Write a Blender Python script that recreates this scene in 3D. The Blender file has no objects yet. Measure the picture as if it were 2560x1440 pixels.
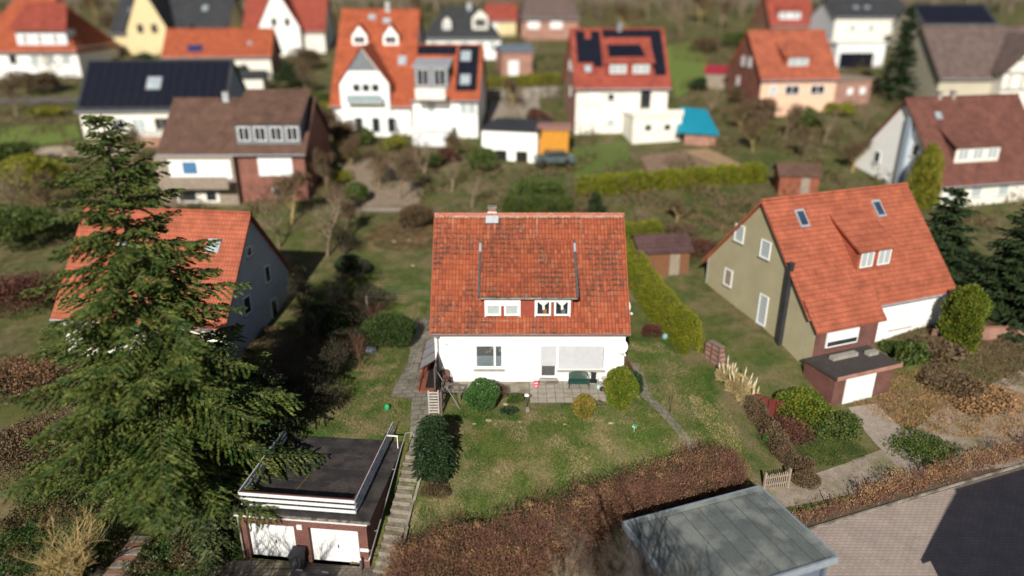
import bpy, math, random
import numpy as np
from mathutils import Vector, Matrix
random.seed(7); rng = np.random.default_rng(7)
S = bpy.context.scene; C = S.collection
R = math.radians; PI = math.pi
# ------------------------------------------------------------------ camera, sky, sun, exposure
HC = 21.2; PITCH = R(22.0); F = 1780.0           # height, tilt down, focal length in px of a 2560 px wide frame
cam = bpy.data.cameras.new('camera'); co = bpy.data.objects.new('camera', cam); C.objects.link(co)
co.location = (0, 0, HC); co.rotation_euler = (PI/2-PITCH, 0, 0)
cam.sensor_width = 36; cam.lens = F/2560*36; cam.clip_end = 6000; cam.clip_start = .2
cam.dof.use_dof = True; cam.dof.focus_distance = 36.8; cam.dof.aperture_fstop = cam.lens/1000/0.50
S.camera = co
SUN_EL, SUN_AZ = 31.0, 10.0                       # shadows fall away from the camera, 10 degrees to the right
w = bpy.data.worlds.new('World'); S.world = w; w.use_nodes = True
nt = w.node_tree; bg = nt.nodes['Background']; sky = nt.nodes.new('ShaderNodeTexSky')
sky.sky_type = 'NISHITA'; sky.sun_disc = False; sky.sun_elevation = R(SUN_EL); sky.sun_rotation = R(180+SUN_AZ)
sky.air_density = 1.2; sky.dust_density = 1.0
nt.links.new(sky.outputs[0], bg.inputs[0]); bg.inputs[1].default_value = .044
sl = bpy.data.lights.new('sun', 'SUN'); sl.energy = 4.9; sl.angle = R(.5); sl.color = (1, .94, .84)
so = bpy.data.objects.new('sun', sl); C.objects.link(so)
az, el = R(SUN_AZ), R(SUN_EL)
so.rotation_euler = Vector((math.sin(az)*math.cos(el), math.cos(az)*math.cos(el), -math.sin(el))).to_track_quat('-Z', 'Y').to_euler()
S.view_settings.view_transform = 'Standard'; S.view_settings.look = 'None'; S.view_settings.exposure = .2; S.view_settings.gamma = 1
S.render.engine = 'CYCLES'
# ------------------------------------------------------------------ terrain height
CP = [  # x, y, z
 (-9,34,-.35),(-9,40,-.3),(-9,46,0),(-5,36,0),(0,36,0),(6,36,0),(0,40,0),(6,42,0),(-4,42,0),(0,48,0),(7,48,.1),(-7,50,.3),(9,40,-.1),(9,36,-.3),(8,34,-.3),
 (-3,33.6,-.1),(2,33.6,-.1),(6,33.4,-.2),(-6,33.5,-.3),(-12,33,-.55),(-9,33,-.5),(-6.2,32.6,-.5),
 (-3,31,-.7),(2,31,-.7),(7,31.5,-.9),(10.5,33,-1.3),(12.8,34,-1.8),(12.5,38,-1.0),(11.5,43,-.2),(11,31,-1.9),
 (-4.5,28.5,-1.9),(0,28.3,-1.8),(5,29.5,-1.7),(9,30.3,-2.2),
 (-4.5,26.8,-2.9),(0,26.8,-2.9),(4,27.6,-2.8),(9,28.8,-3.0),(12,30,-2.9),(14,31.3,-2.9),(20,34,-2.9),(30,38,-2.9),
 (-13,24,-3.35),(-6,24,-3.35),(0,24,-3.35),(6,24,-3.35),(6,26.3,-3.3),(14,26,-3.35),(20,28,-3.35),(30,32,-3.35),(24,24,-3.35),(36,28,-3.35),(15,28.3,-3.32),(22,31,-3.32),
 (-13,26.2,-3.3),(-10,25.4,-3.35),(-6,25.6,-3.3),
 (-15,29,-2.6),(-17,33,-1.7),(-19,27,-3.0),(-24,26,-3.2),(-24,34,-1.5),(-15,38,-.9),(-19,39,-1.1),(-26,42,-1.0),(-18,47,-.3),(-28,50,0),(-34,34,-1.5),(-34,26,-3),
 (17,36.2,-2.3),(19,38.2,-1.7),(21.2,37.6,-2.1),(24.2,38.8,-2.1),(20,45,.3),(15,47,.3),(30,45,0),(28,39.5,-2.0),(36,42,-1.8),(16,41,-.6),(40,48,0),
]
for X in (-120, -80, -45, -15, 10, 40, 75, 120):
    for Y in (58, 75, 100, 130, 165): CP.append((X, Y, .15*(Y-45)))
for X in (-120, -50, 20, 80, 120): CP += [(X, 190, 20.6), (X, 215, 21.0)]
for X in (-120, -80): CP += [(X, 24, -3.3), (X, 36, -1.5), (X, 46, 0)]
for X in (80, 120): CP += [(X, 24, -3.35), (X, 36, -2.2), (X, 46, 0)]
CPA = np.array(CP, float)
def _k(r2): return np.where(r2 > 1e-9, .5*r2*np.log(np.maximum(r2, 1e-12)), 0)
_n = len(CPA); _d2 = ((CPA[:, None, :2]-CPA[None, :, :2])**2).sum(-1)
_A = np.zeros((_n+3, _n+3)); _A[:_n, :_n] = _k(_d2)+np.eye(_n)*.6; _A[:_n, _n] = 1; _A[:_n, _n+1:] = CPA[:, :2]; _A[_n:, :_n] = _A[:_n, _n:].T
_w = np.linalg.solve(_A, np.concatenate([CPA[:, 2], [0, 0, 0]]))
def gz(xy):
    xy = np.asarray(xy, float).reshape(-1, 2).copy()
    xy[:, 0] = np.clip(xy[:, 0], -120, 120); xy[:, 1] = np.clip(xy[:, 1], 20, 215)
    out = np.empty(len(xy))
    for i in range(0, len(xy), 20000):
        q = xy[i:i+20000]; d2 = ((q[:, None, :]-CPA[None, :, :2])**2).sum(-1)
        out[i:i+20000] = _k(d2)@_w[:_n]+_w[_n]+q@_w[_n+1:]
    out = np.maximum(out, -3.36)
    # forecourt cut flat in front of the garages
    m = (xy[:, 0] > -13.6) & (xy[:, 0] < -5.6) & (xy[:, 1] < 25.1-.11*(xy[:, 0]+6.6)+1.2)
    out[m] = np.minimum(out[m], -3.3)
    return out
def g(x, y): return float(gz([(x, y)])[0])
def ray(px, py):
    a = (px-1280)/F; b = -(py-720)/F
    return Vector((a, math.cos(PITCH)+b*math.sin(PITCH), -math.sin(PITCH)+b*math.cos(PITCH)))
def on_z(px, py, z): d = ray(px, py); t = (z-HC)/d.z; return Vector((d.x*t, d.y*t, z))
def on_y(px, py, Y): d = ray(px, py); t = Y/d.y; return Vector((d.x*t, Y, HC+d.z*t))
_ts = np.concatenate([np.arange(20, 70, .15), np.arange(70, 260, .6)])
def hit(px, py):
    """the ground point seen there when the garden was measured"""
    d = ray(px, py); P = np.array([[d.x*t, d.y*t, HC+d.z*t] for t in _ts])
    diff = P[:, 2]-gz(P[:, :2]); i = int(np.argmax(diff < 0)) if (diff < 0).any() else len(_ts)-1
    if i == 0: i = 1
    a, b = diff[i-1], diff[i]; f = a/(a-b) if a != b else 0
    q = P[i-1]+(P[i]-P[i-1])*f
    return Vector((q[0], q[1], g(q[0], q[1])))
# ------------------------------------------------------------------ materials
def nodes(m): return m.node_tree.nodes, m.node_tree.links
def mat(name, c1, c2=None, rough=.8, scale=3.0, fine=40.0, bump=0.0, metal=0.0, spec=.3, contrast=(.35, .65), stretch=(1, 1, 1), c3=None, s3=.6, fa=.25, coord='Object', trans=0):
    m = bpy.data.materials.new(name); m.use_nodes = True; N, L = nodes(m); b = N['Principled BSDF']
    b.inputs['Roughness'].default_value = rough; b.inputs['Metallic'].default_value = metal; b.inputs['Specular IOR Level'].default_value = spec
    tc = N.new('ShaderNodeTexCoord'); mp = N.new('ShaderNodeMapping'); mp.inputs['Scale'].default_value = stretch
    L.new(tc.outputs[coord], mp.inputs[0])
    def ramp(sc, lo, hi, det=4):
        n = N.new('ShaderNodeTexNoise'); n.inputs['Scale'].default_value = sc; n.inputs['Detail'].default_value = det; L.new(mp.outputs[0], n.inputs['Vector'])
        r = N.new('ShaderNodeMapRange'); r.inputs[1].default_value = lo; r.inputs[2].default_value = hi; L.new(n.outputs['Fac'], r.inputs[0]); return r.outputs[0], n
    def mix(fac, a, bb, typ='MIX'):
        x = N.new('ShaderNodeMix'); x.data_type = 'RGBA'; x.blend_type = typ
        if hasattr(fac, 'links'): L.new(fac, x.inputs[0])
        else: x.inputs[0].default_value = fac
        for s, i in ((a, 6), (bb, 7)):
            if isinstance(s, tuple): x.inputs[i].default_value = (*s[:3], 1)
            else: L.new(s, x.inputs[i])
        return x.outputs[2]
    c2 = c2 or tuple(v*.8 for v in c1)
    f, _ = ramp(scale, *contrast); col = mix(f, c1, c2)
    if c3: f3, _ = ramp(s3, .45, .62, 6); col = mix(f3, col, c3)
    ff, nn = ramp(fine, .3, .7, 3)
    v = N.new('ShaderNodeMapRange'); v.inputs[3].default_value = 1-fa; v.inputs[4].default_value = 1+fa; L.new(ff, v.inputs[0])
    cr = N.new('ShaderNodeVectorMath'); cr.operation = 'SCALE'; L.new(col, cr.inputs[0]); L.new(v.outputs[0], cr.inputs['Scale'])
    L.new(cr.outputs[0], b.inputs['Base Color'])
    if bump:
        bp = N.new('ShaderNodeBump'); bp.inputs['Distance'].default_value = bump; L.new(nn.outputs['Fac'], bp.inputs['Height']); L.new(bp.outputs[0], b.inputs['Normal'])
    m['_b'] = 1
    return m
def brick_mat(name, c1, c2, mortar, bw=.25, bh=.08, roof=False, ms=.012, offset=.5, rough=.85, bump=.01, var=.5, axis=None, dirt=None):
    """bricks, slabs or tiles laid out in metres: u runs along the wall or ground, v up it"""
    m = bpy.data.materials.new(name); m.use_nodes = True; N, L = nodes(m); b = N['Principled BSDF']; b.inputs['Roughness'].default_value = rough; b.inputs['Specular IOR Level'].default_value = .25
    tc = N.new('ShaderNodeTexCoord'); sp = N.new('ShaderNodeSeparateXYZ'); L.new(tc.outputs['Object'], sp.inputs[0])
    cb = N.new('ShaderNodeCombineXYZ')
    if axis == 'xy': L.new(sp.outputs[0], cb.inputs[0]); L.new(sp.outputs[1], cb.inputs[1])
    elif roof:
        mu = N.new('ShaderNodeMath'); mu.operation = 'MULTIPLY'; mu.inputs[1].default_value = 1.4; L.new(sp.outputs[2], mu.inputs[0])
        L.new(sp.outputs[0], cb.inputs[0]); L.new(mu.outputs[0], cb.inputs[1])
    else:
        ad = N.new('ShaderNodeMath'); L.new(sp.outputs[0], ad.inputs[0]); L.new(sp.outputs[1], ad.inputs[1]); L.new(ad.outputs[0], cb.inputs[0]); L.new(sp.outputs[2], cb.inputs[1])
    t = N.new('ShaderNodeTexBrick'); t.offset = offset; L.new(cb.outputs[0], t.inputs['Vector']); t.inputs['Scale'].default_value = 1
    t.inputs['Color1'].default_value = (*c1, 1); t.inputs['Color2'].default_value = (*c2, 1); t.inputs['Mortar'].default_value = (*mortar, 1)
    t.inputs['Brick Width'].default_value = bw; t.inputs['Row Height'].default_value = bh; t.inputs['Mortar Size'].default_value = ms; t.inputs['Mortar Smooth'].default_value = .2; t.inputs['Bias'].default_value = 0
    n = N.new('ShaderNodeTexNoise'); n.inputs['Scale'].default_value = 1.1; n.inputs['Detail'].default_value = 7; L.new(tc.outputs['Object'], n.inputs['Vector'])
    r = N.new('ShaderNodeMapRange'); r.inputs[1].default_value = .3; r.inputs[2].default_value = .7; r.inputs[3].default_value = 1-var*.5; r.inputs[4].default_value = 1+var*.4; L.new(n.outputs['Fac'], r.inputs[0])
    s = N.new('ShaderNodeVectorMath'); s.operation = 'SCALE'; L.new(t.outputs['Color'], s.inputs[0]); L.new(r.outputs[0], s.inputs['Scale'])
    out = s.outputs[0]
    if dirt:
        n2 = N.new('ShaderNodeTexNoise'); n2.inputs['Scale'].default_value = 2.3; n2.inputs['Detail'].default_value = 9; L.new(tc.outputs['Object'], n2.inputs['Vector'])
        r2 = N.new('ShaderNodeMapRange'); r2.inputs[1].default_value = .54; r2.inputs[2].default_value = .66; L.new(n2.outputs['Fac'], r2.inputs[0])
        x = N.new('ShaderNodeMix'); x.data_type = 'RGBA'; L.new(r2.outputs[0], x.inputs[0]); L.new(out, x.inputs[6]); x.inputs[7].default_value = (*dirt, 1); out = x.outputs[2]
    L.new(out, b.inputs['Base Color'])
    bp = N.new('ShaderNodeBump'); bp.inputs['Distance'].default_value = bump; bp.invert = True; L.new(t.outputs['Fac'], bp.inputs['Height']); L.new(bp.outputs[0], b.inputs['Normal'])
    return m
def glass_mat(name, col=(.02, .025, .03), rough=.08, spec=.6):
    return mat(name, col, tuple(v*1.6 for v in col), rough=rough, spec=spec, scale=1.2, fa=.1)
M = {}
M['white'] = mat('white_render', (.9, .9, .88), (.87, .87, .85), rough=.9, scale=1.2, fine=60, fa=.03, bump=.002)
M['whitewarm'] = mat('warm_white_render', (.8, .77, .7), (.72, .69, .62), rough=.9, scale=.8, fa=.05)
M['whiteblue'] = mat('cool_white_render', (.72, .74, .78), (.66, .68, .72), rough=.9, scale=.8, fa=.05)
M['whiteplastic'] = mat('white_plastic', (.82, .83, .84), (.78, .79, .8), rough=.4, fa=.02)
M['shutter'] = mat('shutter_slats', (.47, .48, .51), (.43, .44, .47), rough=.5, fa=.03)
M['beige'] = mat('beige_render', (.5, .46, .36), (.45, .41, .32), rough=.9, scale=.8, fa=.06)
M['olive'] = mat('olive_render', (.40, .36, .23), (.35, .31, .20), rough=.9, scale=.7, fa=.06)
M['yellow'] = mat('yellow_render', (.7, .58, .34), (.64, .52, .3), rough=.9, fa=.05)
M['pink'] = mat('pink_render', (.80, .52, .38), (.74, .48, .35), rough=.9, fa=.05)
M['greygable'] = mat('shaded_gable_grey', (.42, .44, .48), (.36, .38, .42), rough=.8, scale=2, fa=.1)  # the grey puts the shade on this gable into its wall colour
M['bluegable'] = mat('pale_blue_cladding', (.36, .43, .52), (.32, .38, .46), rough=.8, fa=.08)
M['timberwall'] = mat('weathered_timber_wall', (.30, .25, .2), (.23, .19, .15), rough=.85, scale=4, fa=.15)
M['brickred'] = brick_mat('red_brick', (.30, .085, .055), (.23, .06, .04), (.26, .2, .17))
M['brickdark'] = brick_mat('dark_red_brick', (.18, .045, .03), (.12, .032, .024), (.22, .17, .15), bw=.25, bh=.083, ms=.012)
M['brickpale'] = brick_mat('pale_brick', (.42, .19, .13), (.35, .15, .11), (.4, .3, .26))
M['sill'] = mat('stone_sill', (.34, .32, .28), (.28, .26, .23), fa=.12)
M['concrete'] = mat('weathered_concrete', (.33, .30, .26), (.22, .2, .17), scale=2, fine=25, fa=.25, bump=.01, c3=(.13, .12, .09), s3=1.3)
M['roof_or'] = brick_mat('orange_roof_tiles', (.43, .108, .05), (.36, .088, .04), (.17, .045, .025), bw=.22, bh=.34, roof=True, offset=0, bump=.03)
M['roof_red'] = brick_mat('red_roof_tiles', (.36, .08, .055), (.3, .066, .045), (.14, .035, .025), bw=.22, bh=.34, roof=True, offset=0, bump=.03)
M['roof_near'] = brick_mat('salmon_red_roof_tiles', (.42, .12, .068), (.35, .1, .056), (.17, .05, .03), bw=.22, bh=.34, roof=True, offset=0, bump=.03)
M['roof_brown'] = brick_mat('brown_roof_tiles', (.15, .085, .062), (.12, .068, .05), (.05, .035, .03), bw=.22, bh=.34, roof=True, offset=0, bump=.03)
M['roof_maroon'] = brick_mat('maroon_roof_tiles', (.19, .078, .06), (.155, .063, .05), (.06, .035, .03), bw=.22, bh=.34, roof=True, offset=0, bump=.03)
M['roof_slate'] = brick_mat('slate_roof', (.055, .058, .065), (.04, .042, .048), (.02, .02, .022), bw=.3, bh=.25, roof=True, bump=.02)
M['roof_taupe'] = brick_mat('taupe_roof_tiles', (.17, .12, .11), (.14, .1, .09), (.06, .05, .045), bw=.22, bh=.34, roof=True, offset=0, bump=.03)
M['slateclad'] = mat('grey_slate_shingles', (.2, .215, .24), (.16, .17, .19), scale=3, fa=.12)
M['solar'] = mat('solar_cells', (.008, .009, .016), (.012, .013, .022), rough=.25, spec=.5, fa=.1)
M['metal'] = mat('galvanised_metal', (.42, .43, .44), (.32, .33, .35), rough=.45, metal=.6, fa=.1)
M['zinc'] = mat('zinc_sheet', (.45, .48, .52), (.36, .38, .42), rough=.5, metal=.3, fa=.1)
M['glass'] = glass_mat('window_glass')
M['frosted'] = mat('frosted_glass', (.33, .42, .44), (.25, .33, .36), rough=.3, spec=.5, scale=2.5, fa=.15)
M['curtain'] = mat('white_curtain', (.75, .76, .76), (.62, .64, .66), rough=.9, scale=30, fa=.1)
M['dark'] = mat('dark_interior', (.012, .011, .011), (.02, .018, .016), rough=.9)
M['darkpaint'] = mat('dark_grey_paint', (.04, .042, .048), (.03, .032, .036), rough=.5)
M['bark'] = mat('bark', (.12, .09, .065), (.06, .045, .032), scale=6, fa=.3, bump=.01)
M['barkpale'] = mat('pale_twig_bark', (.30, .22, .15), (.19, .14, .1), scale=4, fa=.3)
M['barkgold'] = mat('lichen_gold_twig_bark', (.46, .34, .14), (.3, .22, .1), scale=4, fa=.3)
M['barkgrey'] = mat('grey_twig_bark', (.16, .13, .11), (.09, .075, .065), scale=4, fa=.3)
M['barkred'] = mat('reddish_twig_bark', (.20, .085, .06), (.12, .06, .045), scale=4, fa=.3)
def leafm(name, a, b_, **k): return mat(name, a, b_, rough=k.pop('rough', .6), scale=k.pop('scale', 1.5), fine=k.pop('fine', 9), fa=k.pop('fa', .4), spec=k.pop('spec', .25), **k)
M['sprucedark'] = leafm('dark_spruce_needles', (.022, .045, .016), (.10, .12, .045), scale=1.6, fine=5)  # dark base and olive tone paint in shaded gaps and lit tips
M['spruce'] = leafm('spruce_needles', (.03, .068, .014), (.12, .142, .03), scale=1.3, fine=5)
M['laurel'] = leafm('laurel_leaves', (.035, .095, .02), (.065, .14, .03), rough=.35, spec=.5, scale=5)
M['holly'] = leafm('holly_leaves', (.014, .036, .012), (.03, .052, .018), rough=.5, spec=.3)
M['thuja'] = leafm('thuja_foliage', (.07, .115, .012), (.14, .15, .014), scale=2.2)
M['thujadry'] = leafm('thuja_rust_foliage', (.14, .16, .02), (.26, .16, .04), scale=3)
M['hedgegreen'] = leafm('hedge_foliage', (.12, .15, .012), (.2, .195, .016), scale=1.4)
M['yew'] = leafm('yew_needles', (.03, .06, .015), (.055, .08, .02))
M['beech'] = leafm('dry_beech_leaves', (.27, .15, .08), (.13, .075, .045), fine=11, fa=.7, c3=(.07, .055, .028), s3=1.3)
M['beechred'] = leafm('dark_dry_leaves', (.12, .045, .03), (.07, .035, .025))
M['dryleaf'] = leafm('tan_dry_leaves', (.36, .21, .1), (.22, .13, .065), fine=14)
M['bushgreen'] = leafm('bush_leaves', (.04, .075, .016), (.09, .11, .025))
M['bushyellow'] = leafm('yellow_bush_leaves', (.22, .2, .02), (.13, .15, .02))
M['bushbrown'] = leafm('brown_bush_twigs', (.15, .1, .055), (.1, .07, .04))
M['darkconifer'] = leafm('dark_conifer_needles', (.02, .04, .014), (.035, .055, .02))
M['straw'] = leafm('straw_grass', (.5, .4, .2), (.36, .27, .13))
M['plume'] = mat('cream_plumes', (.68, .6, .42), (.55, .47, .32), fa=.2)
M['grassblade'] = leafm('grass_blades', (.055, .115, .018), (.125, .15, .034), scale=.7, c3=(.25, .21, .10), s3=.75)
# ------------------------------------------------------------------ mesh building
class MB:
    def __init__(s): s.v = []; s.f = []; s.m = []; s.mats = []
    def mi(s, m):
        if m not in s.mats: s.mats.append(m)
        return s.mats.index(m)
    def add(s, vs, fs, m): o = len(s.v); s.v += [tuple(v) for v in vs]; s.f += [tuple(i+o for i in f) for f in fs]; s.m += [s.mi(m)]*len(fs); return s
    def box(s, c, d, m, rz=0, rx=0, ry=0):
        Mx = Matrix.Translation(c)@Matrix.Rotation(rz, 4, 'Z')@Matrix.Rotation(ry, 4, 'Y')@Matrix.Rotation(rx, 4, 'X')
        vs = [Mx@Vector((d[0]*(i & 1)-d[0]/2, d[1]*((i >> 1) & 1)-d[1]/2, d[2]*((i >> 2) & 1)-d[2]/2)) for i in range(8)]
        return s.add(vs, [(0, 2, 3, 1), (4, 5, 7, 6), (0, 1, 5, 4), (2, 6, 7, 3), (0, 4, 6, 2), (1, 3, 7, 5)], m)
    def b2(s, x0, x1, y0, y1, z0, z1, m): return s.box(((x0+x1)/2, (y0+y1)/2, (z0+z1)/2), (x1-x0, y1-y0, z1-z0), m)
    def bar(s, a, b, w_, h, m):
        a, b = Vector(a), Vector(b); d = b-a; q = d.to_track_quat('X', 'Z').to_matrix().to_4x4(); Mx = Matrix.Translation((a+b)/2)@q; l = d.length
        vs = [Mx@Vector((l*(i & 1)-l/2, w_*((i >> 1) & 1)-w_/2, h*((i >> 2) & 1)-h/2)) for i in range(8)]
        return s.add(vs, [(0, 2, 3, 1), (4, 5, 7, 6), (0, 1, 5, 4), (2, 6, 7, 3), (0, 4, 6, 2), (1, 3, 7, 5)], m)
    def tube(s, pts, rad, m, n=6, cap=True):
        pts = [Vector(p) for p in pts]; rad = rad if isinstance(rad, (list, tuple)) else [rad]*len(pts); vs = []; fs = []
        for i, p in enumerate(pts):
            t = (pts[min(i+1, len(pts)-1)]-pts[max(i-1, 0)]).normalized(); a = t.orthogonal().normalized() if i == 0 else (a-t*a.dot(t)).normalized(); b = t.cross(a)
            for k in range(n): an = 2*PI*k/n; vs.append(p+(a*math.cos(an)+b*math.sin(an))*rad[i])
        for i in range(len(pts)-1):
            for k in range(n): fs.append((i*n+k, i*n+(k+1) % n, (i+1)*n+(k+1) % n, (i+1)*n+k))
        if cap: fs.append(tuple(range(n-1, -1, -1))); fs.append(tuple(range((len(pts)-1)*n, len(pts)*n)))
        return s.add(vs, fs, m)
    def lathe(s, prof, m, c=(0, 0, 0), n=20, sx=1, sy=1, Mx=None):
        vs = []; fs = []; k = len(prof)
        for j in range(n):
            a = 2*PI*j/n
            for r, z in prof: v = Vector((r*math.cos(a)*sx, r*math.sin(a)*sy, z)); vs.append((Mx@v if Mx else v)+Vector(c))
        for j in range(n):
            for i in range(k-1): fs.append((j*k+i, ((j+1) % n)*k+i, ((j+1) % n)*k+i+1, j*k+i+1))
        return s.add(vs, fs, m)
    def poly(s, pts, thick, m):
        """flat polygon (3D points) given a thickness vector"""
        n = len(pts); t = Vector(thick); vs = [Vector(p) for p in pts]+[Vector(p)+t for p in pts]
        return s.add(vs, [tuple(range(n)), tuple(range(2*n-1, n-1, -1))]+[(i, i+n, (i+1) % n+n, (i+1) % n) for i in range(n)], m)
    def build(s, name, parent=None, smooth=False, loc=None):
        me = bpy.data.meshes.new(name); me.from_pydata(s.v, [], s.f); me.materials.clear()
        for m in s.mats: me.materials.append(m)
        me.polygons.foreach_set('material_index', s.m)
        if smooth: me.polygons.foreach_set('use_smooth', [True]*len(s.f))
        me.update(); o = bpy.data.objects.new(name, me); C.objects.link(o)
        if parent: o.parent = parent
        if loc: o.location = loc
        return o
def tag(o, label=None, cat=None, group=None, kind=None):
    if label: o['label'] = label
    if cat: o['category'] = cat
    if group: o['group'] = group
    if kind: o['kind'] = kind
    return o
def empty(name, loc, rz=0, label=None, cat=None, group=None):
    o = bpy.data.objects.new(name, None); C.objects.link(o); o.location = loc; o.rotation_euler = (0, 0, rz); o.empty_display_size = .3
    return tag(o, label, cat, group)
def copy_tree(o, parent=None):
    c = o.copy(); C.objects.link(c); c.parent = parent
    for ch in list(o.children): copy_tree(ch, c)
    return c
def npmesh(name, V, nper, m, parent=None, mi=None, mats=None):
    """V: (n*nper,3) array of separate n-gons"""
    V = np.ascontiguousarray(V, dtype=np.float32).reshape(-1, 3); n = len(V)//nper; me = bpy.data.meshes.new(name)
    me.vertices.add(len(V)); me.vertices.foreach_set('co', V.ravel()); me.loops.add(len(V)); me.loops.foreach_set('vertex_index', np.arange(len(V), dtype=np.int32))
    me.polygons.add(n); me.polygons.foreach_set('loop_start', np.arange(0, len(V), nper, dtype=np.int32))
    for x in (mats or [m]): me.materials.append(x)
    if mi is not None: me.polygons.foreach_set('material_index', mi.astype(np.int32))
    me.update(calc_edges=True); o = bpy.data.objects.new(name, me); C.objects.link(o)
    if parent: o.parent = parent
    return o
def nrm(a): return a/np.maximum(np.linalg.norm(a, axis=-1, keepdims=True), 1e-9)
def leafquads(c, axis, size, asp=.5, r=None):
    """diamond leaves: c centres, axis long direction, size half length"""
    r = r or rng; n = len(c); axis = nrm(axis); side = nrm(np.cross(axis, r.normal(size=(n, 3)))); sz = np.asarray(size).reshape(-1, 1)*np.ones((n, 1))
    bend = np.cross(axis, side)*sz*.25
    return np.stack([c-axis*sz, c+side*sz*asp-bend*.5, c+axis*sz, c-side*sz*asp-bend*.5], 1).reshape(-1, 3)
def lumps(p, k=5, amp=.25, r=None):
    """smooth lumpy factor for unit directions"""
    r = r or rng; out = np.zeros(len(p))
    for _ in range(k):
        d = nrm(r.normal(size=3)); f = r.uniform(2, 6); out += np.sin(p@d*f+r.uniform(0, 6))
    return 1+amp*out/k
# ------------------------------------------------------------------ ground sheet
def ground():
    xs = np.unique(np.concatenate([[-3000, -1500, -700, -350, -200, -150], np.arange(-120, -45, 3), np.arange(-45, -22, 1), np.arange(-22, 24, .3), np.arange(24, 50, 1), np.arange(50, 121, 3), [150, 200, 350, 700, 1500, 3000]]))
    ys = np.unique(np.concatenate([[-1500, -400, -100, -20, 5, 15, 20], np.arange(21, 24, 1), np.arange(24, 48, .3), np.arange(48, 80, 1), np.arange(80, 216, 3), [240, 300, 500, 1000, 3000, 5000]]))
    X, Y = np.meshgrid(xs, ys); P = np.stack([X.ravel(), Y.ravel()], 1); Z = gz(P)
    nx = len(xs); V = [(a[0], a[1], z) for a, z in zip(P, Z)]
    Fs = [(j*nx+i, j*nx+i+1, (j+1)*nx+i+1, (j+1)*nx+i) for j in range(len(ys)-1) for i in range(nx-1)]
    m = mat('grass_and_bare_soil', (.044, .084, .016), (.1, .112, .03), rough=.95, scale=.5, fine=14, fa=.5, bump=.03, c3=(.165, .135, .07), s3=.45, spec=.1)
    # outside the lawn of the plot the turf is older: more moss, dead grass and soil
    N, L = nodes(m); bs = N['Principled BSDF']; src = bs.inputs['Base Color'].links[0].from_socket; tc = N.new('ShaderNodeTexCoord'); n1 = N.new('ShaderNodeTexNoise'); n1.inputs['Scale'].default_value = .16; n1.inputs['Detail'].default_value = 8; L.new(tc.outputs['Object'], n1.inputs['Vector'])
    r1 = N.new('ShaderNodeMapRange'); r1.inputs[1].default_value = .42; r1.inputs[2].default_value = .6; r1.inputs[3].default_value = .25; r1.inputs[4].default_value = .65; L.new(n1.outputs['Fac'], r1.inputs[0])
    dist = N.new('ShaderNodeVectorMath'); dist.operation = 'DISTANCE'; dist.inputs[1].default_value = (0, 38, 0); L.new(tc.outputs['Object'], dist.inputs[0])
    r2 = N.new('ShaderNodeMapRange'); r2.inputs[1].default_value = 13.5; r2.inputs[2].default_value = 20; L.new(dist.outputs['Value'], r2.inputs[0]); mu = N.new('ShaderNodeMath'); mu.operation = 'MULTIPLY'; L.new(r1.outputs[0], mu.inputs[0]); L.new(r2.outputs[0], mu.inputs[1])
    n2 = N.new('ShaderNodeTexNoise'); n2.inputs['Scale'].default_value = 1.7; n2.inputs['Detail'].default_value = 8; L.new(tc.outputs['Object'], n2.inputs['Vector']); cr = N.new('ShaderNodeValToRGB'); cr.color_ramp.elements[0].position = .3; cr.color_ramp.elements[0].color = (.035, .03, .015, 1); cr.color_ramp.elements[1].position = .72; cr.color_ramp.elements[1].color = (.19, .15, .085, 1); L.new(n2.outputs['Fac'], cr.inputs[0])
    x = N.new('ShaderNodeMix'); x.data_type = 'RGBA'; L.new(mu.outputs[0], x.inputs[0]); L.new(src, x.inputs[6]); L.new(cr.outputs[0], x.inputs[7]); L.new(x.outputs[2], bs.inputs['Base Color'])
    b = MB(); b.add(V, Fs, m); o = b.build('ground', smooth=True); tag(o, kind='structure')
ground()
def sheet(name, pts, m, off=.03, res=.4, kind='structure', label=None, cat=None, edge=True):
    """a sheet that follows the terrain inside the outline pts (world xy)"""
    pts = [Vector((p[0], p[1], 0)) for p in pts]; from mathutils.geometry import tessellate_polygon, delaunay_2d_cdt
    x0 = min(p.x for p in pts); x1 = max(p.x for p in pts); y0 = min(p.y for p in pts); y1 = max(p.y for p in pts)
    n = len(pts); vs = []; 
    for i in range(n):
        a, b = pts[i], pts[(i+1) % n]; k = max(1, int((b-a).length/res))
        for j in range(k): vs.append((a+(b-a)*(j/k)).to_2d())
    nb = len(vs); edges = [(i, (i+1) % nb) for i in range(nb)]
    poly = vs[:]
    def inside(x, y):
        c = False; j = nb-1
        for i in range(nb):
            if ((poly[i].y > y) != (poly[j].y > y)) and x < (poly[j].x-poly[i].x)*(y-poly[i].y)/(poly[j].y-poly[i].y)+poly[i].x: c = not c
            j = i
        return c
    y = y0+res/2
    while y < y1:
        x = x0+res/2
        while x < x1:
            if inside(x, y): vs.append(Vector((x, y)))
            x += res
        y += res
    ov, oe, of, *_ = delaunay_2d_cdt(vs, edges, [list(range(nb))], 1, 1e-4)
    Z = gz([(v.x, v.y) for v in ov]); b = MB(); b.add([(v.x, v.y, z+off) for v, z in zip(ov, Z)], [tuple(f) for f in of], m)
    o = b.build(name, smooth=True); tag(o, label, cat, kind=kind); return o
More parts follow.
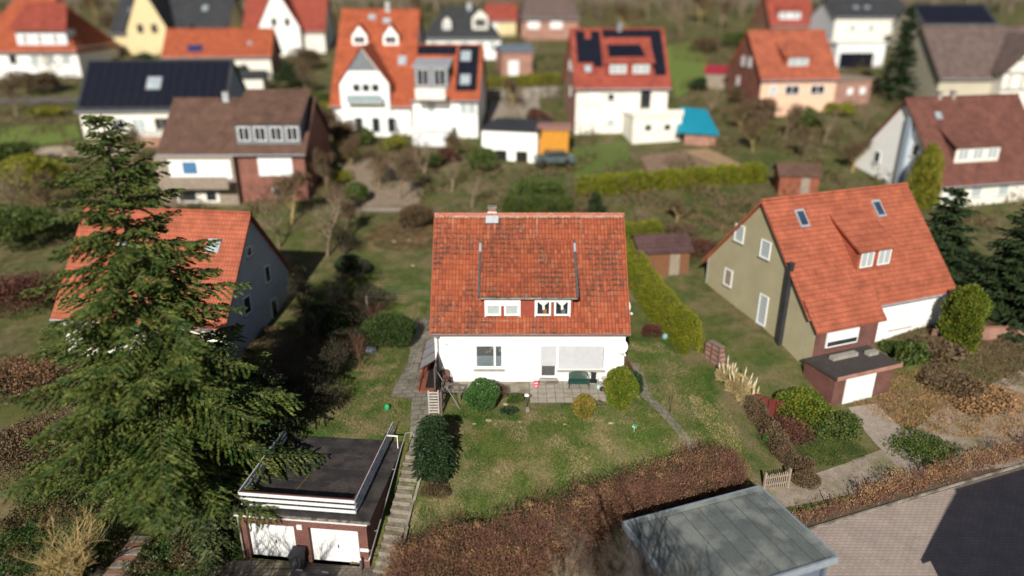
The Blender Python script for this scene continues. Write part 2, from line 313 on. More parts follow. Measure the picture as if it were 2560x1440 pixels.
def band(pts, w0, w1=None):
    """outline of a strip along a polyline of world xy"""
    w1 = w1 if w1 is not None else w0; L_, R_ = [], []
    for i, p in enumerate(pts):
        a = Vector(pts[max(i-1, 0)]); b = Vector(pts[min(i+1, len(pts)-1)]); d = (b-a).normalized(); n = Vector((-d.y, d.x)); wd = w0+(w1-w0)*i/(len(pts)-1)
        L_.append(Vector(p)+n*wd/2); R_.append(Vector(p)-n*wd/2)
    return L_+R_[::-1]
def H2(*pp): return [hit(*p).to_2d() for p in pp]
slabm = brick_mat('grey_path_slabs', (.25, .225, .19), (.2, .18, .15), (.07, .07, .045), bw=.62, bh=.42, ms=.018, axis='xy', offset=.35, var=.7, bump=.01, dirt=(.12, .12, .07))
patiom = brick_mat('beige_patio_slabs', (.36, .32, .275), (.32, .285, .245), (.1, .09, .06), bw=.5, bh=.5, ms=.014, axis='xy', offset=0, var=.4, bump=.01, dirt=(.26, .23, .18))
gravel = mat('lane_gravel', (.33, .27, .22), (.24, .195, .16), rough=.95, scale=2, fine=18, fa=.35, bump=.02, c3=(.19, .17, .1), s3=.6)
soil = mat('garden_soil', (.13, .085, .06), (.09, .06, .045), rough=1, scale=2, fine=12, fa=.35, bump=.03)
pavem = brick_mat('yard_paving_blocks', (.41, .335, .295), (.37, .30, .265), (.27, .215, .19), bw=.3, bh=.2, ms=.012, axis='xy', offset=.5, var=.25, bump=.006)
# paths, patio, beds, lane, yard
sheet('path', [(-6.95, 46.4), (-5.75, 46.4), (-4.95, 41.5), (-5.5, 37.0), (-4.8, 36.4), (-4.55, 33.5), (-4.45, 31.4), (-5.4, 31.4), (-5.55, 33.3), (-5.75, 35.6), (-6.95, 35.9), (-6.95, 37), (-6.6, 40)], slabm, .035)
tag(sheet('patio', [(1.04, 34.95), (5.75, 34.95), (6.2, 37.38), (1.04, 37.38)], patiom, .05))
tag(sheet('path', [(-4.5, 36.1), (1.0, 35.95), (1.0, 37.38), (-4.4, 37.38)], mat('washed_concrete', (.3, .265, .215), (.24, .21, .17), scale=2.5, fine=22, fa=.3, bump=.01, c3=(.16, .14, .09), s3=1.2), .03))
sheet('path', band([(7.6, 39.8), (7.7, 37.5), (7.85, 35.8), (8.6, 34.4), (9.6, 32.8), (10.3, 31.3)], .75, .5), slabm, .03, .25)
sheet('soil_bed', [(6.75, 36.4), (7.2, 36.2), (7.3, 39.4), (6.75, 39.4)], mat('red_brown_mulch', (.11, .05, .035), (.07, .035, .028), fine=25, fa=.5, bump=.03), .025)
sheet('lane', [(12.6, 29.5), (12.9, 30.8), (17.5, 32.9), (22, 34.9), (27, 38.5), (34, 42), (42, 46), (46, 43), (38, 38.2), (30, 35.2), (22, 32.2)], gravel, .03, .7)
tag(sheet('yard_paving', [(9, 20.2), (9, 26.5), (15.0, 28.45), (29.3, 33.7), (44, 39), (44, 20.2)], pavem, .02, 1.2))
sheet('forecourt', [(-14.2, 20.2), (-14.2, 26.4), (-10, 26.2), (-6.3, 25.85), (-5.6, 25.4), (-5.2, 20.2)], brick_mat('forecourt_blocks', (.2, .17, .14), (.16, .135, .11), (.07, .06, .05), bw=.3, bh=.2, axis='xy', var=.9, dirt=(.1, .085, .06)), .02, .8)
sheet('soil_bed', [(13.3, 28.05), (28.9, 33.85), (43, 39.1), (43, 39.9), (28.7, 34.8), (13.0, 28.8)], soil, .03, .6)
sheet('bare_ground', [(-5, 20.3), (9, 20.3), (9, 25.9), (4, 25.3), (2.2, 25.9), (-1, 25.3), (-5, 24.6)], gravel, .02, .8)
tag(sheet('driveway', H2((2120, 1020), (2190, 1010), (2240, 1060), (2330, 1110), (2420, 1150), (2560, 1100), (2560, 1165), (2330, 1190), (2240, 1165), (2170, 1090)), mat('driveway_gravel', (.3, .25, .21), (.24, .2, .165), fine=14, fa=.3), .05, .6))
# kerb of the yard
kb = MB()
for i in range(30):
    a = Vector((13.6, 27.97))+Vector((.936, .351))*i*1.02; kb.box((a.x, a.y, -3.27), (1.0, .1, .16), M['concrete'], rz=R(20.55))
tag(kb.build('kerb'), kind='structure')
# ------------------------------------------------------------------ main house
def tile_material():
    m = bpy.data.materials.new('weathered_orange_clay_tiles'); m.use_nodes = True; N, L = nodes(m); b = N['Principled BSDF']; b.inputs['Roughness'].default_value = .8; b.inputs['Specular IOR Level'].default_value = .25
    uv = N.new('ShaderNodeUVMap'); fl = N.new('ShaderNodeVectorMath'); fl.operation = 'FLOOR'; L.new(uv.outputs[0], fl.inputs[0])
    wn = N.new('ShaderNodeTexWhiteNoise'); wn.noise_dimensions = '2D'; L.new(fl.outputs[0], wn.inputs['Vector'])
    cr = N.new('ShaderNodeValToRGB'); e = cr.color_ramp.elements; e[0].color = (.235, .06, .034, 1); e[1].color = (.40, .13, .066, 1)
    for p, c in ((.12, (.31, .075, .036, 1)), (.45, (.35, .086, .038, 1)), (.8, (.385, .1, .044, 1))): x = cr.color_ramp.elements.new(p); x.color = c
    L.new(wn.outputs['Value'], cr.inputs[0]); tc = N.new('ShaderNodeTexCoord')
    def nz(scale, lo, hi, st=(1, 1, 1), det=6, src=None):
        mp = N.new('ShaderNodeMapping'); mp.inputs['Scale'].default_value = st; L.new(src or tc.outputs['Object'], mp.inputs[0])
        n = N.new('ShaderNodeTexNoise'); n.inputs['Scale'].default_value = scale; n.inputs['Detail'].default_value = det; L.new(mp.outputs[0], n.inputs['Vector'])
        r = N.new('ShaderNodeMapRange'); r.inputs[1].default_value = lo; r.inputs[2].default_value = hi; L.new(n.outputs['Fac'], r.inputs[0]); return r.outputs[0]
    def mul(a, c):
        q = N.new('ShaderNodeMath'); q.operation = 'MULTIPLY'; L.new(a, q.inputs[0])
        if hasattr(c, 'links'): L.new(c, q.inputs[1])
        else: q.inputs[1].default_value = c
        return q.outputs[0]
    def mix(f, a, c):
        x = N.new('ShaderNodeMix'); x.data_type = 'RGBA'; L.new(f, x.inputs[0]); L.new(a, x.inputs[6]); x.inputs[7].default_value = (*c, 1); return x.outputs[2]
    col = cr.outputs[0]
    big = nz(.4, .40, .56); streak = nz(3.0, .36, .58, (1.6, .3, .3)); patchy = nz(6, .36, .56)
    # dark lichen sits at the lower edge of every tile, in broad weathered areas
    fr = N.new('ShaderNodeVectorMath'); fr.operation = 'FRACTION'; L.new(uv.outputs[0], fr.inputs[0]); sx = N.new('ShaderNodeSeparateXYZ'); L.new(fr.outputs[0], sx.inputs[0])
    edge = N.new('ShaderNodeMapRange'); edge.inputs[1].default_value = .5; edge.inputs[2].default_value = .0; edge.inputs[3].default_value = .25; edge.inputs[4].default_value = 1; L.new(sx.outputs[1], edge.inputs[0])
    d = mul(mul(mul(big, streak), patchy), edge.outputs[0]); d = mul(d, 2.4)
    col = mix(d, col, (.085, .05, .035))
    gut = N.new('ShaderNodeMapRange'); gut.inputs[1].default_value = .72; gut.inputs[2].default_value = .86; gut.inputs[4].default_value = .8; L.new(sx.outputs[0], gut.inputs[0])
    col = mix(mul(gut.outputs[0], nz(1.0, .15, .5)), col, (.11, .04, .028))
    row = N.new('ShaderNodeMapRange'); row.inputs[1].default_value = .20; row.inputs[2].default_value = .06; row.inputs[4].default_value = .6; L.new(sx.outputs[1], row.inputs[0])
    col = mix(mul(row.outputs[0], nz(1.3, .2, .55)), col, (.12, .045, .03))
    lich = N.new('ShaderNodeTexWhiteNoise'); lich.noise_dimensions = '2D'; of = N.new('ShaderNodeVectorMath'); of.inputs[1].default_value = (17, 5, 0); L.new(fl.outputs[0], of.inputs[0]); L.new(of.outputs[0], lich.inputs['Vector'])
    gt = N.new('ShaderNodeMath'); gt.operation = 'GREATER_THAN'; gt.inputs[1].default_value = .985; L.new(lich.outputs['Value'], gt.inputs[0])
    col = mix(mul(gt.outputs[0], nz(9, .45, .65)), col, (.17, .13, .11))
    # pale lime runs below the ridge
    sz = N.new('ShaderNodeSeparateXYZ'); L.new(tc.outputs['Object'], sz.inputs[0]); rz = N.new('ShaderNodeMapRange'); rz.inputs[1].default_value = 7.3; rz.inputs[2].default_value = 9.0; L.new(sz.outputs[2], rz.inputs[0])
    run = nz(7.0, .6, .72, (1, .04, .04), 3); col = mix(mul(mul(run, rz.outputs[0]), .5), col, (.5, .36, .29))
    L.new(col, b.inputs['Base Color']); return m
M['tiles'] = tile_material()
def tiled(name, x0, x1, A, B, parent, cw=.2, rl=.335, amp=.022, step=.032, seg=6, m=None, slab=.12, mat2=None):
    """wavy tiles laid in courses on the plane from A (y,z at eave) to B (y,z at ridge)"""
    A, B = Vector((0, *A)), Vector((0, *B)); d = B-A; ln = d.length; d /= ln; n = Vector((0, -d.z, d.y)); n = n if n.z > 0 else -n
    rows = max(1, round(ln/rl)); rl = ln/rows; cols = max(1, round((x1-x0)/cw)); cw = (x1-x0)/cols
    us = np.linspace(0, cols, cols*seg+1); ph = us % 1
    prof = amp*(np.cos(2*PI*(ph-.12))*.8+.35*np.cos(4*PI*ph)); V = []; UV = []; Fs = []
    for r_ in range(rows):
        jit = np.repeat(rng.normal(0, .004, cols+1), seg)[:len(us)]; js = np.repeat(rng.normal(0, .006, cols+1), seg)[:len(us)]
        for k in (0, 1):
            s = (r_+k*1.0)*rl; h = step*(1-k)+.004
            for i, u in enumerate(us):
                p = A+Vector((0, 0, .022*math.sin(u*.19+1)+.014*math.sin(u*.47)+.008*math.sin(u*1.3+r_)))+d*(s+(js[i] if k == 0 else 0)-(.02 if k == 0 else 0))+n*(h+prof[i]+jit[i]+.03); V.append((x0+u*cw, p.y, p.z)); UV.append((min(u, cols-.001), r_+(.02 if k == 0 else .98)))
        b0 = r_*2*len(us)
        for i in range(len(us)-1): Fs.append((b0+i, b0+i+1, b0+len(us)+i+1, b0+len(us)+i))
        if r_: 
            pb = b0-len(us)
            for i in range(len(us)-1): Fs.append((pb+i, pb+i+1, b0+i+1, b0+i))
    me = bpy.data.meshes.new(name); nt_ = len(V)
    # slab under the tiles
    q = [A+n*.03, A-n*slab, B-n*slab, B+n*.03]; 
    for x in (x0+.01, x1-.01):
        for p in q: V.append((x, p.y, p.z)); UV.append((0, 0))
    Fs2 = [(nt_+0, nt_+1, nt_+2, nt_+3), (nt_+7, nt_+6, nt_+5, nt_+4), (nt_+0, nt_+4, nt_+5, nt_+1), (nt_+1, nt_+5, nt_+6, nt_+2), (nt_+3, nt_+2, nt_+6, nt_+7)]
    me.from_pydata(V, [], Fs+Fs2); me.materials.append(m or M['tiles']); me.materials.append(mat2 or M['timberwall'])
    uvl = me.uv_layers.new(name='UVMap'); arr = np.array([UV[l.vertex_index] for l in me.loops], dtype=np.float32); uvl.data.foreach_set('uv', arr.ravel())
    me.polygons.foreach_set('material_index', [0]*len(Fs)+[1]*len(Fs2)); me.polygons.foreach_set('use_smooth', [False]*len(me.polygons)); me.update()
    o = bpy.data.objects.new(name, me); C.objects.link(o); o.parent = parent; return o
house = empty('house', (0, 37.4, 0), 0, 'white detached house with a weathered orange tile roof, wide tiled dormer and sunlit patio front', 'house')
HX0, HX1, HD, EZ = -4.52, 6.62, 9.4, 3.56        # walls in house coordinates (y from 0 backwards)
def holewall(mb, x0, x1, z0, z1, y, holes, m, dep=.14, rev=None):
    xs = sorted({x0, x1, *[h[0] for h in holes], *[h[1] for h in holes]}); zs = sorted({z0, z1, *[h[2] for h in holes], *[h[3] for h in holes]})
    for i in range(len(xs)-1):
        for j in range(len(zs)-1):
            cx, cz = (xs[i]+xs[i+1])/2, (zs[j]+zs[j+1])/2
            if any(h[0] < cx < h[1] and h[2] < cz < h[3] for h in holes): continue
            mb.add([(xs[i], y, zs[j]), (xs[i+1], y, zs[j]), (xs[i+1], y, zs[j+1]), (xs[i], y, zs[j+1])], [(0, 1, 2, 3)], m)
    for a, b, c, d in holes:
        for q in ([(a, c), (b, c)], [(b, c), (b, d)], [(b, d), (a, d)], [(a, d), (a, c)]):
            (p0, q0), (p1, q1) = q; mb.add([(p0, y, q0), (p1, y, q1), (p1, y+dep, q1), (p0, y+dep, q0)], [(3, 2, 1, 0)], rev or m)
wl = MB(); win = (-2.16, -.55, .94, 2.42); dor = (1.66, 2.66, .30, 2.42); sh = (2.76, 5.42, .86, 2.42)
holewall(wl, HX0, HX1, -.6, EZ, 0, [win, dor, sh], M['white'])
for x in (HX0, HX1):
    s = 1 if x == HX0 else -1
    wl.add([(x, 0, -.6), (x, HD, -.6), (x, HD, EZ), (x, HD/2+.02, 8.72), (x, 0, EZ)], [(0, 4, 3, 2, 1) if s > 0 else (0, 1, 2, 3, 4)], M['white'])
wl.add([(HX0, HD, -.6), (HX1, HD, -.6), (HX1, HD, EZ), (HX0, HD, EZ)], [(3, 2, 1, 0)], M['white'])
wl.add([(HX0, .01, EZ-.05), (HX1, .01, EZ-.05), (HX1, HD, EZ-.05), (HX0, HD, EZ-.05)], [(0, 1, 2, 3)], M['white'])
wl.build('wall', house)
pl = MB(); pl.b2(HX0+.01, dor[0]-.12, -.02, .0, -.3, .06, M['concrete']); pl.b2(dor[1]+.3, HX1, -.02, 0, -.3, .06, M['concrete']); pl.build('plinth', house)
# room behind the glass
rm = MB()
for a, b, c, d in (win, (dor[0], dor[1], dor[2], 1.1)):
    rm.b2(a-.3, b+.3, 2.2, 2.25, c-.4, d+.3, M['dark']); rm.b2(a-.35, a-.3, .2, 2.2, c-.4, d+.3, M['dark']); rm.b2(b+.3, b+.35, .2, 2.2, c-.4, d+.3, M['dark']); rm.b2(a-.3, b+.3, .2, 2.2, c-.45, c-.4, M['dark']); rm.b2(a-.3, b+.3, .2, 2.2, d+.3, d+.35, M['dark'])
rm.build('interior', house)
A_, B_ = (-.28, EZ-.22), (4.72, 9.03)
roof = tiled('roof', -4.71, 6.80, A_, B_, house)
back = tiled('roof', -4.71, 6.80, (9.72, EZ-.22), (4.72, 9.03), house)
rd = MB(); n = 30
for i in range(n):
    x = -4.73+i*11.55/n; L_ = 11.55/n+.05; prof = []
    vs = []; fs = []
    for e, rr in ((0, .135), (1, .115)):
        for k in range(9): a = PI*k/8; vs.append((x+e*L_, 4.72+math.cos(a)*rr*1.1, 9.04+math.sin(a)*rr+rng.normal(0, .002)))
    for k in range(8): fs.append((k, k+1, k+10, k+9))
    rd.add(vs, fs+[tuple(range(8, -1, -1))], M['ridge'] if 'ridge' in M else M.setdefault('ridge', mat('ridge_tiles', (.45, .13, .08), (.36, .1, .06), scale=3, fine=20, fa=.25, c3=(.36, .2, .15), s3=3)))
rd.build('ridge', house)
mo = MB(); mort = mat('pale_ridge_mortar', (.40, .27, .21), (.3, .14, .1), scale=6, fa=.3)
xs = np.linspace(-4.7, 6.78, 160); zz = .09+.05*rng.random(160); dv = Vector((0, 5, 5.69)).normalized(); nv = Vector((0, -dv.z, dv.y))
vs = []; 
for x, q in zip(xs, zz):
    p = Vector((x, 4.72, 9.03))+nv*.085-dv*.02; vs.append(p); vs.append(p-dv*(q+.1)-nv*.01)
mo.add(vs, [(2*i, 2*i+1, 2*i+3, 2*i+2) for i in range(159)], mort); mo.build('mortar', rd and house)
# verge tiles, gutters, fascia
vg = MB()
for x in (-4.73, 6.82):
    for (ya, za), (yb, zb) in (((-.30, EZ-.22), (4.72, 9.07)), ((9.74, EZ-.22), (4.72, 9.07))): vg.bar((x, ya, za), (x, yb, zb), .05, .2, M['tilesedge'] if 'tilesedge' in M else M.setdefault('tilesedge', mat('verge_tiles', (.42, .1, .05), (.3, .08, .045), scale=6, fa=.3)))
vg.build('verge', house)
gu = MB(); gm = mat('aged_copper_gutter', (.26, .15, .14), (.2, .12, .11), rough=.5, scale=5, fa=.2)
vs = []; fs = []
for e, x in enumerate((-4.78, 6.86)):
    for k in range(9): a = PI+PI*k/8; vs.append((x, -.38+.075*math.cos(a), EZ-.2+.075*math.sin(a)))
    for k in range(9): a = 2*PI-PI*k/8; vs.append((x, -.38+.067*math.cos(a), EZ-.2+.067*math.sin(a)))
fs = [(k, (k+1) % 18, 18+(k+1) % 18, 18+k) for k in range(18)]; gu.add(vs, fs+[tuple(range(8, -1, -1))+tuple()], gm)
gu.b2(-4.7, 6.78, -.3, -.28, EZ-.36, EZ-.15, M['timberwall']); gu.b2(-4.65, 6.75, -.28, -.0, EZ-.36, EZ-.34, M['whiteplastic']); gu.build('gutter', house)
dp = MB(); dp.tube([(-4.33, -.36, EZ-.27), (-4.33, -.3, EZ-.4), (-4.33, -.06, EZ-.5), (-4.33, -.06, 2.2), (-4.33, -.06, .05)], .045, M['metal'], 8); dp.box((-4.36, -.2, EZ-.42), (.22, .16, .14), M['metal']); dp.build('downpipe', house)
# chimney
ch = MB(); ch.b2(-1.45, -.98, 4.75, 5.2, 8.3, 9.42, brick_mat('chimney_brick', (.33, .13, .09), (.25, .1, .07), (.32, .27, .22), bw=.24, bh=.08)); ch.b2(-1.5, -.93, 4.7, 5.25, 9.42, 9.48, M['concrete']); cho = ch.build('chimney', roof)
fl = MB(); fl.b2(-1.5, -.93, 4.66, 4.75, 8.96, 9.2, M['whiteplastic']); a = Vector((0, 4.6, 8.95)); b2_ = Vector((0, 4.28, 8.58)); nn_ = nv*.1
fl.poly([Vector((-1.6, a.y, a.z))+nn_, Vector((-.83, a.y, a.z))+nn_, Vector((-.83, b2_.y, b2_.z))+nn_, Vector((-1.6, b2_.y, b2_.z))+nn_], nv*.015, M['zinc']); fl.build('flashing', cho)
# windows
def pane_window(parent, x0, x1, z0, z1, y, split, label=None, fw=.075, sashes=None, glass=None, name='window', ydir=1):
    f = MB(); P_ = M['whiteplastic']
    f.b2(x0, x1, y, y+.07, z1-fw, z1, P_); f.b2(x0, x1, y, y+.07, z0, z0+fw, P_); f.b2(x0, x0+fw, y, y+.07, z0+fw, z1-fw, P_); f.b2(x1-fw, x1, y, y+.07, z0+fw, z1-fw, P_)
    for s_ in split: f.b2(s_-fw*.8, s_+fw*.8, y, y+.07, z0+fw, z1-fw, P_)
    o = f.build(name, parent); 
    if label: o['label'] = label
    ed = [x0+fw]+[q for s_ in split for q in (s_-fw*.8, s_+fw*.8)]+[x1-fw]
    for i in range(0, len(ed), 2):
        g_ = MB(); g_.b2(ed[i], ed[i+1], y+.03, y+.04, z0+fw, z1-fw, glass or M['glasst']); g_.build('pane', o)
    return o
def clearglass():
    m = bpy.data.materials.new('clear_pane'); m.use_nodes = True; N, L = nodes(m); b = N['Principled BSDF']; b.inputs['Base Color'].default_value = (.85, .9, .92, 1); b.inputs['Transmission Weight'].default_value = .93; b.inputs['Roughness'].default_value = .0; b.inputs['IOR'].default_value = 1.1; return m
M['glasst'] = clearglass()
w1 = pane_window(house, *win, .10, [-1.02], 'white double window with a frosted lower half')
fr = MB(); fr.b2(win[0]+.08, -1.09, .16, .165, win[2]+.1, 1.70, M['frosted']); fr.b2(-.95, win[1]-.08, .16, .165, win[2]+.1, 1.70, M['frosted']); fr.build('frosted_film', w1)
pcs = MB()
for x, z, c, s_ in ((-1.35, 1.86, (.35, .09, .08), .12), (-1.25, 1.98, (.5, .35, .36), .1), (-1.5, 1.8, (.7, .6, .6), .07), (-1.15, 2.1, (.5, .45, .25), .1), (-.85, 2.1, (.15, .35, .4), .12), (-.7, 1.95, (.55, .52, .5), .16), (-.78, 1.9, (.03, .03, .03), .1)):
    pcs.box((x, .5, z), (s_, .1, s_*1.6), mat('window_ornament', c, rough=.7), rz=.3)
pcs.build('ornaments', w1)
for x0, x1, z in ((-2.28, -.42, .90), (2.68, 5.54, .84)):
    s_ = MB(); s_.b2(x0, x1, -.07, .12, z-.14, z, M['sill']); s_.build('window_sill', house)
def shutter(parent, x0, x1, z0, z1, y, label, m=None):
    s_ = MB(); n = int((z1-z0)/.055)
    for i in range(n):
        z = z0+(z1-z0)*i/n; h = (z1-z0)/n; s_.add([(x0, y+.008, z), (x1, y+.008, z), (x1, y-.006, z+h*.5), (x0, y-.006, z+h*.5), (x1, y+.008, z+h*.9), (x0, y+.008, z+h*.9), (x1, y+.014, z+h), (x0, y+.014, z+h)], [(0, 1, 2, 3), (3, 2, 4, 5), (5, 4, 6, 7)], m or M['shutter'])
    s_.b2(x0, x1, y+.02, y+.03, z0, z1, m or M['shutter']); o = s_.build('roller_shutter', parent); o['label'] = label; return o
shutter(house, 2.78, 5.40, .88, 2.40, .09, 'wide closed pale grey roller shutter'); 
sf = MB(); sf.b2(2.76, 5.42, .05, .13, 2.38, 2.42, M['whiteplastic']); sf.build('shutter_rail', house)
pd = pane_window(house, *dor, .08, [], 'white patio door', .1, name='patio_door'); shutter(house, 1.70, 2.62, 1.08, 2.40, .04, 'roller shutter half lowered over the patio door')
st = MB(); st.b2(1.58, 2.78, -.35, .02, .02, .17, M['concrete']); st.b2(1.62, 2.72, -.12, .05, .17, .30, M['sill']); st.build('doorstep', house)
# number 4, wall lamp bracket
nb = MB(); k = M['darkpaint']; nb.bar((-3.86, -.012, 2.50), (-3.80, -.012, 2.64), .02, .022, k); nb.bar((-3.87, -.012, 2.50), (-3.76, -.012, 2.50), .02, .022, k); nb.bar((-3.785, -.012, 2.42), (-3.785, -.012, 2.56), .02, .022, k); o = nb.build('house_number', house); o['label'] = 'dark metal number 4'
wb = MB(); wb.tube([(.83, -.02, 2.95), (.83, -.03, 2.7), (.80, -.1, 2.66)], .012, M['metal'], 5); wb.build('wall_hook', house)
def dish(loc, rz, tilt, r, label, armdir=1):
    t = empty('satellite_dish', loc, rz, label, 'satellite dish')
    Mx = Matrix.Rotation(R(90-tilt), 4, 'X'); b = MB(); b.lathe([(0, 0), (r*.3, .01), (r*.6, .045), (r*.85, .09), (r, .125), (r+.012, .125), (r*.85, .075), (r*.3, -.005), (0, -.015)], M['whiteplastic'], n=28, sy=1.12, Mx=Mx); b.build('reflector', t, smooth=True)
    a = MB(); a.bar((0, -.02, -r*.95), (0, -.55, -r*.75), .03, .03, M['metal']); a.build('arm', t); h = MB(); h.box((0, -.6, -r*.72), (.09, .16, .1), M['whiteplastic'], rx=.5); h.build('receiver', t)
    p = MB(); p.tube([(0, .04, 0), (0, .14, -.05), (.0, .28, -.05)], .022, M['metal'], 6); p.build('bracket', t); return t
dish((6.34, 37.1, 2.55), R(14), 15, .36, 'white satellite dish on the front wall beside the right corner of the house')
dish((7.12, 41.3, 3.25), R(40), 15, .40, 'white satellite dish sticking out past the right roof edge over the side lawn')
# dormer: shed roof, brick red face, two double windows
dm = empty('dormer', (0, 0, 0)); dm.parent = house
DX0, DX1, DY, DZ0, DZ1 = -1.70, 3.52, .38, 4.02, 5.52
dred = mat('brick_red_render', (.30, .07, .045), (.26, .06, .04), rough=.9, scale=3, fa=.08)
fw = MB(); fw.b2(DX0, DX1, DY, DY+.12, DZ0-.1, DZ1, dred)
for x in (DX0, DX1):
    s = -1 if x == DX0 else 1; P0 = [(x, DY+.01, DZ0-.2), (x, DY+.01, DZ1), (x, 3.55, 7.45), (x, 3.3, 7.1)]; fw.poly([Vector(p) for p in P0], (-s*.1, 0, 0), dred)
fw.build('dormer_wall', dm)
dr_ = tiled('dormer_roof', DX0-.17, DX1+.2, (DY-.28, DZ1-.08), (3.55, 7.76), dm, slab=.1)
dg = MB(); dg.bar((DX0-.2, DY-.36, DZ1-.08), (DX1+.22, DY-.36, DZ1-.08), .1, .09, M['concrete']); dg.build('dormer_gutter', dm)
for x, a0, lab in ((DX0-.2, 0, 1), (DX1+.23, 0, 2)):
    e = MB(); e.bar((x, DY-.34, DZ1-.04), (x, 3.4, 7.72), .13, .2, mat('dark_verge_slate', (.07, .065, .07), (.1, .095, .1), scale=4, fa=.3)); e.bar((x, 2.7, 7.24), (x, 3.25, 7.63), .14, .22, M['zinc']); e.build('dormer_verge', dm)
M['lace'] = mat('lace_curtain', (.42, .47, .48), (.34, .39, .40), rough=.8, scale=16, fa=.15)
def dormer_window(x0, x1, z0, z1, drop, label, curt):
    y = DY-.06; top = z1-drop; mid = (x0+x1)/2
    b = MB(); P_ = M['whiteplastic']; b.b2(x0, x1, y-.05, y+.05, top, z1, P_); b.b2(x0, x0+.05, y-.06, y+.05, z0-.06, z1, P_); b.b2(x1-.05, x1, y-.06, y+.05, z0-.06, z1, P_)
    for k in range(1, 4): b.b2(x0+.05, x1-.05, y-.054, y-.05, top+drop*k/4-.006, top+drop*k/4, M['shutter'])
    w_ = b.build('window', dm); w_['label'] = label
    for a, c in ((x0+.05, mid-.09), (mid+.09, x1-.05)):
        f = MB(); fwid = .11; f.b2(a, c, y, y+.05, z0, z0+fwid, P_); f.b2(a, c, y, y+.05, top-.02, top+.01, P_); f.b2(a, a+fwid, y, y+.05, z0+fwid, top, P_); f.b2(c-fwid, c, y, y+.05, z0+fwid, top, P_); fo = f.build('frame', w_)
        g_ = MB(); g_.b2(a+fwid, c-fwid, y+.035, y+.052, z0+fwid, top-.02, curt if curt else M['glass']); g_.build('pane', fo)
        if not curt:
            cm = (a+c)/2; q = MB(); zt = top-.02
            q.add([(a+fwid+.03, y+.03, zt), (c-fwid-.03, y+.03, zt), (cm+.07, y+.026, zt-.22), (cm+.1, y+.026, zt-.45), (cm-.04, y+.026, zt-.5), (cm-.06, y+.026, zt-.22)], [(0, 5, 4, 3, 2, 1)], M['curtain']); q.build('curtain', fo)
            q = MB(); q.b2(cm-.02, cm+.2, y+.028, y+.033, z0+fwid, z0+fwid+.3, mat('ochre_furniture', (.32, .13, .03)) if a < mid-.3 else mat('grey_furniture', (.2, .19, .2), (.05, .05, .05), scale=14)); q.build('furniture', fo)
dormer_window(-1.58, .49, 4.22, 5.46, .60, 'white double window with its shutter half down over lace', M['lace'])
dormer_window(1.31, 3.38, 4.22, 5.46, .36, 'white double window with gathered white curtains', None)
fsn = MB(); fsn.bar((DX0-.1, DY-.1, DZ0-.06), (DX1+.1, DY-.1, DZ0-.06), .16, .03, mat('red_brown_flashing', (.27, .1, .08), (.36, .27, .24), scale=3)); fsn.build('flashing', dm)
# ------------------------------------------------------------------ double garage, its roof railing and the steps beside it
ga = empty('double_garage', (-9.64, 26.2, -3.32), R(-6.3), 'dark red brick double garage with two white doors and a flat black roof terrace', 'garage')
GB = M['brickdark']; gw = MB(); LD, RD = (-2.72, -.42, .02, 2.08), (.28, 2.62, .02, 2.08); W_, D_, Hh = 3.05, 6.1, 2.62
holewall(gw, -W_, W_, -.2, Hh, 0, [LD, RD], GB, .32)
for x in (-W_, W_): gw.add([(x, 0, -.2), (x, D_, -.2), (x, D_, Hh), (x, 0, Hh)], [(0, 1, 2, 3) if x > 0 else (3, 2, 1, 0)], GB)
gw.add([(-W_, D_, -.2), (W_, D_, -.2), (W_, D_, Hh), (-W_, D_, Hh)], [(3, 2, 1, 0)], GB); gw.build('wall', ga)
felt = mat('roofing_felt', (.038, .034, .034), (.026, .024, .026), rough=.75, scale=1.3, fine=12, fa=.25, c3=(.065, .055, .05), s3=1.1, bump=.004)
rf = MB(); rf.b2(-W_-.12, W_+.22, -.12, D_+.05, Hh, Hh+.17, felt)
for y in (1.35, 2.45, 3.55, 4.65): rf.bar((-W_, y-.05, Hh+.172), (W_+.1, y+.05, Hh+.172), .025, .008, mat('felt_seam', (.085, .075, .068), (.04, .036, .035), scale=2.5, fine=6, fa=.6))
rf.bar((-.9, 1.5, Hh+.175), (-.7, 2.9, Hh+.175), .05, .006, mat('dead_moss', (.16, .11, .04), scale=8, fa=.6))
rf.build('roof', ga)
ed = MB(); ed.b2(-W_-.14, W_+.24, -.16, -.12, Hh+.02, Hh+.16, mat('weathered_roof_edge', (.26, .23, .19), (.07, .06, .05), scale=5, fa=.3)); ed.b2(-W_-.14, W_+.1, -.18, -.12, Hh-.035, Hh+.018, M['whiteplastic']); ed.build('roof_edge', ga)
def gdoor(x0, x1, lab):
    b = MB(); n = 22 
    for i in range(n):
        a = x0+(x1-x0)*i/n; c = x0+(x1-x0)*(i+1)/n; b.b2(a+.006, c-.006, .22, .24, .04, 2.06, M['whiteplastic'])
    b.b2(x0, x1, .243, .26, .02, 2.08, M['whiteplastic'])
    o = b.build('garage_door', ga); o['label'] = lab
    h = MB(); h.tube([((x0+x1)/2+.1, .2, .85), ((x0+x1)/2+.1, .15, .9), ((x0+x1)/2+.1, .15, 1.0), ((x0+x1)/2+.1, .2, 1.05)], .018, M['metal'], 6); h.box(((x0+x1)/2+.1, .2, .97), (.06, .02, .16), M['darkpaint']); h.build('handle', o)
gdoor(LD[0], LD[1], 'white garage door dappled by tree shade'); gdoor(RD[0], RD[1], 'white garage door in full sun')
b = MB(); b.box((-.12, -.03, 2.1), (.24, .06, .24), M['whiteplastic']); b.build('wall_lamp', ga)
b = MB(); b.box((2.87, -.02, 1.05), (.4, .04, .16), M['whiteplastic']); b.build('wall_sign', ga)
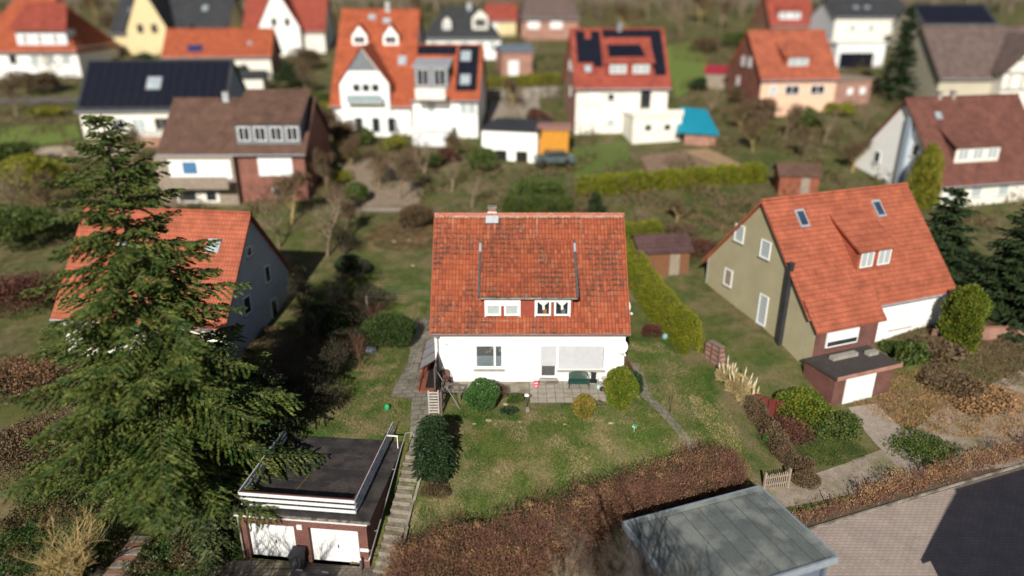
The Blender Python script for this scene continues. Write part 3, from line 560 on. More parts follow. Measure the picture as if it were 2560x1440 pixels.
b = MB(); b.tube([(-3.0, -.1, Hh-.02), (-3.0, -.1, .1)], .04, mat('pale_drain_pipe', (.42, .38, .33), (.3, .27, .23), scale=5), 8); b.build('downpipe', ga)
b = MB(); b.box((-2.95, -.6, .03), (.55, .7, .05), M['concrete'], rz=.2); b.build('drain_cover', ga)
b = MB(); b.tube([(2.72, -.28, -.02), (2.72, -.28, .75)], .05, mat('grey_bollard', (.11, .11, .12)), 10); b.lathe([(0, .8), (.04, .79), (.055, .75), (.055, .72)], M['whiteplastic'], (2.72, -.28, 0)); tag(b.build('bollard'), 'short grey bollard with a white cap beside the right garage door', 'bollard').matrix_world = Matrix.Translation(ga.location)@Matrix.Rotation(R(-6.3), 4, 'Z')
rl = empty('railing', ga.location+Vector((0, 0, Hh+.17)), R(-6.3), 'white three-board railing with brown posts around the black garage roof', 'railing')
X0, X1, Y0, Y1 = -2.95, 2.5, .28, 5.7; bp_ = mat('red_brown_post', (.11, .035, .028), (.08, .03, .025), scale=5)
for z in (.10, .38, .66):
    b = MB(); b.b2(X0, X1, Y0-.05, Y0-.02, z, z+.15, M['whiteplastic']); b.build('board', rl)
    b = MB(); b.b2(X1+.02, X1+.05, Y0-.05, Y1+1.1, z, z+.15, mat('bluish_white_board', (.6, .63, .7), (.55, .58, .65), rough=.5)); b.build('board', rl)
    b = MB(); b.b2(X0-.05, X0-.02, Y0, Y1, z, z+.15, M['whiteplastic']); b.build('board', rl)
for p in [(X0+(X1-X0)*i/4, Y0+.01) for i in range(5)]+[(X1-.01, Y0+(Y1-Y0)*i/4) for i in range(1, 5)]+[(X0, Y0+(Y1-Y0)*i/4) for i in range(1, 5)]:
    b = MB(); b.b2(p[0]-.03, p[0]+.02, p[1]-.02, p[1]+.03, 0, .8, bp_); b.build('post', rl)
b = MB(); b.b2(X0, X1, Y0-.02, Y0+.05, .81, .85, bp_); b.b2(X1-.05, X1+.0, Y0+.05, Y1, .81, .85, bp_); b.build('top_rail', rl)
b = MB(); b.b2(X1+.06, X1+.62, Y1-.15, Y1-.09, .72, .77, M['whiteplastic']); b.b2(X1+.56, X1+.6, Y1-.14, Y1-.1, -.35, .74, M['whiteplastic']); b.build('end_stay', rl)
# steps: treads run down beside the garage
stp = empty('garden_steps', (0, 0, 0), 0, 'long flight of grey concrete steps climbing beside the garage to the garden path', 'steps')
T0, T1 = Vector((-5.02, 31.3, -.62)), Vector((-5.95, 25.5, -3.28)); NS = 15; treadm = mat('step_concrete', (.27, .235, .19), (.2, .17, .135), scale=3, fine=18, fa=.3, c3=(.15, .13, .09), s3=1.5, bump=.008)
edgem = mat('worn_step_edge', (.42, .38, .31), (.33, .29, .23), scale=7, fa=.25)
dirs = (T1-T0).to_2d().normalized(); an = math.atan2(dirs.y, dirs.x)+PI/2
for i in range(NS):
    p = T0+(T1-T0)*((i+.5)/NS); b = MB(); L_ = (T1-T0).to_2d().length/NS; wd = .92+.05*math.sin(i)
    b.box((p.x, p.y, p.z-.4), (wd, L_+.02, .8), treadm, rz=an); q = p-Vector((-dirs.x, -dirs.y, 0))*(L_/2-.02); b.box((q.x, q.y, p.z-.02), (wd, .05, .052), edgem, rz=an); b.build('step', stp)
b = MB()
for k, (s0, s1) in enumerate(((0, .16), (.16, .45), (.45, .66), (.66, 1))):
    a = T0+(T1-T0)*s0; c = T0+(T1-T0)*s1; off = Vector((.56+.05*(k % 2), 0, 0)); zt = a.z+.1
    m_ = (a+c)/2+off; ln = (c-a).to_2d().length; b.bar(a+off+Vector((0, 0, .08)), c+off+Vector((0, 0, .08)), .13, .12, M['concrete']); b.bar(a+off-Vector((0, 0, .3)), c+off-Vector((0, 0, .3)), .11, .64, M['brickdark'])
b.build('side_wall', stp)
hr = MB(); off = Vector((-.52, 0, 0)); gmt = mat('galvanised_rail', (.5, .5, .5), (.4, .4, .41), rough=.4, metal=.4)
pp = [T0+(T1-T0)*f+off+Vector((0, 0, .95)) for f in (-.02, .35, .36, .72, .73, 1.0)]; hr.tube(pp, .024, gmt, 8); hr.tube([pp[0], pp[0]+Vector((.35, .15, 0)), pp[0]+Vector((.45, .1, -.95))], .022, gmt, 6)
hr.tube([pp[-1], pp[-1]+Vector((-.05, -.12, -.12)), pp[-1]+Vector((-.25, -.05, -.15))], .022, gmt, 6)
for f in (.3, .55, .8, .95): a = T0+(T1-T0)*f+off+Vector((0, 0, .94)); hr.tube([a, a+Vector((-.16, 0, -.04))], .015, gmt, 5)
tag(hr.build('handrail'), 'galvanised handrail running down the garage side of the concrete steps', 'handrail')
# ------------------------------------------------------------------ grey flat-roofed carport
cp = empty('carport', (12.05, 28.5, -3.33), R(20.3), 'grey flat-roofed carport with felt strips, a raised metal rim and dark corner shadow', 'carport')
cs = mat('blue_grey_cladding', (.13, .16, .21), (.11, .14, .185), rough=.6, fa=.06)
feltg = mat('grey_green_roof_felt', (.125, .145, .142), (.095, .108, .108), rough=.85, scale=.8, fine=20, fa=.2, c3=(.2, .215, .2), s3=.9)
CL, CD = 7.52, 5.15   # x from -CL to 0, y from -CD to 0
b = MB(); b.b2(-CL+.1, -.1, -CD+.1, -.1, 2.45, 2.62, feltg); b.build('roof', cp)
b = MB(); sm = mat('felt_joint', (.045, .05, .05), (.07, .075, .07), scale=3)
for i in range(1, 8): x = -CL+.25+i*.88; b.b2(x-.016, x+.016, -CD+.25, -.32, 2.62, 2.625, sm)
b.b2(-CL+.4, -.3, -.33, -.318, 2.62, 2.626, sm); b.b2(-.52, -.508, -CD+.2, -.3, 2.62, 2.626, sm); b.b2(-.42, -.41, -CD+.2, -.25, 2.62, 2.63, mat('chalky_water_mark', (.33, .36, .36), (.2, .22, .22), scale=5, fine=12, fa=.4)); b.build('seam', cp)
rm_ = mat('pale_zinc_rim', (.34, .40, .46), (.28, .33, .39), rough=.4, metal=.3, fa=.1)
b = MB()
for x0, x1, y0, y1 in ((-CL, 0, -.1, 0), (-CL, 0, -CD, -CD+.1), (-CL, -CL+.1, -CD+.1, -.1), (-.1, 0, -CD+.1, -.1)): b.b2(x0, x1, y0, y1, 2.34, 2.70, rm_)
b.build('rim', cp)
b = MB(); b.poly([(-CL+.1, -.1, 2.69), (-.1, -.1, 2.69), (-.3, -.3, 2.625), (-CL+.3, -.3, 2.625)], (0, 0, -.01), feltg); b.poly([(-.1, -.1, 2.69), (-.1, -CD+.1, 2.69), (-.3, -CD+.1, 2.625), (-.3, -.3, 2.625)], (0, 0, -.01), feltg); b.build('upstand', cp)
b = MB(); b.b2(-CL+.12, -.35, -.28, -.2, 0, 2.45, cs); b.b2(-.45, -.37, -CD+.35, -.28, 0, 2.45, cs); b.b2(-CL+.12, -CL+.2, -CD+.35, -.28, 0, 2.45, cs); b.b2(-2.6, -.45, -CD+.4, -CD+.5, 0, 2.45, cs)
for i in range(24): y = -CD+.5+i*.2; b.b2(-.372, -.362, y, y+.008, .05, 2.44, M['darkpaint'])
b.build('wall', cp)
for x in (-.4, -3.6, -CL+.25): b = MB(); b.b2(x-.07, x+.07, -CD+.18, -CD+.32, 0, 2.45, cs); b.build('post', cp)
# ------------------------------------------------------------------ cellar stair under a glass canopy left of the house
cc = empty('cellar_entrance', (-5.0, 37.2, 0), 0, 'cellar stairwell with red brick floor under a grey sheet canopy at the left house wall', 'cellar entrance')
b = MB(); rb = mat('red_tiled_floor', (.28, .09, .05), (.2, .07, .04), scale=5)
b.b2(-.42, .45, -1.0, 3.6, -.02, .075, rb); b.build('floor', cc)
b = MB(); b.b2(-.5, -.42, -1.0, 3.9, -.1, .2, M['brickred']); b.build('wall', cc)
b = MB(); b.b2(-.1, .47, -.6, 3.7, .08, .1, M['dark']); b.build('stairwell', cc)  # flat near-black sheet on the floor, painting the shade of the stairwell
red = mat('dark_red_metal', (.16, .03, .025)); sheetm = mat('grey_canopy_sheet', (.3, .32, .34), (.24, .26, .28), rough=.3, spec=.5)
for i in range(3):
    y = 0+i*1.28; b = MB(); b.add([(-.5, y, .95), (.46, y, 1.6), (.46, y+1.22, 1.6), (-.5, y+1.22, .95), (-.5, y, .93), (.46, y, 1.58), (.46, y+1.22, 1.58), (-.5, y+1.22, .93)], [(0, 1, 2, 3), (7, 6, 5, 4), (0, 4, 5, 1), (1, 5, 6, 2), (2, 6, 7, 3), (3, 7, 4, 0)], sheetm); b.build('canopy_panel', cc)
b = MB()
for i in range(4): y = i*1.27-.02; b.bar((-.5, y, .97), (.46, y, 1.62), .03, .03, red); b.bar((-.5, y, .95), (-.5, y, .1), .03, .03, red); b.bar((-.5, y, .4), (.1, y+.5, 1.3), .02, .02, red)
b.bar((-.5, 0, .97), (-.5, 3.85, .97), .03, .03, red); b.build('frame', cc)
# ------------------------------------------------------------------ trellis, slatted fence, bean poles
brn = mat('grey_brown_timber', (.15, .12, .1), (.1, .08, .07), scale=6, fa=.3)
tr = empty('lattice_trellis', (-4.36, 36.3, .02), 0, 'brown diagonal lattice trellis standing out from the left house corner', 'trellis'); b = MB()
for i in range(-9, 12):
    for sgn in (1, -1):
        y0 = i*.2; pts = []
        for t_ in np.linspace(0, 2.0, 41):
            y = y0+sgn*t_ if sgn > 0 else y0+2-t_
            if -1.0 <= y <= 1.0: pts.append((0+.012*sgn, y, t_))
        if len(pts) > 1: b.bar(pts[0], pts[-1], .035, .012, brn)
for y in (-1.02, 1.02): b.b2(-.03, .03, y-.03, y+.03, 0, 2.06, brn)
b.b2(-.03, .03, -1, 1, 2.0, 2.05, brn); b.b2(-.03, .03, -1, 1, 0, .05, brn); b.build('lattice', tr)
gt = empty('slatted_fence', (-4.3, 34.0, -.08), 0, 'weathered white horizontal slats on a fence panel beside the garden path', 'fence')
ww = mat('weathered_white_slats', (.48, .44, .42), (.36, .32, .3), scale=6, fa=.2)
for i in range(8): b = MB(); b.b2(-.33, .28, -.03, 0, .1+i*.175, .19+i*.175, ww); b.build('slat', gt)
for x in (-.31, .22): b = MB(); b.b2(x, x+.06, 0.001, .05, 0, 1.5, ww); b.build('post', gt)
pf = empty('timber_fence', (-3.98, 34.9, -.08), 0, 'dark timber fence frame with rails running from the white slats towards the house', 'fence')
for (x, y, h) in ((0.08, -.95, 1.45), (.1, .0, 1.5), (.12, .9, 1.4), (1.0, .3, 1.2)): b = MB(); b.b2(x-.06, x+.06, y-.06, y+.06, 0, h, brn); b.build('post', pf)
for z in (.5, 1.0, 1.4): b = MB(); b.bar((.08, -.9, z), (.12, .9, z), .03, .12, brn); b.build('rail', pf)
b = MB(); b.bar((.12, .25, 1.25), (1.0, .3, 1.2), .03, .14, brn); b.bar((.12, .25, .9), (1.0, .3, .85), .03, .08, brn); b.build('rail', pf)
b = MB(); b.tube([(-4.35, 35.9, 1.7), (-2.9, 34.3, .05)], .022, M['metal'], 6); tag(b.build('metal_pole'), 'thin pale pole leaning from the trellis down to the grass', 'pole')
# ------------------------------------------------------------------ garden furniture and small things
def chairshape(t, w_, seat, back, legs, sh, bh, d=.48, cutbars=0):
    b = MB(); b.box((0, 0, sh), (w_-.1, d, .04), seat); b.box((0, -d/2+.01, sh-.04), (w_-.12, .03, .09), seat); b.build('seat', t, )
    b = MB(); n = cutbars or 7; prof = []
    for i in range(n):
        f = (i+.5)/n; x = (f-.5)*(w_-.12); top = sh+(bh-sh)*(1-.32*abs(2*f-1)**2.6); wd = (w_-.12)/n*(.62 if cutbars else 1.02)
        b.bar((x, d/2-.02, sh+.02), (x*1.04, d/2+.10, top), wd, .025, back)
    pts = [Vector(((w_/2-.02)*math.cos(a)*-1, d/2+.04+.07*math.sin(a), sh+.22+(bh-sh-.22)*math.sin(a)**.6)) for a in np.linspace(0.0, PI, 15)]
    b.tube(pts, .028, back, 6); b.build('backrest', t)
    for sx in (-1, 1):
        x = sx*(w_/2-.03); b = MB(); b.tube([(x, d/2+.04, sh+.22), (x*1.03, 0, sh+.24), (x*1.02, -d/2+.02, sh+.18), (x*1.03, -d/2-.02, sh-.05)], .027, legs, 6); b.build('armrest', t)
        for y0, y1 in ((-d/2, -d/2-.04), (d/2, d/2+.06)): b = MB(); b.tube([(x, y0, sh+.02), (x*1.05, y1, 0)], [.034, .024], legs, 6); b.build('leg', t)
gp = mat('dark_green_plastic', (.012, .06, .045), (.01, .05, .038), rough=.4, spec=.5); bpz = mat('brown_plastic', (.13, .065, .05), (.11, .055, .042), rough=.45)
t = empty('garden_bench', (3.92, 36.75, .05), 0, 'dark green plastic two-seat garden bench with slatted round back against the white wall', 'bench'); chairshape(t, 1.18, gp, gp, gp, .42, .88, .46, cutbars=16)
t = empty('plastic_chair', (-3.95, 37.0, .04), R(8), 'brown plastic armchair with a rounded back in the left corner by the trellis', 'chair'); chairshape(t, .62, bpz, bpz, bpz, .44, .88, .44)
t = empty('metal_chair', (4.77, 36.72, .05), R(-6), 'silver tube garden chair with black seat and back beside the green bench', 'chair'); bk = mat('black_fabric', (.018, .02, .024), rough=.8); al = mat('aluminium_tube', (.6, .6, .6), metal=.5, rough=.35)
b = MB(); b.box((0, 0, .43), (.42, .42, .05), bk); b.build('seat', t); b = MB(); b.box((0, .22, .66), (.3, .05, .44), bk, rx=-.15); b.build('backrest', t)
b = MB(); b.tube([(-.27, -.22, 0), (-.27, -.2, .6), (-.26, .1, .66), (-.2, .26, .82), (0, .28, .9), (.2, .26, .82), (.26, .1, .66), (.27, -.2, .6), (.27, -.22, 0)], .017, al, 6); b.tube([(-.26, -.2, .36), (.26, -.2, .36)], .015, al, 6); b.tube([(-.26, .26, 0), (-.26, .16, .64)], .015, al, 6); b.tube([(.26, .26, 0), (.26, .16, .64)], .015, al, 6); b.build('frame', t)
b = MB(); b.box((3.35, 35.55, .062), (.95, .62, .022), mat('black_rubber_mat', (.022, .024, .028), (.03, .032, .036), fa=.2)); tag(b.build('door_mat'), 'black rectangular mat lying on the patio slabs', 'mat')
t = empty('bird_bath', (5.42, 35.85, .05), 0, 'white round bird bath bowl on a thin post beside the tall thuja', 'bird bath'); b = MB(); b.lathe([(0, .98), (.2, 1.0), (.31, 1.08), (.32, 1.1), (.29, 1.09), (.18, 1.03), (0, 1.01)], M['sill'] if 0 else mat('chalky_stone', (.62, .58, .52), (.45, .4, .36), scale=8, fa=.15), n=28); b.build('bowl', t); b = MB(); b.tube([(0, 0, 0), (0, 0, 1.0)], .03, M['barkgrey'], 8); b.build('post', t)
t = empty('garden_lamp', (.83, 34.55, -.05), 0, 'thin garden lamp with a small white mushroom shade at the patio corner', 'lamp'); b = MB(); b.tube([(0, 0, 0), (0, 0, .85)], .02, M['darkpaint'], 6); b.build('pole', t); b = MB(); b.lathe([(0, .93), (.08, .91), (.14, .86), (.15, .83), (.02, .85)], M['whiteplastic'], n=18); b.build('lamp_shade', t)
b = MB(); b.box((.86, 34.2, .06), (.2, .16, .26), M['concrete'], rz=.2, rx=.1); tag(b.build('stone_block'), 'small upright pale stone block in the grass below the garden lamp', 'stone')
t = empty('toy_case', (1.42, 36.8, .05), 0, 'pink and white toy case standing left of the patio step', 'toy'); b = MB(); b.box((0, 0, .2), (.28, .18, .34), mat('pink_plastic', (.75, .05, .12), (.6, .04, .1))); b.build('body', t)
b = MB(); b.box((-.05, -.095, .28), (.05, .02, .1), M['whiteplastic'], ry=.5); b.box((.05, -.095, .28), (.05, .02, .1), M['whiteplastic'], ry=-.5); b.box((0, -.095, .1), (.12, .02, .05), M['whiteplastic']); b.tube([(-.07, 0, .37), (-.05, 0, .43), (.05, 0, .43), (.07, 0, .37)], .012, M['whiteplastic'], 5); b.build('trim', t)
def blob(name, c, r, m, label, cat, sz=1, parent=None, sx=1):
    b = MB(); pr = [(r*math.sin(a), -r*math.cos(a)*sz) for a in np.linspace(0, PI, 9)]; b.lathe([(max(p, 1e-4), q) for p, q in pr], m, n=14, sx=sx); v = np.array(b.v); v *= (lumps(nrm(v+1e-6), 4, .18)[:, None]); b.v = [tuple(x+np.array(c)) for x in v]; return tag(b.build(name, parent, smooth=True), label, cat)
blob('ball', (5.08, 36.5, .2), .15, mat('pale_turquoise_plastic', (.45, .62, .6)), 'pale turquoise ball under the bird bath at the wall', 'ball')
blob('flower_pot', (5.25, 36.3, .17), .15, mat('dark_purple_plastic', (.06, .015, .03)), 'dark purple flower pot beside the pale turquoise ball', 'flower pot', 1.2)
b = MB(); b.box((5.62, 35.9, .27), (.26, .22, .2), mat('orange_plastic', (.85, .16, .03)), rz=.5); b.box((5.6, 35.92, .4), (.16, .2, .08), mat('orange_plastic', (.85, .16, .03)), rz=.2); b.tube([(5.55, 35.8, .08), (5.7, 35.8, .08)], .07, M['darkpaint'], 10); tag(b.build('toy_truck'), 'orange plastic toy truck beneath the tall thuja', 'toy')
b = MB(); b.lathe([(0, 0), (.14, 0), (.17, .2), (.15, .22), (.13, .05), (0, .04)], mat('turquoise_plastic', (.02, .42, .42)), (5.73, 35.5, .05), 16); b.tube([(5.60, 35.5, .26), (5.73, 35.5, .4), (5.86, 35.5, .26)], .01, M['whiteplastic'], 4); tag(b.build('toy_bucket'), 'turquoise plastic toy bucket at the patio edge under the thuja', 'bucket')
b = MB(); b.box((4.95, 35.2, .06), (.5, .12, .02), mat('dead_leaf_litter', (.08, .05, .04), fa=.6), rz=-.6); b.box((5.1, 35.05, .06), (.9, .1, .015), mat('dead_leaf_litter', (.08, .05, .04), fa=.6), rz=-.1); tag(b.build('leaf_litter'), kind='stuff', label='dark leaf litter in the joints of the patio', cat='leaf litter')
def pinwheel(p, h, label, c=(.05, .45, .28)):
    t = empty('pinwheel', p, 0, label, 'pinwheel'); m_ = mat('pinwheel_foil', c, (.4, .7, .55), rough=.3); b = MB(); b.tube([(0, 0, 0), (0, 0, h)], .008, M['whiteplastic'], 5); b.build('stick', t); b = MB()
    for k in range(6): a = k*PI/3; b.poly([(0, -.03, h), (.15*math.cos(a), -.03, h+.15*math.sin(a)), (.13*math.cos(a+.6), -.07, h+.13*math.sin(a+.6))], (0, .004, 0), m_)
    b.build('sails', t)
pinwheel(hit(1585, 1080), .4, 'mint green pinwheel stuck in the middle of the front lawn'); 
q = hit(968, 1024); blob('toy_frog', (q.x, q.y, q.z+.15), .16, mat('green_plastic', (.03, .35, .12)), 'bright green garden toy on the grass left of the path', 'garden ornament', 1.3)
q = hit(1100, 1090); blob('stone', (q.x+.05, q.y, q.z+.1), .14, mat('pale_blue_plastic', (.4, .45, .6)), 'pale bluish stone in the shade beside the holly', 'stone', .8)
q = hit(928, 880); blob('stone', (q.x, q.y, q.z+.2), .42, mat('grey_tarp', (.23, .24, .3), (.12, .12, .16), scale=6, fa=.4), 'large grey wrapped bundle under the bare tree on the left lawn', 'bundle', .7)
q = hit(795, 985); b = MB(); b.box((q.x, q.y, q.z+.3), (.35, .06, .7), mat('grey_stone_slab', (.2, .2, .22)), rz=.5, ry=.5); tag(b.build('stone_slab'), 'leaning grey slab in the shade of the left slope', 'slab')
# row of pale stones across the lawn bank
for i, (px, s_) in enumerate(((1150, .08), (1185, .09), (1222, .14), (1240, .06), (1300, .09), (1388, .06), (1412, .08), (1460, .06), (1528, .13))):
    q = hit(px, 1056+(5*math.sin(i*2.4))); b = blob('edging_stone', (q.x, q.y, q.z+.0), s_, M.setdefault('edgestone', mat('pale_limestone', (.4, .34, .23), (.28, .23, .15), scale=8, fa=.25)), 'pale limestone edging stone in the grassy row below the patio', 'stone', .55, sx=1.5); b['group'] = 'edging stones across the lawn bank'
for i, (px, py) in enumerate(((1190, 1008), (1265, 1012), (1275, 1020), (985, 605), (1022, 602), (1032, 665))):
    q = hit(px, py); b = blob('stone', (q.x, q.y, q.z+.04), .13, M['edgestone'], ['pale stone at the left foot of the laurel', 'pale stone between the small green shrubs left of the garden lamp', 'pale stone just left of the upright stone block', 'leftmost pale stone on the lawn behind the house', 'second pale stone on the back lawn under the brown shrub', 'pale stone beside the washing line'][i], 'stone', .55, sx=1.4)
# washing line
wlne = empty('washing_line', (0, 0, 0), 0, 'washing line with wires strung between grey wooden posts left of the house', 'washing line')
pA, pB = hit(1078, 690), hit(1075, 752); gw_ = mat('grey_post_wood', (.2, .17, .14), (.15, .13, .11), scale=6)
pA = Vector((-5.6, 47.6, .15)); pB = Vector((-5.6, 45.7, .05)); far = [Vector((-10.2, 48.2, .1)), Vector((-10.2, 46.0, .1))]
for p in [pA, pB]+far: b = MB(); b.tube([p, p+Vector((0, 0, 1.9))], .06, gw_, 8); b.build('post', wlne)
b = MB(); b.bar(pA+Vector((0, 0, 1.85)), pB+Vector((0, 0, 1.85)), .05, .08, gw_); b.bar(far[0]+Vector((0, 0, 1.85)), far[1]+Vector((0, 0, 1.85)), .05, .08, gw_); b.build('crossbar', wlne)
for i in range(5):
    f = i/4; a = pA.lerp(pB, f)+Vector((0, 0, 1.9)); c = far[0].lerp(far[1], f)+Vector((0, 0, 1.9)); b = MB(); b.tube([a, a.lerp(c, .5)-Vector((0, 0, .06)), c], .006, M['metal'], 4); b.build('wire', wlne)
# wheelie bin
t = empty('wheelie_bin', hit(748, 1425)+Vector((0, 0, .02)), R(-8), 'dark grey wheelie bin with a pale round mark standing between the garage doors', 'bin'); bm_ = mat('dark_grey_bin_plastic', (.035, .036, .042), (.03, .031, .036), rough=.5)
b = MB(); vs = [(-.21, -.24, .05), (.21, -.24, .05), (.21, .2, .05), (-.21, .2, .05), (-.27, -.32, .98), (.27, -.32, .98), (.27, .3, .98), (-.27, .3, .98)]; b.add(vs, [(3, 2, 1, 0), (4, 5, 6, 7), (0, 1, 5, 4), (1, 2, 6, 5), (2, 3, 7, 6), (3, 0, 4, 7)], bm_); b.box((0, -.01, .97), (.59, .68, .05), bm_); b.build('body', t)
b = MB(); b.poly([(-.3, -.36, 1.0), (.3, -.36, 1.0), (.3, .33, 1.06), (-.3, .33, 1.06)], (0, 0, .035), bm_); b.tube([(-.27, .38, 1.02), (.27, .38, 1.02)], .022, bm_, 6); b.build('lid', t)
b = MB(); 
for k in range(10):
    a = k*PI/5; c = a+PI/5; z = .62; b.bar((.08*math.cos(a), -.285+.0, z+.08*math.sin(a)), (.08*math.cos(c), -.285, z+.08*math.sin(c)), .035, .012, M['sill'])
b.build('emblem', t)
for x in (-.24, .24): b = MB(); b.tube([(x-.03, .24, .12), (x+.03, .24, .12)], .12, M['dark'], 14); b.build('wheel', t)
# car whose roof just enters the bottom edge
def car(name, loc, rz, label, paint):
    t = empty(name, loc, rz, label, 'car'); b = MB(); pr = [(-2.1, .3), (-2.15, .75), (-1.9, .95), (-1.15, 1.02), (-.5, 1.42), (.9, 1.45), (1.6, 1.05), (2.1, .9), (2.15, .4), (2.0, .28)]
    def sec(w1, w2):
        return [(x, (w1 if z < 1.0 else w2)*s_, z) for s_ in (-1, 1) for x, z in pr]
    vs = sec(.85, .66); n = len(pr); b.add(vs, [tuple(range(n)), tuple(range(2*n-1, n-1, -1))]+[(i, i+n, (i+1) % n+n, (i+1) % n) for i in range(n)], paint); b.build('body', t)
    b = MB(); b.poly([(-1.12, -.66, 1.06), (-.56, -.6, 1.41), (-.56, .6, 1.41), (-1.12, .66, 1.06)], (-.02, 0, .02), M['glass']); b.poly([(.95, -.6, 1.43), (1.52, -.66, 1.1), (1.52, .66, 1.1), (.95, .6, 1.43)], (.02, 0, .02), M['glass']); b.build('windscreen', t)
    for sx in (-1, 1): b = MB(); b.poly([(-1.0, .79*sx, 1.03), (-.45, .69*sx, 1.37), (.85, .69*sx, 1.39), (1.4, .79*sx, 1.05)], (0, .02*sx, 0), M['glass']); b.build('side_window', t)
    for x in (-1.35, 1.3):
        for sx in (-1, 1): b = MB(); b.tube([(x, sx*.68, .33), (x, sx*.87, .33)], .33, M['dark'], 18); b.build('wheel', t); 
    for sx in (-1, 1): b = MB(); b.box((-2.13, .6*sx, .72), (.06, .3, .14), M['whiteplastic']); b.build('headlight', t)
    return t
car('parked_car', (-9.2, 22.75, -3.33), R(-96), 'dark parked car whose roof just shows in front of the garages', mat('dark_car_paint', (.02, .023, .03), rough=.2, spec=.6))
# picket gate, poles, brick pile
t = empty('picket_gate', hit(1940, 1222)+Vector((0, 0, 0)), R(14), 'small weathered wooden picket gate between the brown hedge ends', 'gate'); pw = mat('weathered_pickets', (.36, .29, .23), (.25, .2, .16), scale=6, fa=.25)
for i in range(10): b = MB(); b.b2(-.62+i*.125, -.56+i*.125, -.02, .0, .06, 1.0+.03*(i % 3), pw); b.build('picket', t)
for z in (.3, .75): b = MB(); b.b2(-.68, .66, .001, .05, z, z+.07, pw); b.build('rail', t)
for x in (-.75, .7): b = MB(); b.b2(x-.06, x+.06, -.05, .07, -.05, 1.15, pw); b.build('post', t)
t = empty('brick_stack', hit(1785, 905)+Vector((0, 0, -.1)), R(25), 'stack of red bricks and weathered timber at the end of the yellow-green hedge', 'brick stack')
for i in range(9):
    b = MB(); b.box((rng.normal(0, .03), rng.normal(0, .05), .1+i*.16), (.5-.012*i, 1.7-.07*i, .13), M['brickpale'] if i % 2 else M['brickred'], rz=rng.normal(0, .03)); b.build('brick_layer', t)
for y in (-.7, 0, .6): b = MB(); b.bar((-.3, y, 0), (-.3, y, 1.5), .08, .05, brn); b.build('timber', t)
b = MB(); b.tube([(-0, 0, 0), (.02, .05, 1.25)], .02, M['darkpaint'], 5); o = tag(b.build('garden_stake'), 'thin dark garden stake beside the right path', 'stake'); o.location = hit(1675, 1035)
b = MB(); b.tube([(-0, 0, 0), (.02, .05, 1.4)], .025, M['whiteplastic'], 5); o = tag(b.build('white_post'), 'slim white post beside the brick stack', 'post'); o.location = hit(1800, 915)
def shed(name, c, rz, wx, dy, hz, rise, wallm, roofm, label, cat='shed', door=None):
    t = empty(name, c, rz, label, cat); b = MB(); b.b2(-wx/2, wx/2, -dy/2, dy/2, -1.2, hz, wallm)
    for x in (-wx/2+.001, wx/2-.001): b.add([(x, -dy/2, hz), (x, dy/2, hz), (x, 0, hz+rise)], [(0, 1, 2)], wallm)
    b.build('wall', t)
    b = MB(); o_ = .25; s_ = rise/(dy/2)
    for sg in (-1, 1): b.poly([(-wx/2-o_, sg*(dy/2+o_), hz-o_*s_+.03), (wx/2+o_, sg*(dy/2+o_), hz-o_*s_+.03), (wx/2+o_, 0, hz+rise+.03), (-wx/2-o_, 0, hz+rise+.03)], (0, 0, .08), roofm)
    b.build('roof', t)
    if door: b = MB(); b.b2(-.4+door, .4+door, -dy/2-.03, -dy/2, 0, 1.8, M['timberwall']); b.build('door', t)
    return t
orangewood = mat('orange_brown_timber', (.2, .09, .045), (.15, .07, .035), scale=3, stretch=(1, 1, 9), fa=.2)
shed('garden_shed', hit(1652, 690)+Vector((0, 1.4, 0)), R(8), 4.0, 3.0, 2.1, .85, orangewood, brick_mat('plum_shingles', (.11, .06, .06), (.09, .05, .05), (.03, .02, .02), bw=.35, bh=.3, roof=True, bump=.02), 'orange-brown timber shed with a plum shingle roof behind the yellow-green hedge', door=.8)
# ------------------------------------------------------------------ plants
def cloud_pts(n, rx, ry, rz, shell=.55, amp=.3, k=6, r=None, flat=0):
    """points through a lumpy ellipsoid, denser towards its outside; returns centres, outward directions"""
    r = r or rng; d = nrm(r.normal(size=(n, 3))); d[:, 2] = np.where(d[:, 2] < -.5, -d[:, 2], d[:, 2]); L_ = lumps(d, k, amp, r); rad = (shell+(1-shell)*r.random(n)**.6)*L_
    p = d*rad[:, None]*np.array([rx, ry, rz]); return p, d
def bush(name, loc, rx, ry, h, m, label, cat='shrub', n=6000, leaf=.05, asp=.5, up=.3, amp=.3, shell=.55, group=None, stem=True, upward=0, seedv=None, parentless=True, gaps=0, wild=.6, bot=.12):
    r = np.random.default_rng(seedv or int(abs(loc[0]*131+loc[1]*17))+n); t = empty(name, loc, 0, label, cat, group)
    p, d = cloud_pts(n, rx, ry, h/2, shell, amp, r=r); p[:, 2] += h/2+bot*0
    if gaps:
        q = nrm(r.normal(size=(gaps, 3)))*np.array([rx, ry, h/2])+np.array([0, 0, h/2]); dd = np.min(np.linalg.norm(p[:, None]-q[None], axis=2), 1); p = p[dd > .22*min(rx, h/2)]; d = nrm(p-np.array([0, 0, h/2]))
    p[:, 2] = np.maximum(p[:, 2], .02); ax = nrm(d*(1-upward)+np.array([0, 0, 1])*(up+upward*2)+r.normal(size=p.shape)*wild)
    npmesh('foliage', leafquads(p, ax, leaf*r.uniform(.6, 1.4, len(p)), asp, r), 4, m, t)
    if stem:
        b = MB(); 
        for i in range(5): a = i*1.3; b.tube([(0, 0, -.1), (rx*.25*math.cos(a), ry*.25*math.sin(a), h*.4), (rx*.55*math.cos(a), ry*.55*math.sin(a), h*.75)], [.04*h/1.5, .03*h/1.5, .01], M['bark'], 5)
        b.build('stem', t)
    return t
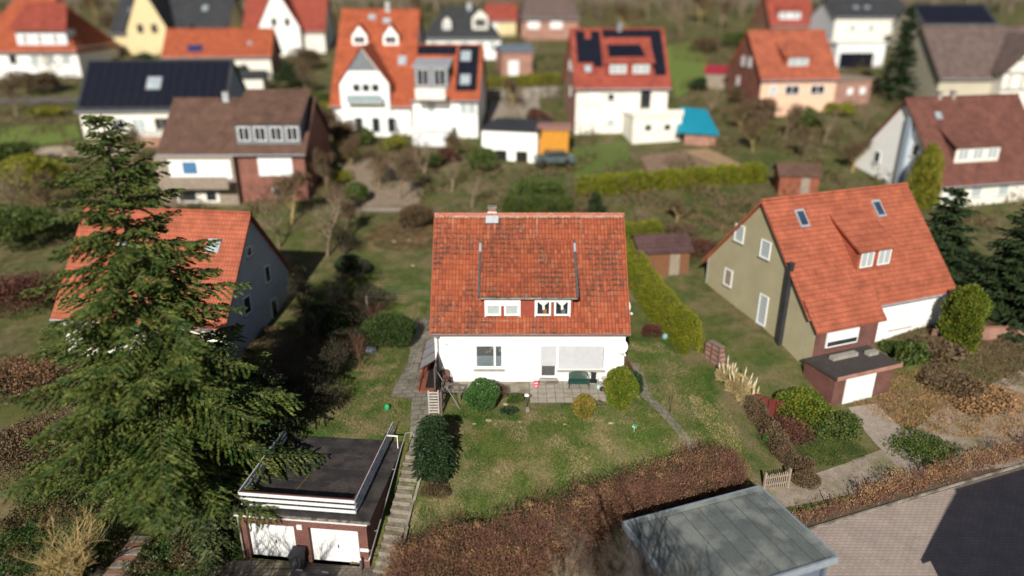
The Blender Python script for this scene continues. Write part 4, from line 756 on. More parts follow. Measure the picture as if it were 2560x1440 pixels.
def twigs(segs, tris=3):
    """list of (p0,p1,r0,r1) -> quads of 3 sided twigs"""
    A = np.array([s[0] for s in segs]); B = np.array([s[1] for s in segs]); ra = np.array([s[2] for s in segs])[:, None]; rb = np.array([s[3] for s in segs])[:, None]
    d = nrm(B-A); ref = np.where(np.abs(d[:, 2:3]) < .9, np.array([[0, 0, 1.]]), np.array([[1., 0, 0]])); u = nrm(np.cross(d, ref)); v = np.cross(d, u); Q = []
    for k in range(3):
        a, b = 2*PI*k/3, 2*PI*(k+1)/3; e0 = u*math.cos(a)+v*math.sin(a); e1 = u*math.cos(b)+v*math.sin(b); Q.append(np.stack([A+e0*ra, A+e1*ra, B+e1*rb, B+e0*rb], 1))
    return np.concatenate(Q).reshape(-1, 3)
def grow(r, h, r0, levels, n0, spread=.6, up=.25, kink=.15, first=.25, ratio=.62, kids=4):
    segs = []; tips = []
    def br(p, d, L_, rad, lev):
        k = 4; pts = [p]; q = p.copy(); dd = d.copy()
        for i in range(k):
            dd = nrm(dd+r.normal(size=3)*kink+np.array([0, 0, up*.25])); q = q+dd*L_/k; pts.append(q.copy()); ra = rad*(1-.75*i/k); rb = rad*(1-.75*(i+1)/k); segs.append((pts[-2], pts[-1], ra, rb))
        if lev < levels:
            nk = kids if lev else n0
            for j in range(nk):
                f = first+(1-first)*(j+r.random())/nk; f = min(f, .99); i = int(f*k); b0 = pts[i]+(pts[i+1]-pts[i])*(f*k-i); side = nrm(r.normal(size=3)*np.array([1, 1, .35])); nd = nrm(d*(1-spread)+side*spread+np.array([0, 0, up])); br(b0, nd, L_*ratio*(1.1-.5*f)*r.uniform(.8, 1.2), max(rad*.5*(1-.5*f), .004), lev+1)
        else: tips.append(q)
    br(np.zeros(3), np.array([0, 0, 1.]), h*.62, r0, 0); return segs, np.array(tips)
def bare_tree(name, loc, h, m, label, seed, cat='tree', r0=None, levels=3, n0=9, kids=5, group=None, spread=.6, stems=1, leaves=None, leafn=0, thick=1, up=.25):
    r = np.random.default_rng(seed); t = empty(name, loc, r.uniform(0, 6), label, cat, group); S0 = []; T0_ = []
    for i in range(stems):
        sg, tp = grow(r, h*r.uniform(.75, 1), (r0 or h*.018), levels, n0, spread, up=up, kids=kids); 
        if stems > 1:
            a = r.uniform(0, 2*PI); ln = r.uniform(.1, .38); o = np.array([math.cos(a), math.sin(a), 0]); f = lambda p: p+o*(p[2]*ln)+o*.12
            sg = [(f(a_), f(b_), x*thick, y*thick) for a_, b_, x, y in sg]; tp = np.array([f(q) for q in tp])
        S0 += sg; T0_.append(tp)
    big = [s for s in S0 if s[2] > (r0 or h*.018)*.45]; small = [s for s in S0 if s[2] <= (r0 or h*.018)*.45]
    npmesh('trunk', twigs(big), 4, m, t); npmesh('crown', twigs(small), 4, m, t)
    if leaves:
        tp = np.concatenate(T0_); c = tp[r.integers(0, len(tp), leafn)]+r.normal(size=(leafn, 3))*h*.035; npmesh('leaves', leafquads(c, r.normal(size=c.shape), h*.012+.02, .5, r), 4, leaves, t)
    return t
def hedge(name, pts, width, h, m, label, n=30000, leaf=.05, z0=None, rough=.12, ends=None, asp=.5, up=.4, kind=None, stems=None, wild=.7, taper=.12, cat='hedge', lump=.25, hv=0, tw=1, clumps=None):
    r = np.random.default_rng(n); P = [Vector(p[:2]) for p in pts]; t = empty(name, (P[0].x, P[0].y, 0), 0, label, cat); seg = [(P[i+1]-P[i]).length for i in range(len(P)-1)]; T_ = sum(seg); cum = np.concatenate([[0], np.cumsum(seg)])
    s = r.random(n)*T_; i = np.clip(np.searchsorted(cum, s)-1, 0, len(seg)-1); f = (s-cum[i])/np.array(seg)[i]; A = np.array([p[:] for p in P])
    c = A[i]+(A[i+1]-A[i])*f[:, None]; d = nrm(A[i+1]-A[i]); nv_ = np.stack([-d[:, 1], d[:, 0]], 1)
    # section: rounded box sampled on shell
    a = r.random(n)*PI; ex = .55; cx = np.sign(np.cos(a))*np.abs(np.cos(a))**ex; cz = np.abs(np.sin(a))**ex; q = 1-r.random(n)**2*.45
    lx = 1+lump*(np.sin(s*2.1+1)*.4+np.sin(s*5.3+a*3)*.3+np.sin(s*11+a*5)*.2); hh = h*(1+hv*(np.sin(s*.9)*.5+np.sin(s*2.3+2)*.5)); u = cx*q*width/2*lx*(1-taper*cz); z = cz*q*hh*(1+.1*(lx-1)/max(lump, .01))
    e = np.minimum(s, T_-s); z *= np.clip(.55+e/(width*.6), 0, 1)**.6; low = r.random(n) < .35; z = np.where(low, z*r.random(n), z)
    c = c+nv_*u[:, None]; gzv = gz(c); X = np.stack([c[:, 0]-P[0].x, c[:, 1]-P[0].y, gzv+z], 1)+r.normal(size=(n, 3))*rough*.3; out = np.stack([nv_[:, 0]*cx, nv_[:, 1]*cx, cz], 1)
    ax = nrm(out+np.array([0, 0, up])+r.normal(size=(n, 3))*wild); npmesh('foliage', leafquads(X, ax, leaf*r.uniform(.6, 1.4, n), asp, r), 4, m, t)
    if clumps:
        j = r.integers(0, n, clumps[1]); cc = X[j]; cn = clumps[2]; q_ = np.repeat(cc, cn, 0)+r.normal(size=(len(cc)*cn, 3))*np.repeat(r.uniform(.08, .26, len(cc)), cn)[:, None]*np.array([1, 1, .6])
        npmesh('dry_leaves', leafquads(q_, nrm(r.normal(size=q_.shape)+np.array([0, 0, .3])), leaf*r.uniform(.6, 1.5, len(q_)), .5, r), 4, clumps[0], t)
    k = stems or int(T_*4); sg = []
    for j in range(k):
        ss = T_*(j+.5)/k+r.normal()*.1; ii = int(np.clip(np.searchsorted(cum, ss)-1, 0, len(seg)-1)); ff = (ss-cum[ii])/seg[ii]; b0 = A[ii]+(A[ii+1]-A[ii])*ff; off = r.normal()*width*.2; nn = nrm((A[ii+1]-A[ii])[None])[0]; bx = b0[0]-nn[1]*off-P[0].x; by = b0[1]+nn[0]*off-P[0].y; gg = g(bx+P[0].x, by+P[0].y)
        p = np.array([bx, by, gg-.1]); 
        for l in range(5):
            e_ = p+np.array([r.normal()*.12, r.normal()*.12, h*r.uniform(.18, .25)]); sg.append((p, e_, .014*tw, .01*tw)); 
            for _ in range(3 if tw > 1 else 2): w_ = p+r.normal(size=3)*np.array([.3, .3, .16])*min(width, 1.8)*.5+np.array([0, 0, .25*tw]); sg.append((p, w_, .007*tw, .003*tw))
            p = e_
    npmesh('stem', twigs(sg), 4, M['barkred'] if 'beech' in m.name or 'dry' in m.name else M['bark'], t); return t
def conifer(name, loc, h, rad, label, m, seed=1, nwh=34, dens=1.0, needle=.11, cat='tree', droop=.25, base=.06, trunkr=.25, powr=.85, spray=1.0, nbr=11):
    r = np.random.default_rng(seed); t = empty(name, loc, 0, label, cat); b = MB(); b.tube([(0, 0, -1), (0, 0, h*.3), (.05, 0, h*.7), (0, 0, h)], [trunkr*1.1, trunkr*.8, trunkr*.35, .02], M['bark'], 9); b.build('trunk', t)
    Cn, Ax, Sz, seg = [], [], [], []
    for i in range(nwh):
        f = (i+.3)/nwh; z0_ = h*(base+(1-base)*f**.95); Lm = rad*(1-f)**powr*(1 if f > .06 else .8)+.15; nb = int((nbr if f < .8 else 7)*(.8+.2*dens))
        for j in range(nb):
            z = min(z0_+r.normal()*.38*h/nwh, h*.985); a = j*2*PI/nb+i*2.4+r.normal()*.2; L_ = Lm*r.uniform(.5, 1.18); dr = droop*(1-f)*r.uniform(.6, 1.3)-(.25 if f > .7 else 0); hd = np.array([math.cos(a), math.sin(a), 0]); sd = np.array([-math.sin(a), math.cos(a), 0])
            k = max(4, int(L_/.28)); ts = (np.arange(k)+.5)/k; pts = hd[None]*ts[:, None]*L_+np.array([0, 0, 1.])*(z-L_*dr*ts*1.5+L_*.35*dr*1.6*ts**2.5)[:, None]
            o = np.array([0, 0, z]); seg.append((o, pts[k//2], .035*(L_/rad)+.008, .02)); seg.append((pts[k//2], pts[-1], .02, .006))
            for ii in range(k):
                if ts[ii] < .12: continue
                tl = (.34*L_*(1-ts[ii])**.6+.16)*spray*r.uniform(.7, 1.2)
                for sg in (-1, 1):
                    dt = nrm(hd*.75+sd*sg*.8+np.array([0, 0, -.18])+r.normal(size=3)*.1); nn_ = max(2, int(tl/(needle*.62)*dens)); tt = (np.arange(nn_)+.5)/nn_
                    cp = pts[ii]+dt*tl*tt[:, None]-np.array([0, 0, 1])*(tl*.18*tt**2)[:, None]
                    for s2 in (-.8, 0, .8):
                        Cn.append(cp+r.normal(size=cp.shape)*.02); dd = dt+np.cross(dt, [0, 0, 1])*s2*.8+r.normal(size=cp.shape)*.22; Ax.append(nrm(dd)); Sz.append(np.full(nn_, needle*(1.0 if s2 else 1.2)))
    Cn = np.concatenate(Cn); Ax = np.concatenate(Ax); Sz = np.concatenate(Sz)*r.uniform(.7, 1.3, len(Cn)); npmesh('crown', leafquads(Cn, Ax, Sz, .3, r), 4, m, t); npmesh('branches', twigs(seg), 4, M['bark'], t); return t
def flame(name, loc, h, rad, label, m, n=9000, leaf=.09, cat='shrub', round_=.5, seed=3, top=.6, group=None, base=.75):
    """upright thuja: scale foliage pointing up, egg or column outline"""
    r = np.random.default_rng(seed); t = empty(name, loc, 0, label, cat, group); z = r.random(n)**.8; prof = np.minimum(1, (base+(1-base)*z/.4))*np.where(z > top, np.sqrt(np.maximum(0, 1-((z-top)/(1-top))**2)), 1); a = r.random(n)*2*PI
    q = 1-r.random(n)**2*.4; rr = rad*prof*q*(1+.13*np.sin(a*3+z*7+seed)+.10*np.sin(a*7-z*13)+.06*r.normal(size=n)); p = np.stack([rr*np.cos(a), rr*np.sin(a), z*h*(1+.03*r.normal(size=n))], 1); ax = nrm(np.stack([np.cos(a)*.5, np.sin(a)*.5, np.ones(n)*1.1], 1)+r.normal(size=(n, 3))*.4)
    npmesh('foliage', leafquads(p, ax, leaf*r.uniform(.6, 1.4, n), .38, r), 4, m, t); b = MB(); b.tube([(0, 0, -.2), (0, 0, h*.8)], [rad*.12, .02], M['bark'], 6); b.build('trunk', t); return t
def tufts(name, poly, n, m, h=.09, label=None, seed=5, w_=.012, cat=None):
    r = np.random.default_rng(seed); xs = [p[0] for p in poly]; ys = [p[1] for p in poly]; x = r.uniform(min(xs), max(xs), n*2); y = r.uniform(min(ys), max(ys), n*2); ins = np.zeros(n*2, bool); j = len(poly)-1
    for i in range(len(poly)):
        xi, yi, xj, yj = *poly[i], *poly[j]; c = ((yi > y) != (yj > y)) & (x < (xj-xi)*(y-yi)/((yj-yi) or 1e-9)+xi); ins ^= c; j = i
    dens = np.sin(x*1.7+np.sin(y*1.3)*2)*np.sin(y*2.1+np.sin(x*.9)*2); x, y = x[ins & (r.random(n*2) < .75+.25*dens)], y[ins & (r.random(n*2) < 2)][:0] if 0 else y[ins & (r.random(n*2) < 2)]
    k = min(len(x), len(y)); 
    return x[:k], y[:k], r
def grass(name, poly, n, m, h=.08, label=None, seed=5, ww=.014):
    r = np.random.default_rng(seed); xs = [p[0] for p in poly]; ys = [p[1] for p in poly]; x = r.uniform(min(xs), max(xs), n); y = r.uniform(min(ys), max(ys), n); ins = np.zeros(n, bool); j = len(poly)-1
    for i in range(len(poly)):
        xi, yi, xj, yj = *poly[i], *poly[j]; ins ^= ((yi > y) != (yj > y)) & (x < (xj-xi)*(y-yi)/((yj-yi) or 1e-9)+xi); j = i
    x, y = x[ins], y[ins]; n = len(x); z = gz(np.stack([x, y], 1)); cl = .55+.45*np.sin(x*2.3+2*np.sin(y*1.1))*np.sin(y*2.9+2*np.sin(x*1.3)); hh = h*r.uniform(.4, 1.3, n)*(.5+cl); a = r.random(n)*2*PI; s_ = ww*r.uniform(.6, 1.4, n); lean = r.normal(size=(n, 2))*hh[:, None]*.6
    P0 = np.stack([x-np.cos(a)*s_, y-np.sin(a)*s_, z], 1); P1 = np.stack([x+np.cos(a)*s_, y+np.sin(a)*s_, z], 1); P2 = np.stack([x+lean[:, 0], y+lean[:, 1], z+hh], 1)
    o = npmesh(name, np.stack([P0, P1, P2], 1).reshape(-1, 3), 3, m); tag(o, label, 'grass', kind='stuff')
M['darkgrass'] = leafm('dark_grass_blades', (.03, .07, .015), (.06, .085, .02), scale=2)
lawn = [(-3.9, 34.0), (9.0, 33.5), (10.4, 31.0), (12.8, 30.8), (13.2, 34), (12.6, 38), (10, 43), (7.6, 43), (7.1, 36), (7.3, 34.8), (5.5, 34.7), (1, 34.8), (.9, 35.8), (-4.2, 36)]
lawn2 = [(-4.3, 34), (9.2, 33.4), (10.2, 31), (9, 30), (3, 28.2), (-1, 27.4), (-4.4, 27.2), (-5.3, 26), (-4.3, 29), (-4.2, 32)]
lawn3 = [(-6.2, 31.8), (-5.9, 35.5), (-7.1, 35.8), (-7.1, 46.4), (-5.8, 47), (-5.8, 52), (-13, 53), (-12.5, 44), (-11, 38), (-13.5, 33), (-6.5, 32.6)]
grass('lawn_grass', lawn, 110000, M['grassblade'], .075, 'grass on the lawn beside and behind the patio', 5)
grass('lawn_grass', lawn2, 130000, M['grassblade'], .095, 'longer grass on the sloping front lawn', 6)
grass('lawn_grass', lawn3, 110000, M['grassblade'], .08, 'grass on the lawn left of the house', 7)
grass('long_grass', [(-4.9, 26.4), (0.4, 27.6), (5.7, 29.5), (10.5, 31.4), (10.2, 32.4), (5.4, 30.5), (0, 28.5), (-4.9, 27.3)], 26000, M['darkgrass'], .30, 'long dark grass along the back of the beech hedge', 15, .02)
grass('dry_grass', [(10.6, 37.2), (11.8, 36.6), (12.9, 34.2), (12.6, 32.6), (11.4, 33.2), (10.4, 35.2)], 4200, M['straw'], .08, 'patch of dry straw-coloured grass on the right lawn', 18, .012)
# big spruce by the garage
conifer('spruce_tree', (-16.6, 29.3, g(-16.6, 29.3)), 19.6, 6.5, 'tall spruce towering left of the garage with drooping green branches', M['spruce'], seed=4, nwh=34, dens=.8, needle=.115, trunkr=.3, droop=.26, base=.15, powr=.66, nbr=8)
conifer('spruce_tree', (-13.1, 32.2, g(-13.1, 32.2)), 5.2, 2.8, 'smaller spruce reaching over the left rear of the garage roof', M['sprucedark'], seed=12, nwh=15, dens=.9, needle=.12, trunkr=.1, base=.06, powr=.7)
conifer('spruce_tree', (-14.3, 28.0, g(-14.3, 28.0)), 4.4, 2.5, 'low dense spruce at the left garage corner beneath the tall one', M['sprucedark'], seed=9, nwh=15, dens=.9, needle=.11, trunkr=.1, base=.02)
M['thicket'] = leafm('shaded_dead_thicket_leaves', (.05, .035, .022), (.03, .035, .015), scale=2)  # dead leaves, darkened so the colour carries the shade of the left slope
# shrubs by the house
bush('laurel_bush', (-1.72, 34.45, -.1), 1.02, .95, 1.75, M['laurel'], 'glossy dark green rounded laurel in front of the left window', n=10000, leaf=.05, amp=.32, shell=.6, wild=.9)
bush('small_shrub', (-.75, 35.5, -.05), .55, .4, .95, M['bushbrown'], 'dark bare-leaved shrub tucked behind the laurel against the path', n=2500, leaf=.035)
bush('small_shrub', (.15, 35.1, -.05), .5, .42, .6, M['bushgreen'], 'low loose green shrub left of the garden lamp', n=2500, leaf=.04, amp=.5)
bush('small_shrub', (-.15, 34.1, -.12), .5, .35, .4, M['holly'], 'low dark spreading shrub below the loose green one', n=2200, leaf=.04, amp=.5)
flame('ball_thuja', (3.95, 33.75, -.12), 1.35, .58, 'egg-shaped thuja with rusty tips in front of the green bench', M['thujadry'], n=11000, leaf=.06, top=.45, base=.4)
flame('tall_thuja', (6.08, 34.9, -.12), 2.3, .82, 'tall bright green columnar thuja at the right end of the patio', M['thuja'], n=22000, leaf=.075, top=.62, base=.62, seed=11)
bush('dark_shrub', (7.1, 36.1, -.1), .45, .7, 1.5, M['holly'], 'dark narrow shrub between the tall thuja and the right path', n=2500, leaf=.05, amp=.5)
bush('roof_shrub', (6.9, 37.2, -.1), .3, .5, 1.6, M['beechred'], 'dark red twiggy shrub against the right house corner', n=1500, leaf=.04, amp=.5)
conifer('holly_tree', (-3.98, 30.1, -1.1), 3.2, 1.0, 'dark green conical holly beside the top of the concrete steps', M['holly'], seed=21, nwh=24, dens=1.3, needle=.06, trunkr=.06, droop=.05, base=.02, powr=.42, spray=1.1)
bush('holly_skirt', (-3.92, 29.85, -1.2), .78, .68, 2.2, M['holly'], 'dense dark evergreen shrub forming the foot of the holly', n=11000, leaf=.055, amp=.25)
bush('brown_shrub', hit(1088, 1240), .75, .55, .75, M['bushbrown'], 'low tan twiggy shrub below the holly', n=3500, leaf=.06, up=1.2, wild=.35, amp=.4, asp=.15)
t = bush('yew_bush', (-8.1, 42.4, -.2), 1.9, 1.5, 2.2, M['yew'], 'broad dark green yew on the lawn left of the house', n=16000, leaf=.09, asp=.25, amp=.35, upward=.3)
bare_tree('bare_shrub', hit(770+2*6, 0+1) if 0 else Vector((-9.6, 44.6, -.1)), 3.3, M['barkred'], 'slim bare reddish shrub standing behind the yew', 3, stems=6, levels=2, n0=6, kids=4, cat='shrub', spread=.35, r0=.02)
bare_tree('bare_tree', hit(905, 925), 3.2, M['barkred'], 'small bare tree with reddish twigs at the shade edge of the left lawn', 5, stems=3, levels=3, n0=7, kids=4, spread=.5, r0=.03)
bare_tree('bare_tree', hit(825, 835), 4.2, M['barkpale'], 'slender pale-trunked bare tree in the dark left thicket', 6, levels=3, n0=8, kids=4, spread=.5, r0=.06)
bare_tree('bare_shrub', Vector((-6.0, 44.4, 0)), 2.2, M['barkgrey'], 'thin bare climber shrub beside the washing line post', 8, stems=7, levels=2, n0=5, kids=3, cat='shrub', spread=.3, r0=.014)
for i, (px, py, h, s) in enumerate(((720, 900, 3.2, 11), (790, 860, 3.6, 12), (850, 760, 3.4, 13), (760, 960, 2.6, 14), (850, 930, 2.4, 15), (700, 1000, 2.2, 16), (900, 700, 3, 17))):
    bare_tree('thicket_shrub', hit(px, py), h, M['barkgrey'], ['grey bare shrub at the left edge of the thicket by the gable', 'tall grey bare shrub in the middle of the left thicket', 'grey bare shrub at the upper end of the left thicket', 'low grey shrub below the middle of the left thicket', 'low grey shrub just left of the small reddish tree', 'lowest grey shrub of the left thicket near the spruce', 'grey bare shrub left of the broad yew'][i], s, stems=7, levels=2, n0=7, kids=5, cat='shrub', group='bare shrubs of the left thicket', spread=.55, r0=.025)
bush('evergreen_shrub', Vector((-12.6, 44.6, -.4)), 1.6, 1.3, 2.4, M['darkconifer'], 'very dark evergreen shrub left of the yew in the shade', n=7000, leaf=.1, amp=.5)
bush('evergreen_shrub', hit(880, 690), 1.2, 1.0, 1.8, M['darkconifer'], 'small very dark evergreen between the thicket and the washing line', n=5000, leaf=.09, amp=.5)
for i, (px, py, h_) in enumerate(((745, 1010, 2.6), (820, 960, 2.8), (870, 900, 2.8), (890, 830, 3.0), (925, 790, 2.6), (860, 640, 3.2), (760, 780, 3.8), (800, 1030, 2.0), (720, 1060, 2.2))):
    bush('thicket_shrub', hit(px, py), 1.3, 1.1, h_*.8, M['thicket'], ['dense dead-leaved shrub low in the left thicket', 'dense dead-leaved shrub beside the leaning slab', 'dense dead-leaved shrub left of the wrapped bundle', 'dense dead-leaved shrub above the wrapped bundle', 'dense dead-leaved shrub touching the yew', 'dense dead-leaved shrub near the washing line', 'dense dead-leaved shrub by the grey gable wall', 'lowest dense shrub just above the garage roof', 'dense shrub between spruce and garage roof'][i], n=4500, leaf=.07, asp=.2, amp=.9, shell=.2, wild=1.2, group='dense shrubs of the left thicket')
# thuja hedge right of the house, red bush, pampas, brown boundary hedge
hedge('thuja_hedge', [(9.2, 55.0), (9.9, 50.5), (10.6, 46.6), (11.35, 43.4), (11.9, 41.6)], 1.7, 2.3, M['hedgegreen'], 'clipped yellow-green thuja hedge running down beside the right lawn', n=80000, leaf=.055, asp=.35, up=1.0, lump=.08, wild=.45, taper=.05)
hedge('box_hedge', [tuple(hit(*p).to_2d()) for p in ((1540, 603), (1655, 597))], 1.3, 1.6, M['hedgegreen'], 'short clipped hedge behind the right end of the roof', n=9000, leaf=.06, lump=.15)
bush('red_brown_bush', hit(1628, 845), .72, .65, 1.05, M['beechred'], 'round dense red-brown bush at the foot of the thuja hedge', n=6000, leaf=.06, up=.8, amp=.15, asp=.12, wild=.35)
q = hit(1662, 848); blob('garden_ornament', (q.x, q.y, q.z+.2), .2, mat('pale_teal_plastic', (.25, .45, .45), (.12, .25, .27), scale=7), 'pale teal watering can beside the red-brown bush', 'watering can', 1.1)
for i, (px, py, s) in enumerate(((1815, 955, 1.0), (1845, 985, 1.25), (1868, 1012, 1.1))):
    p = hit(px, py); t = bush('pampas_grass', p, .6*s, .6*s, .9*s, M['straw'], ['pampas clump nearest the brick stack', 'largest pampas clump with tall cream plumes in the middle', 'pampas clump nearest the brown hedge'][i], 'grass', n=3500, leaf=.22, asp=.05, up=.6, amp=.2, group='pampas grass clumps', wild=.3, stem=False)
    b = MB(); r = np.random.default_rng(i+40)
    for k in range(9 if i < 2 else 5):
        a = r.uniform(0, 6.28); x, y = .3*math.cos(a)*s, .3*math.sin(a)*s; h_ = r.uniform(1.1, 1.75); b.tube([(x*.5, y*.5, .1), (x*1.5, y*1.5, h_*.65)], .008, M['straw'], 4); b.tube([(x*1.5, y*1.5, h_*.62), (x*1.7, y*1.7, h_*.8), (x*1.85, y*1.85, h_)], [.015, .05, .01], M['plume'], 6)
    b.build('plume', t)
hb = [hit(*p).to_2d() for p in ((1880, 1025), (1905, 1075), (1940, 1125), (1985, 1175), (2030, 1195))]
hedge('boundary_hedge', [tuple(p) for p in hb], 1.0, 1.1, M['bushbrown'], 'loose brown boundary hedge between the right lawn and the neighbour', n=14000, leaf=.05, lump=.5, hv=.3)
bush('ivy_patch', hit(1925, 1110), .5, .5, .9, M['laurel'], 'dark green ivy growing in the brown boundary hedge', n=2200, leaf=.05, amp=.5)
bush('brown_shrub', hit(2010, 1215), .8, .6, .9, M['bushbrown'], 'reddish brown shrub right of the picket gate', n=3500, leaf=.05, amp=.4)
# copper beech hedge across the front
hedge('beech_hedge', [(-5.2, 25.3), (-2.2, 25.9), (1.4, 26.9), (4.6, 28.2), (8.2, 29.7), (11.9, 31.2)], 2.1, 1.1, M['beech'], 'wide untrimmed beech hedge with copper dry leaves along the front of the garden', n=88000, leaf=.036, lump=.6, hv=.4, stems=900, rough=.9, tw=1.5, wild=1.0, clumps=(M['dryleaf'], 170, 130))
hedge('lower_hedge', [(-5.6, 24.3), (-2.2, 24.9), (1.4, 25.6), (4.4, 26.9)], 2.1, .9, M['beech'], 'lower copper-brown hedge bank at the bottom beside the garage', n=44000, tw=1.6, leaf=.036, lump=.5, hv=.3, stems=120, rough=.5, wild=1.0)
bare_tree('red_twig_shrub', hit(1765, 1155), 1.7, M['barkred'], 'upright red-brown twiggy shrub where the right path meets the beech hedge', 31, stems=26, levels=1, n0=6, kids=4, cat='shrub', spread=.3, r0=.012)
for i, (px, py, h) in enumerate(((1130, 1330, 1.4), (1330, 1270, 1.5), (1060, 1375, 1.3), (1660, 1235, 1.3), (1850, 1200, 1.5))):
    bare_tree('hedge_sapling', hit(px, py), h*1.3, M['barkred'], ['bare reddish sapling in the left part of the beech hedge', 'bare sapling rising from the middle of the beech hedge', 'bare sapling at the far left end of the beech hedge', 'bare sapling in the beech hedge above the left carport corner', 'bare sapling in the beech hedge beside the picket gate'][i], 50+i, stems=6, levels=2, n0=5, kids=4, cat='shrub', spread=.5, r0=.012, group='bare saplings in the beech hedge')
# young hedge along the paved yard
hp = [(13.4, 28.55), (18, 30.2), (23, 32.15), (29, 34.4), (36, 37)]
hedge('young_hedge', [hp[1], hp[2], hp[3], hp[4]], .5, 1.15, M['dryleaf'], 'row of young hedge plants with tan dry leaves along the paved yard', n=12000, leaf=.045, lump=.9, hv=.5, stems=130, tw=1.3, rough=.5, wild=1)
hedge('sparse_hedge', [hp[0], (17.9, 30.16)], .4, .75, M['dryleaf'], 'sparse start of the young hedge next to the carport', n=1200, leaf=.04, lump=.6, stems=36, rough=.5, wild=1)
for i, x in enumerate((16.3, 22.6, 28.4)): b = MB(); b.tube([(0, 0, 0), (-.1, .12, 1.15)], .025, M['darkpaint'], 5); o = tag(b.build('hedge_stake'), ['dark leaning stake in the sparse start of the young hedge', 'dark stake in the middle of the young hedge', 'dark stake at the right end of the young hedge'][i], 'stake'); o.location = (x, 28.55+(x-13.4)*.373, -3.3)
# foreground bare shrubs, in front of the carport
for i, (x, y, h) in enumerate(((2.4, 24.3, 3.0), (4.3, 23.4, 3.6), (6.1, 23.2, 4.3), (7.7, 23.1, 3.9), (3.3, 24.0, 2.4), (9.3, 23.0, 3.4))):
    bare_tree('foreground_shrub', (x, y, -3.35), h, M['barkpale'], ['leftmost of the pale bare shrubs at the bottom edge', 'second pale bare shrub just left of the carport', 'tallest pale bare shrub in front of the carport roof', 'pale bare shrub before the middle of the carport roof', 'short pale shrub on the bare ground left of the carport', 'rightmost of the pale bare shrubs before the carport'][i], 70+i, stems=7, levels=3, n0=5, kids=4, cat='shrub', group='bare shrubs at the bottom edge', spread=.38, r0=.02, up=.5)
# lichen-covered shrub bottom left, ivy bank, brick steps
bare_tree('lichen_shrub', (-19.6, 24.7, g(-19.6, 24.7)), 4.6, M['barkgold'], 'bare shrub with golden lichen-covered branches in the bottom left corner', 90, stems=12, levels=3, n0=6, kids=4, cat='shrub', spread=.6, r0=.06, thick=1.5)
bs = empty('brick_steps', (-18.2, 25.5, 0), 0, 'narrow brick steps climbing through the ivy at the bottom left', 'steps')
for i in range(9):
    y = 24.3+i*.36; z = g(-18.3, y)+.12; b = MB(); b.box((-.1+.06*i, y-25.5, z), (.9, .38, .24), mat('worn_step_brick', (.3, .14, .09), (.2, .13, .1), scale=7, fa=.3) if i % 2 else M['concrete']); b.build('step', bs)
b = MB(); b.tube([(-19.0, 24.2, -1.9), (-18.3, 26.6, -.9)], .02, M['barkpale'], 5); tag(b.build('handrail'), 'thin wooden rail beside the brick steps', 'handrail')
ivp = [hit(*p).to_2d() for p in ((10, 1400), (140, 1290), (330, 1215), (480, 1150), (560, 1230), (590, 1300), (600, 1430), (330, 1440), (300, 1330), (250, 1440))]
def ivy():
    r = np.random.default_rng(77); n = 42000; x = r.uniform(-25, -12.9, n); y = r.uniform(23.6, 31.5, n); keep = ~((np.abs(x+18.2-(y-25.5)*.1) < .55) & (y < 28.4)) & ((x < -13.3) | (y > 26.2)); x, y = x[keep], y[keep]; n = len(x); z = gz(np.stack([x, y], 1)); hh = .35+.5*(np.sin(x*1.3+2)*np.sin(y*1.7)+1)*.5+.25*(np.sin(x*4)*np.sin(y*3.7)); c = np.stack([x, y, z+np.maximum(.03, hh*r.random(n)**.5)], 1); npo = npmesh('ivy', leafquads(c, nrm(np.array([0, 0, .6])+r.normal(size=(n, 3))), .06*r.uniform(.6, 1.3, n), .6, r), 4, M['bushivy']); tag(npo, 'dark green ivy covering the slope left of the garage', 'ivy', kind='stuff')
M['bushivy'] = leafm('ivy_leaves', (.025, .06, .015), (.05, .09, .02), scale=1.2, rough=.45, c3=(.09, .06, .03), s3=.8)
ivy()
def scrub(name, cx, cy, rx, ry, n, m, label, seed, h=.5, leaf=.06):
    r = np.random.default_rng(seed); a = r.random(n)*2*PI; q = np.sqrt(r.random(n)); x = cx+rx*q*np.cos(a); y = cy+ry*q*np.sin(a); z = gz(np.stack([x, y], 1)); c = np.stack([x, y, z+h*r.random(n)*(1-.6*q)*(.6+.4*np.sin(x*3)*np.sin(y*3.3))], 1); tag(npmesh(name, leafquads(c, nrm(np.array([0, 0, .9])+r.normal(size=(n, 3))*.7), leaf*r.uniform(.6, 1.3, n), .3, r), 4, m), label, 'undergrowth', kind='stuff')
scrub('undergrowth', -15.5, 36.5, 3.6, 4.2, 22000, M['bushbrown'], 'brown dead undergrowth on the shaded left slope', 5, .5)
scrub('undergrowth', -13.2, 41.5, 2.6, 3.5, 14000, M['bushbrown'], 'brown dead stalks around the thicket left of the lawn', 6, .6)
scrub('leaf_mould', hit(1010, 590).x, hit(1010, 590).y, 3.4, 2.6, 12000, M['beech'], 'fallen copper leaves under the shrubs behind the house', 7, .12)
bush('brown_shrub', hit(1042, 572), 1.9, 1.2, 2.2, M['bushbrown'], 'large olive-brown shrub behind the left end of the roof', n=7000, leaf=.07, amp=.4)
hedge('back_hedge', [tuple(hit(*p).to_2d()) for p in ((1255, 545), (1340, 545), (1435, 543))], 1.6, 2.0, M['bushgreen'], 'dark green clipped hedge just behind the roof ridge', n=22000, leaf=.07, lump=.2)
conifer('small_pine', hit(1488, 552), 2.6, 1.6, 'small dark pine behind the right half of the ridge', M['darkconifer'], seed=5, nwh=10, dens=.7, needle=.12, trunkr=.06)
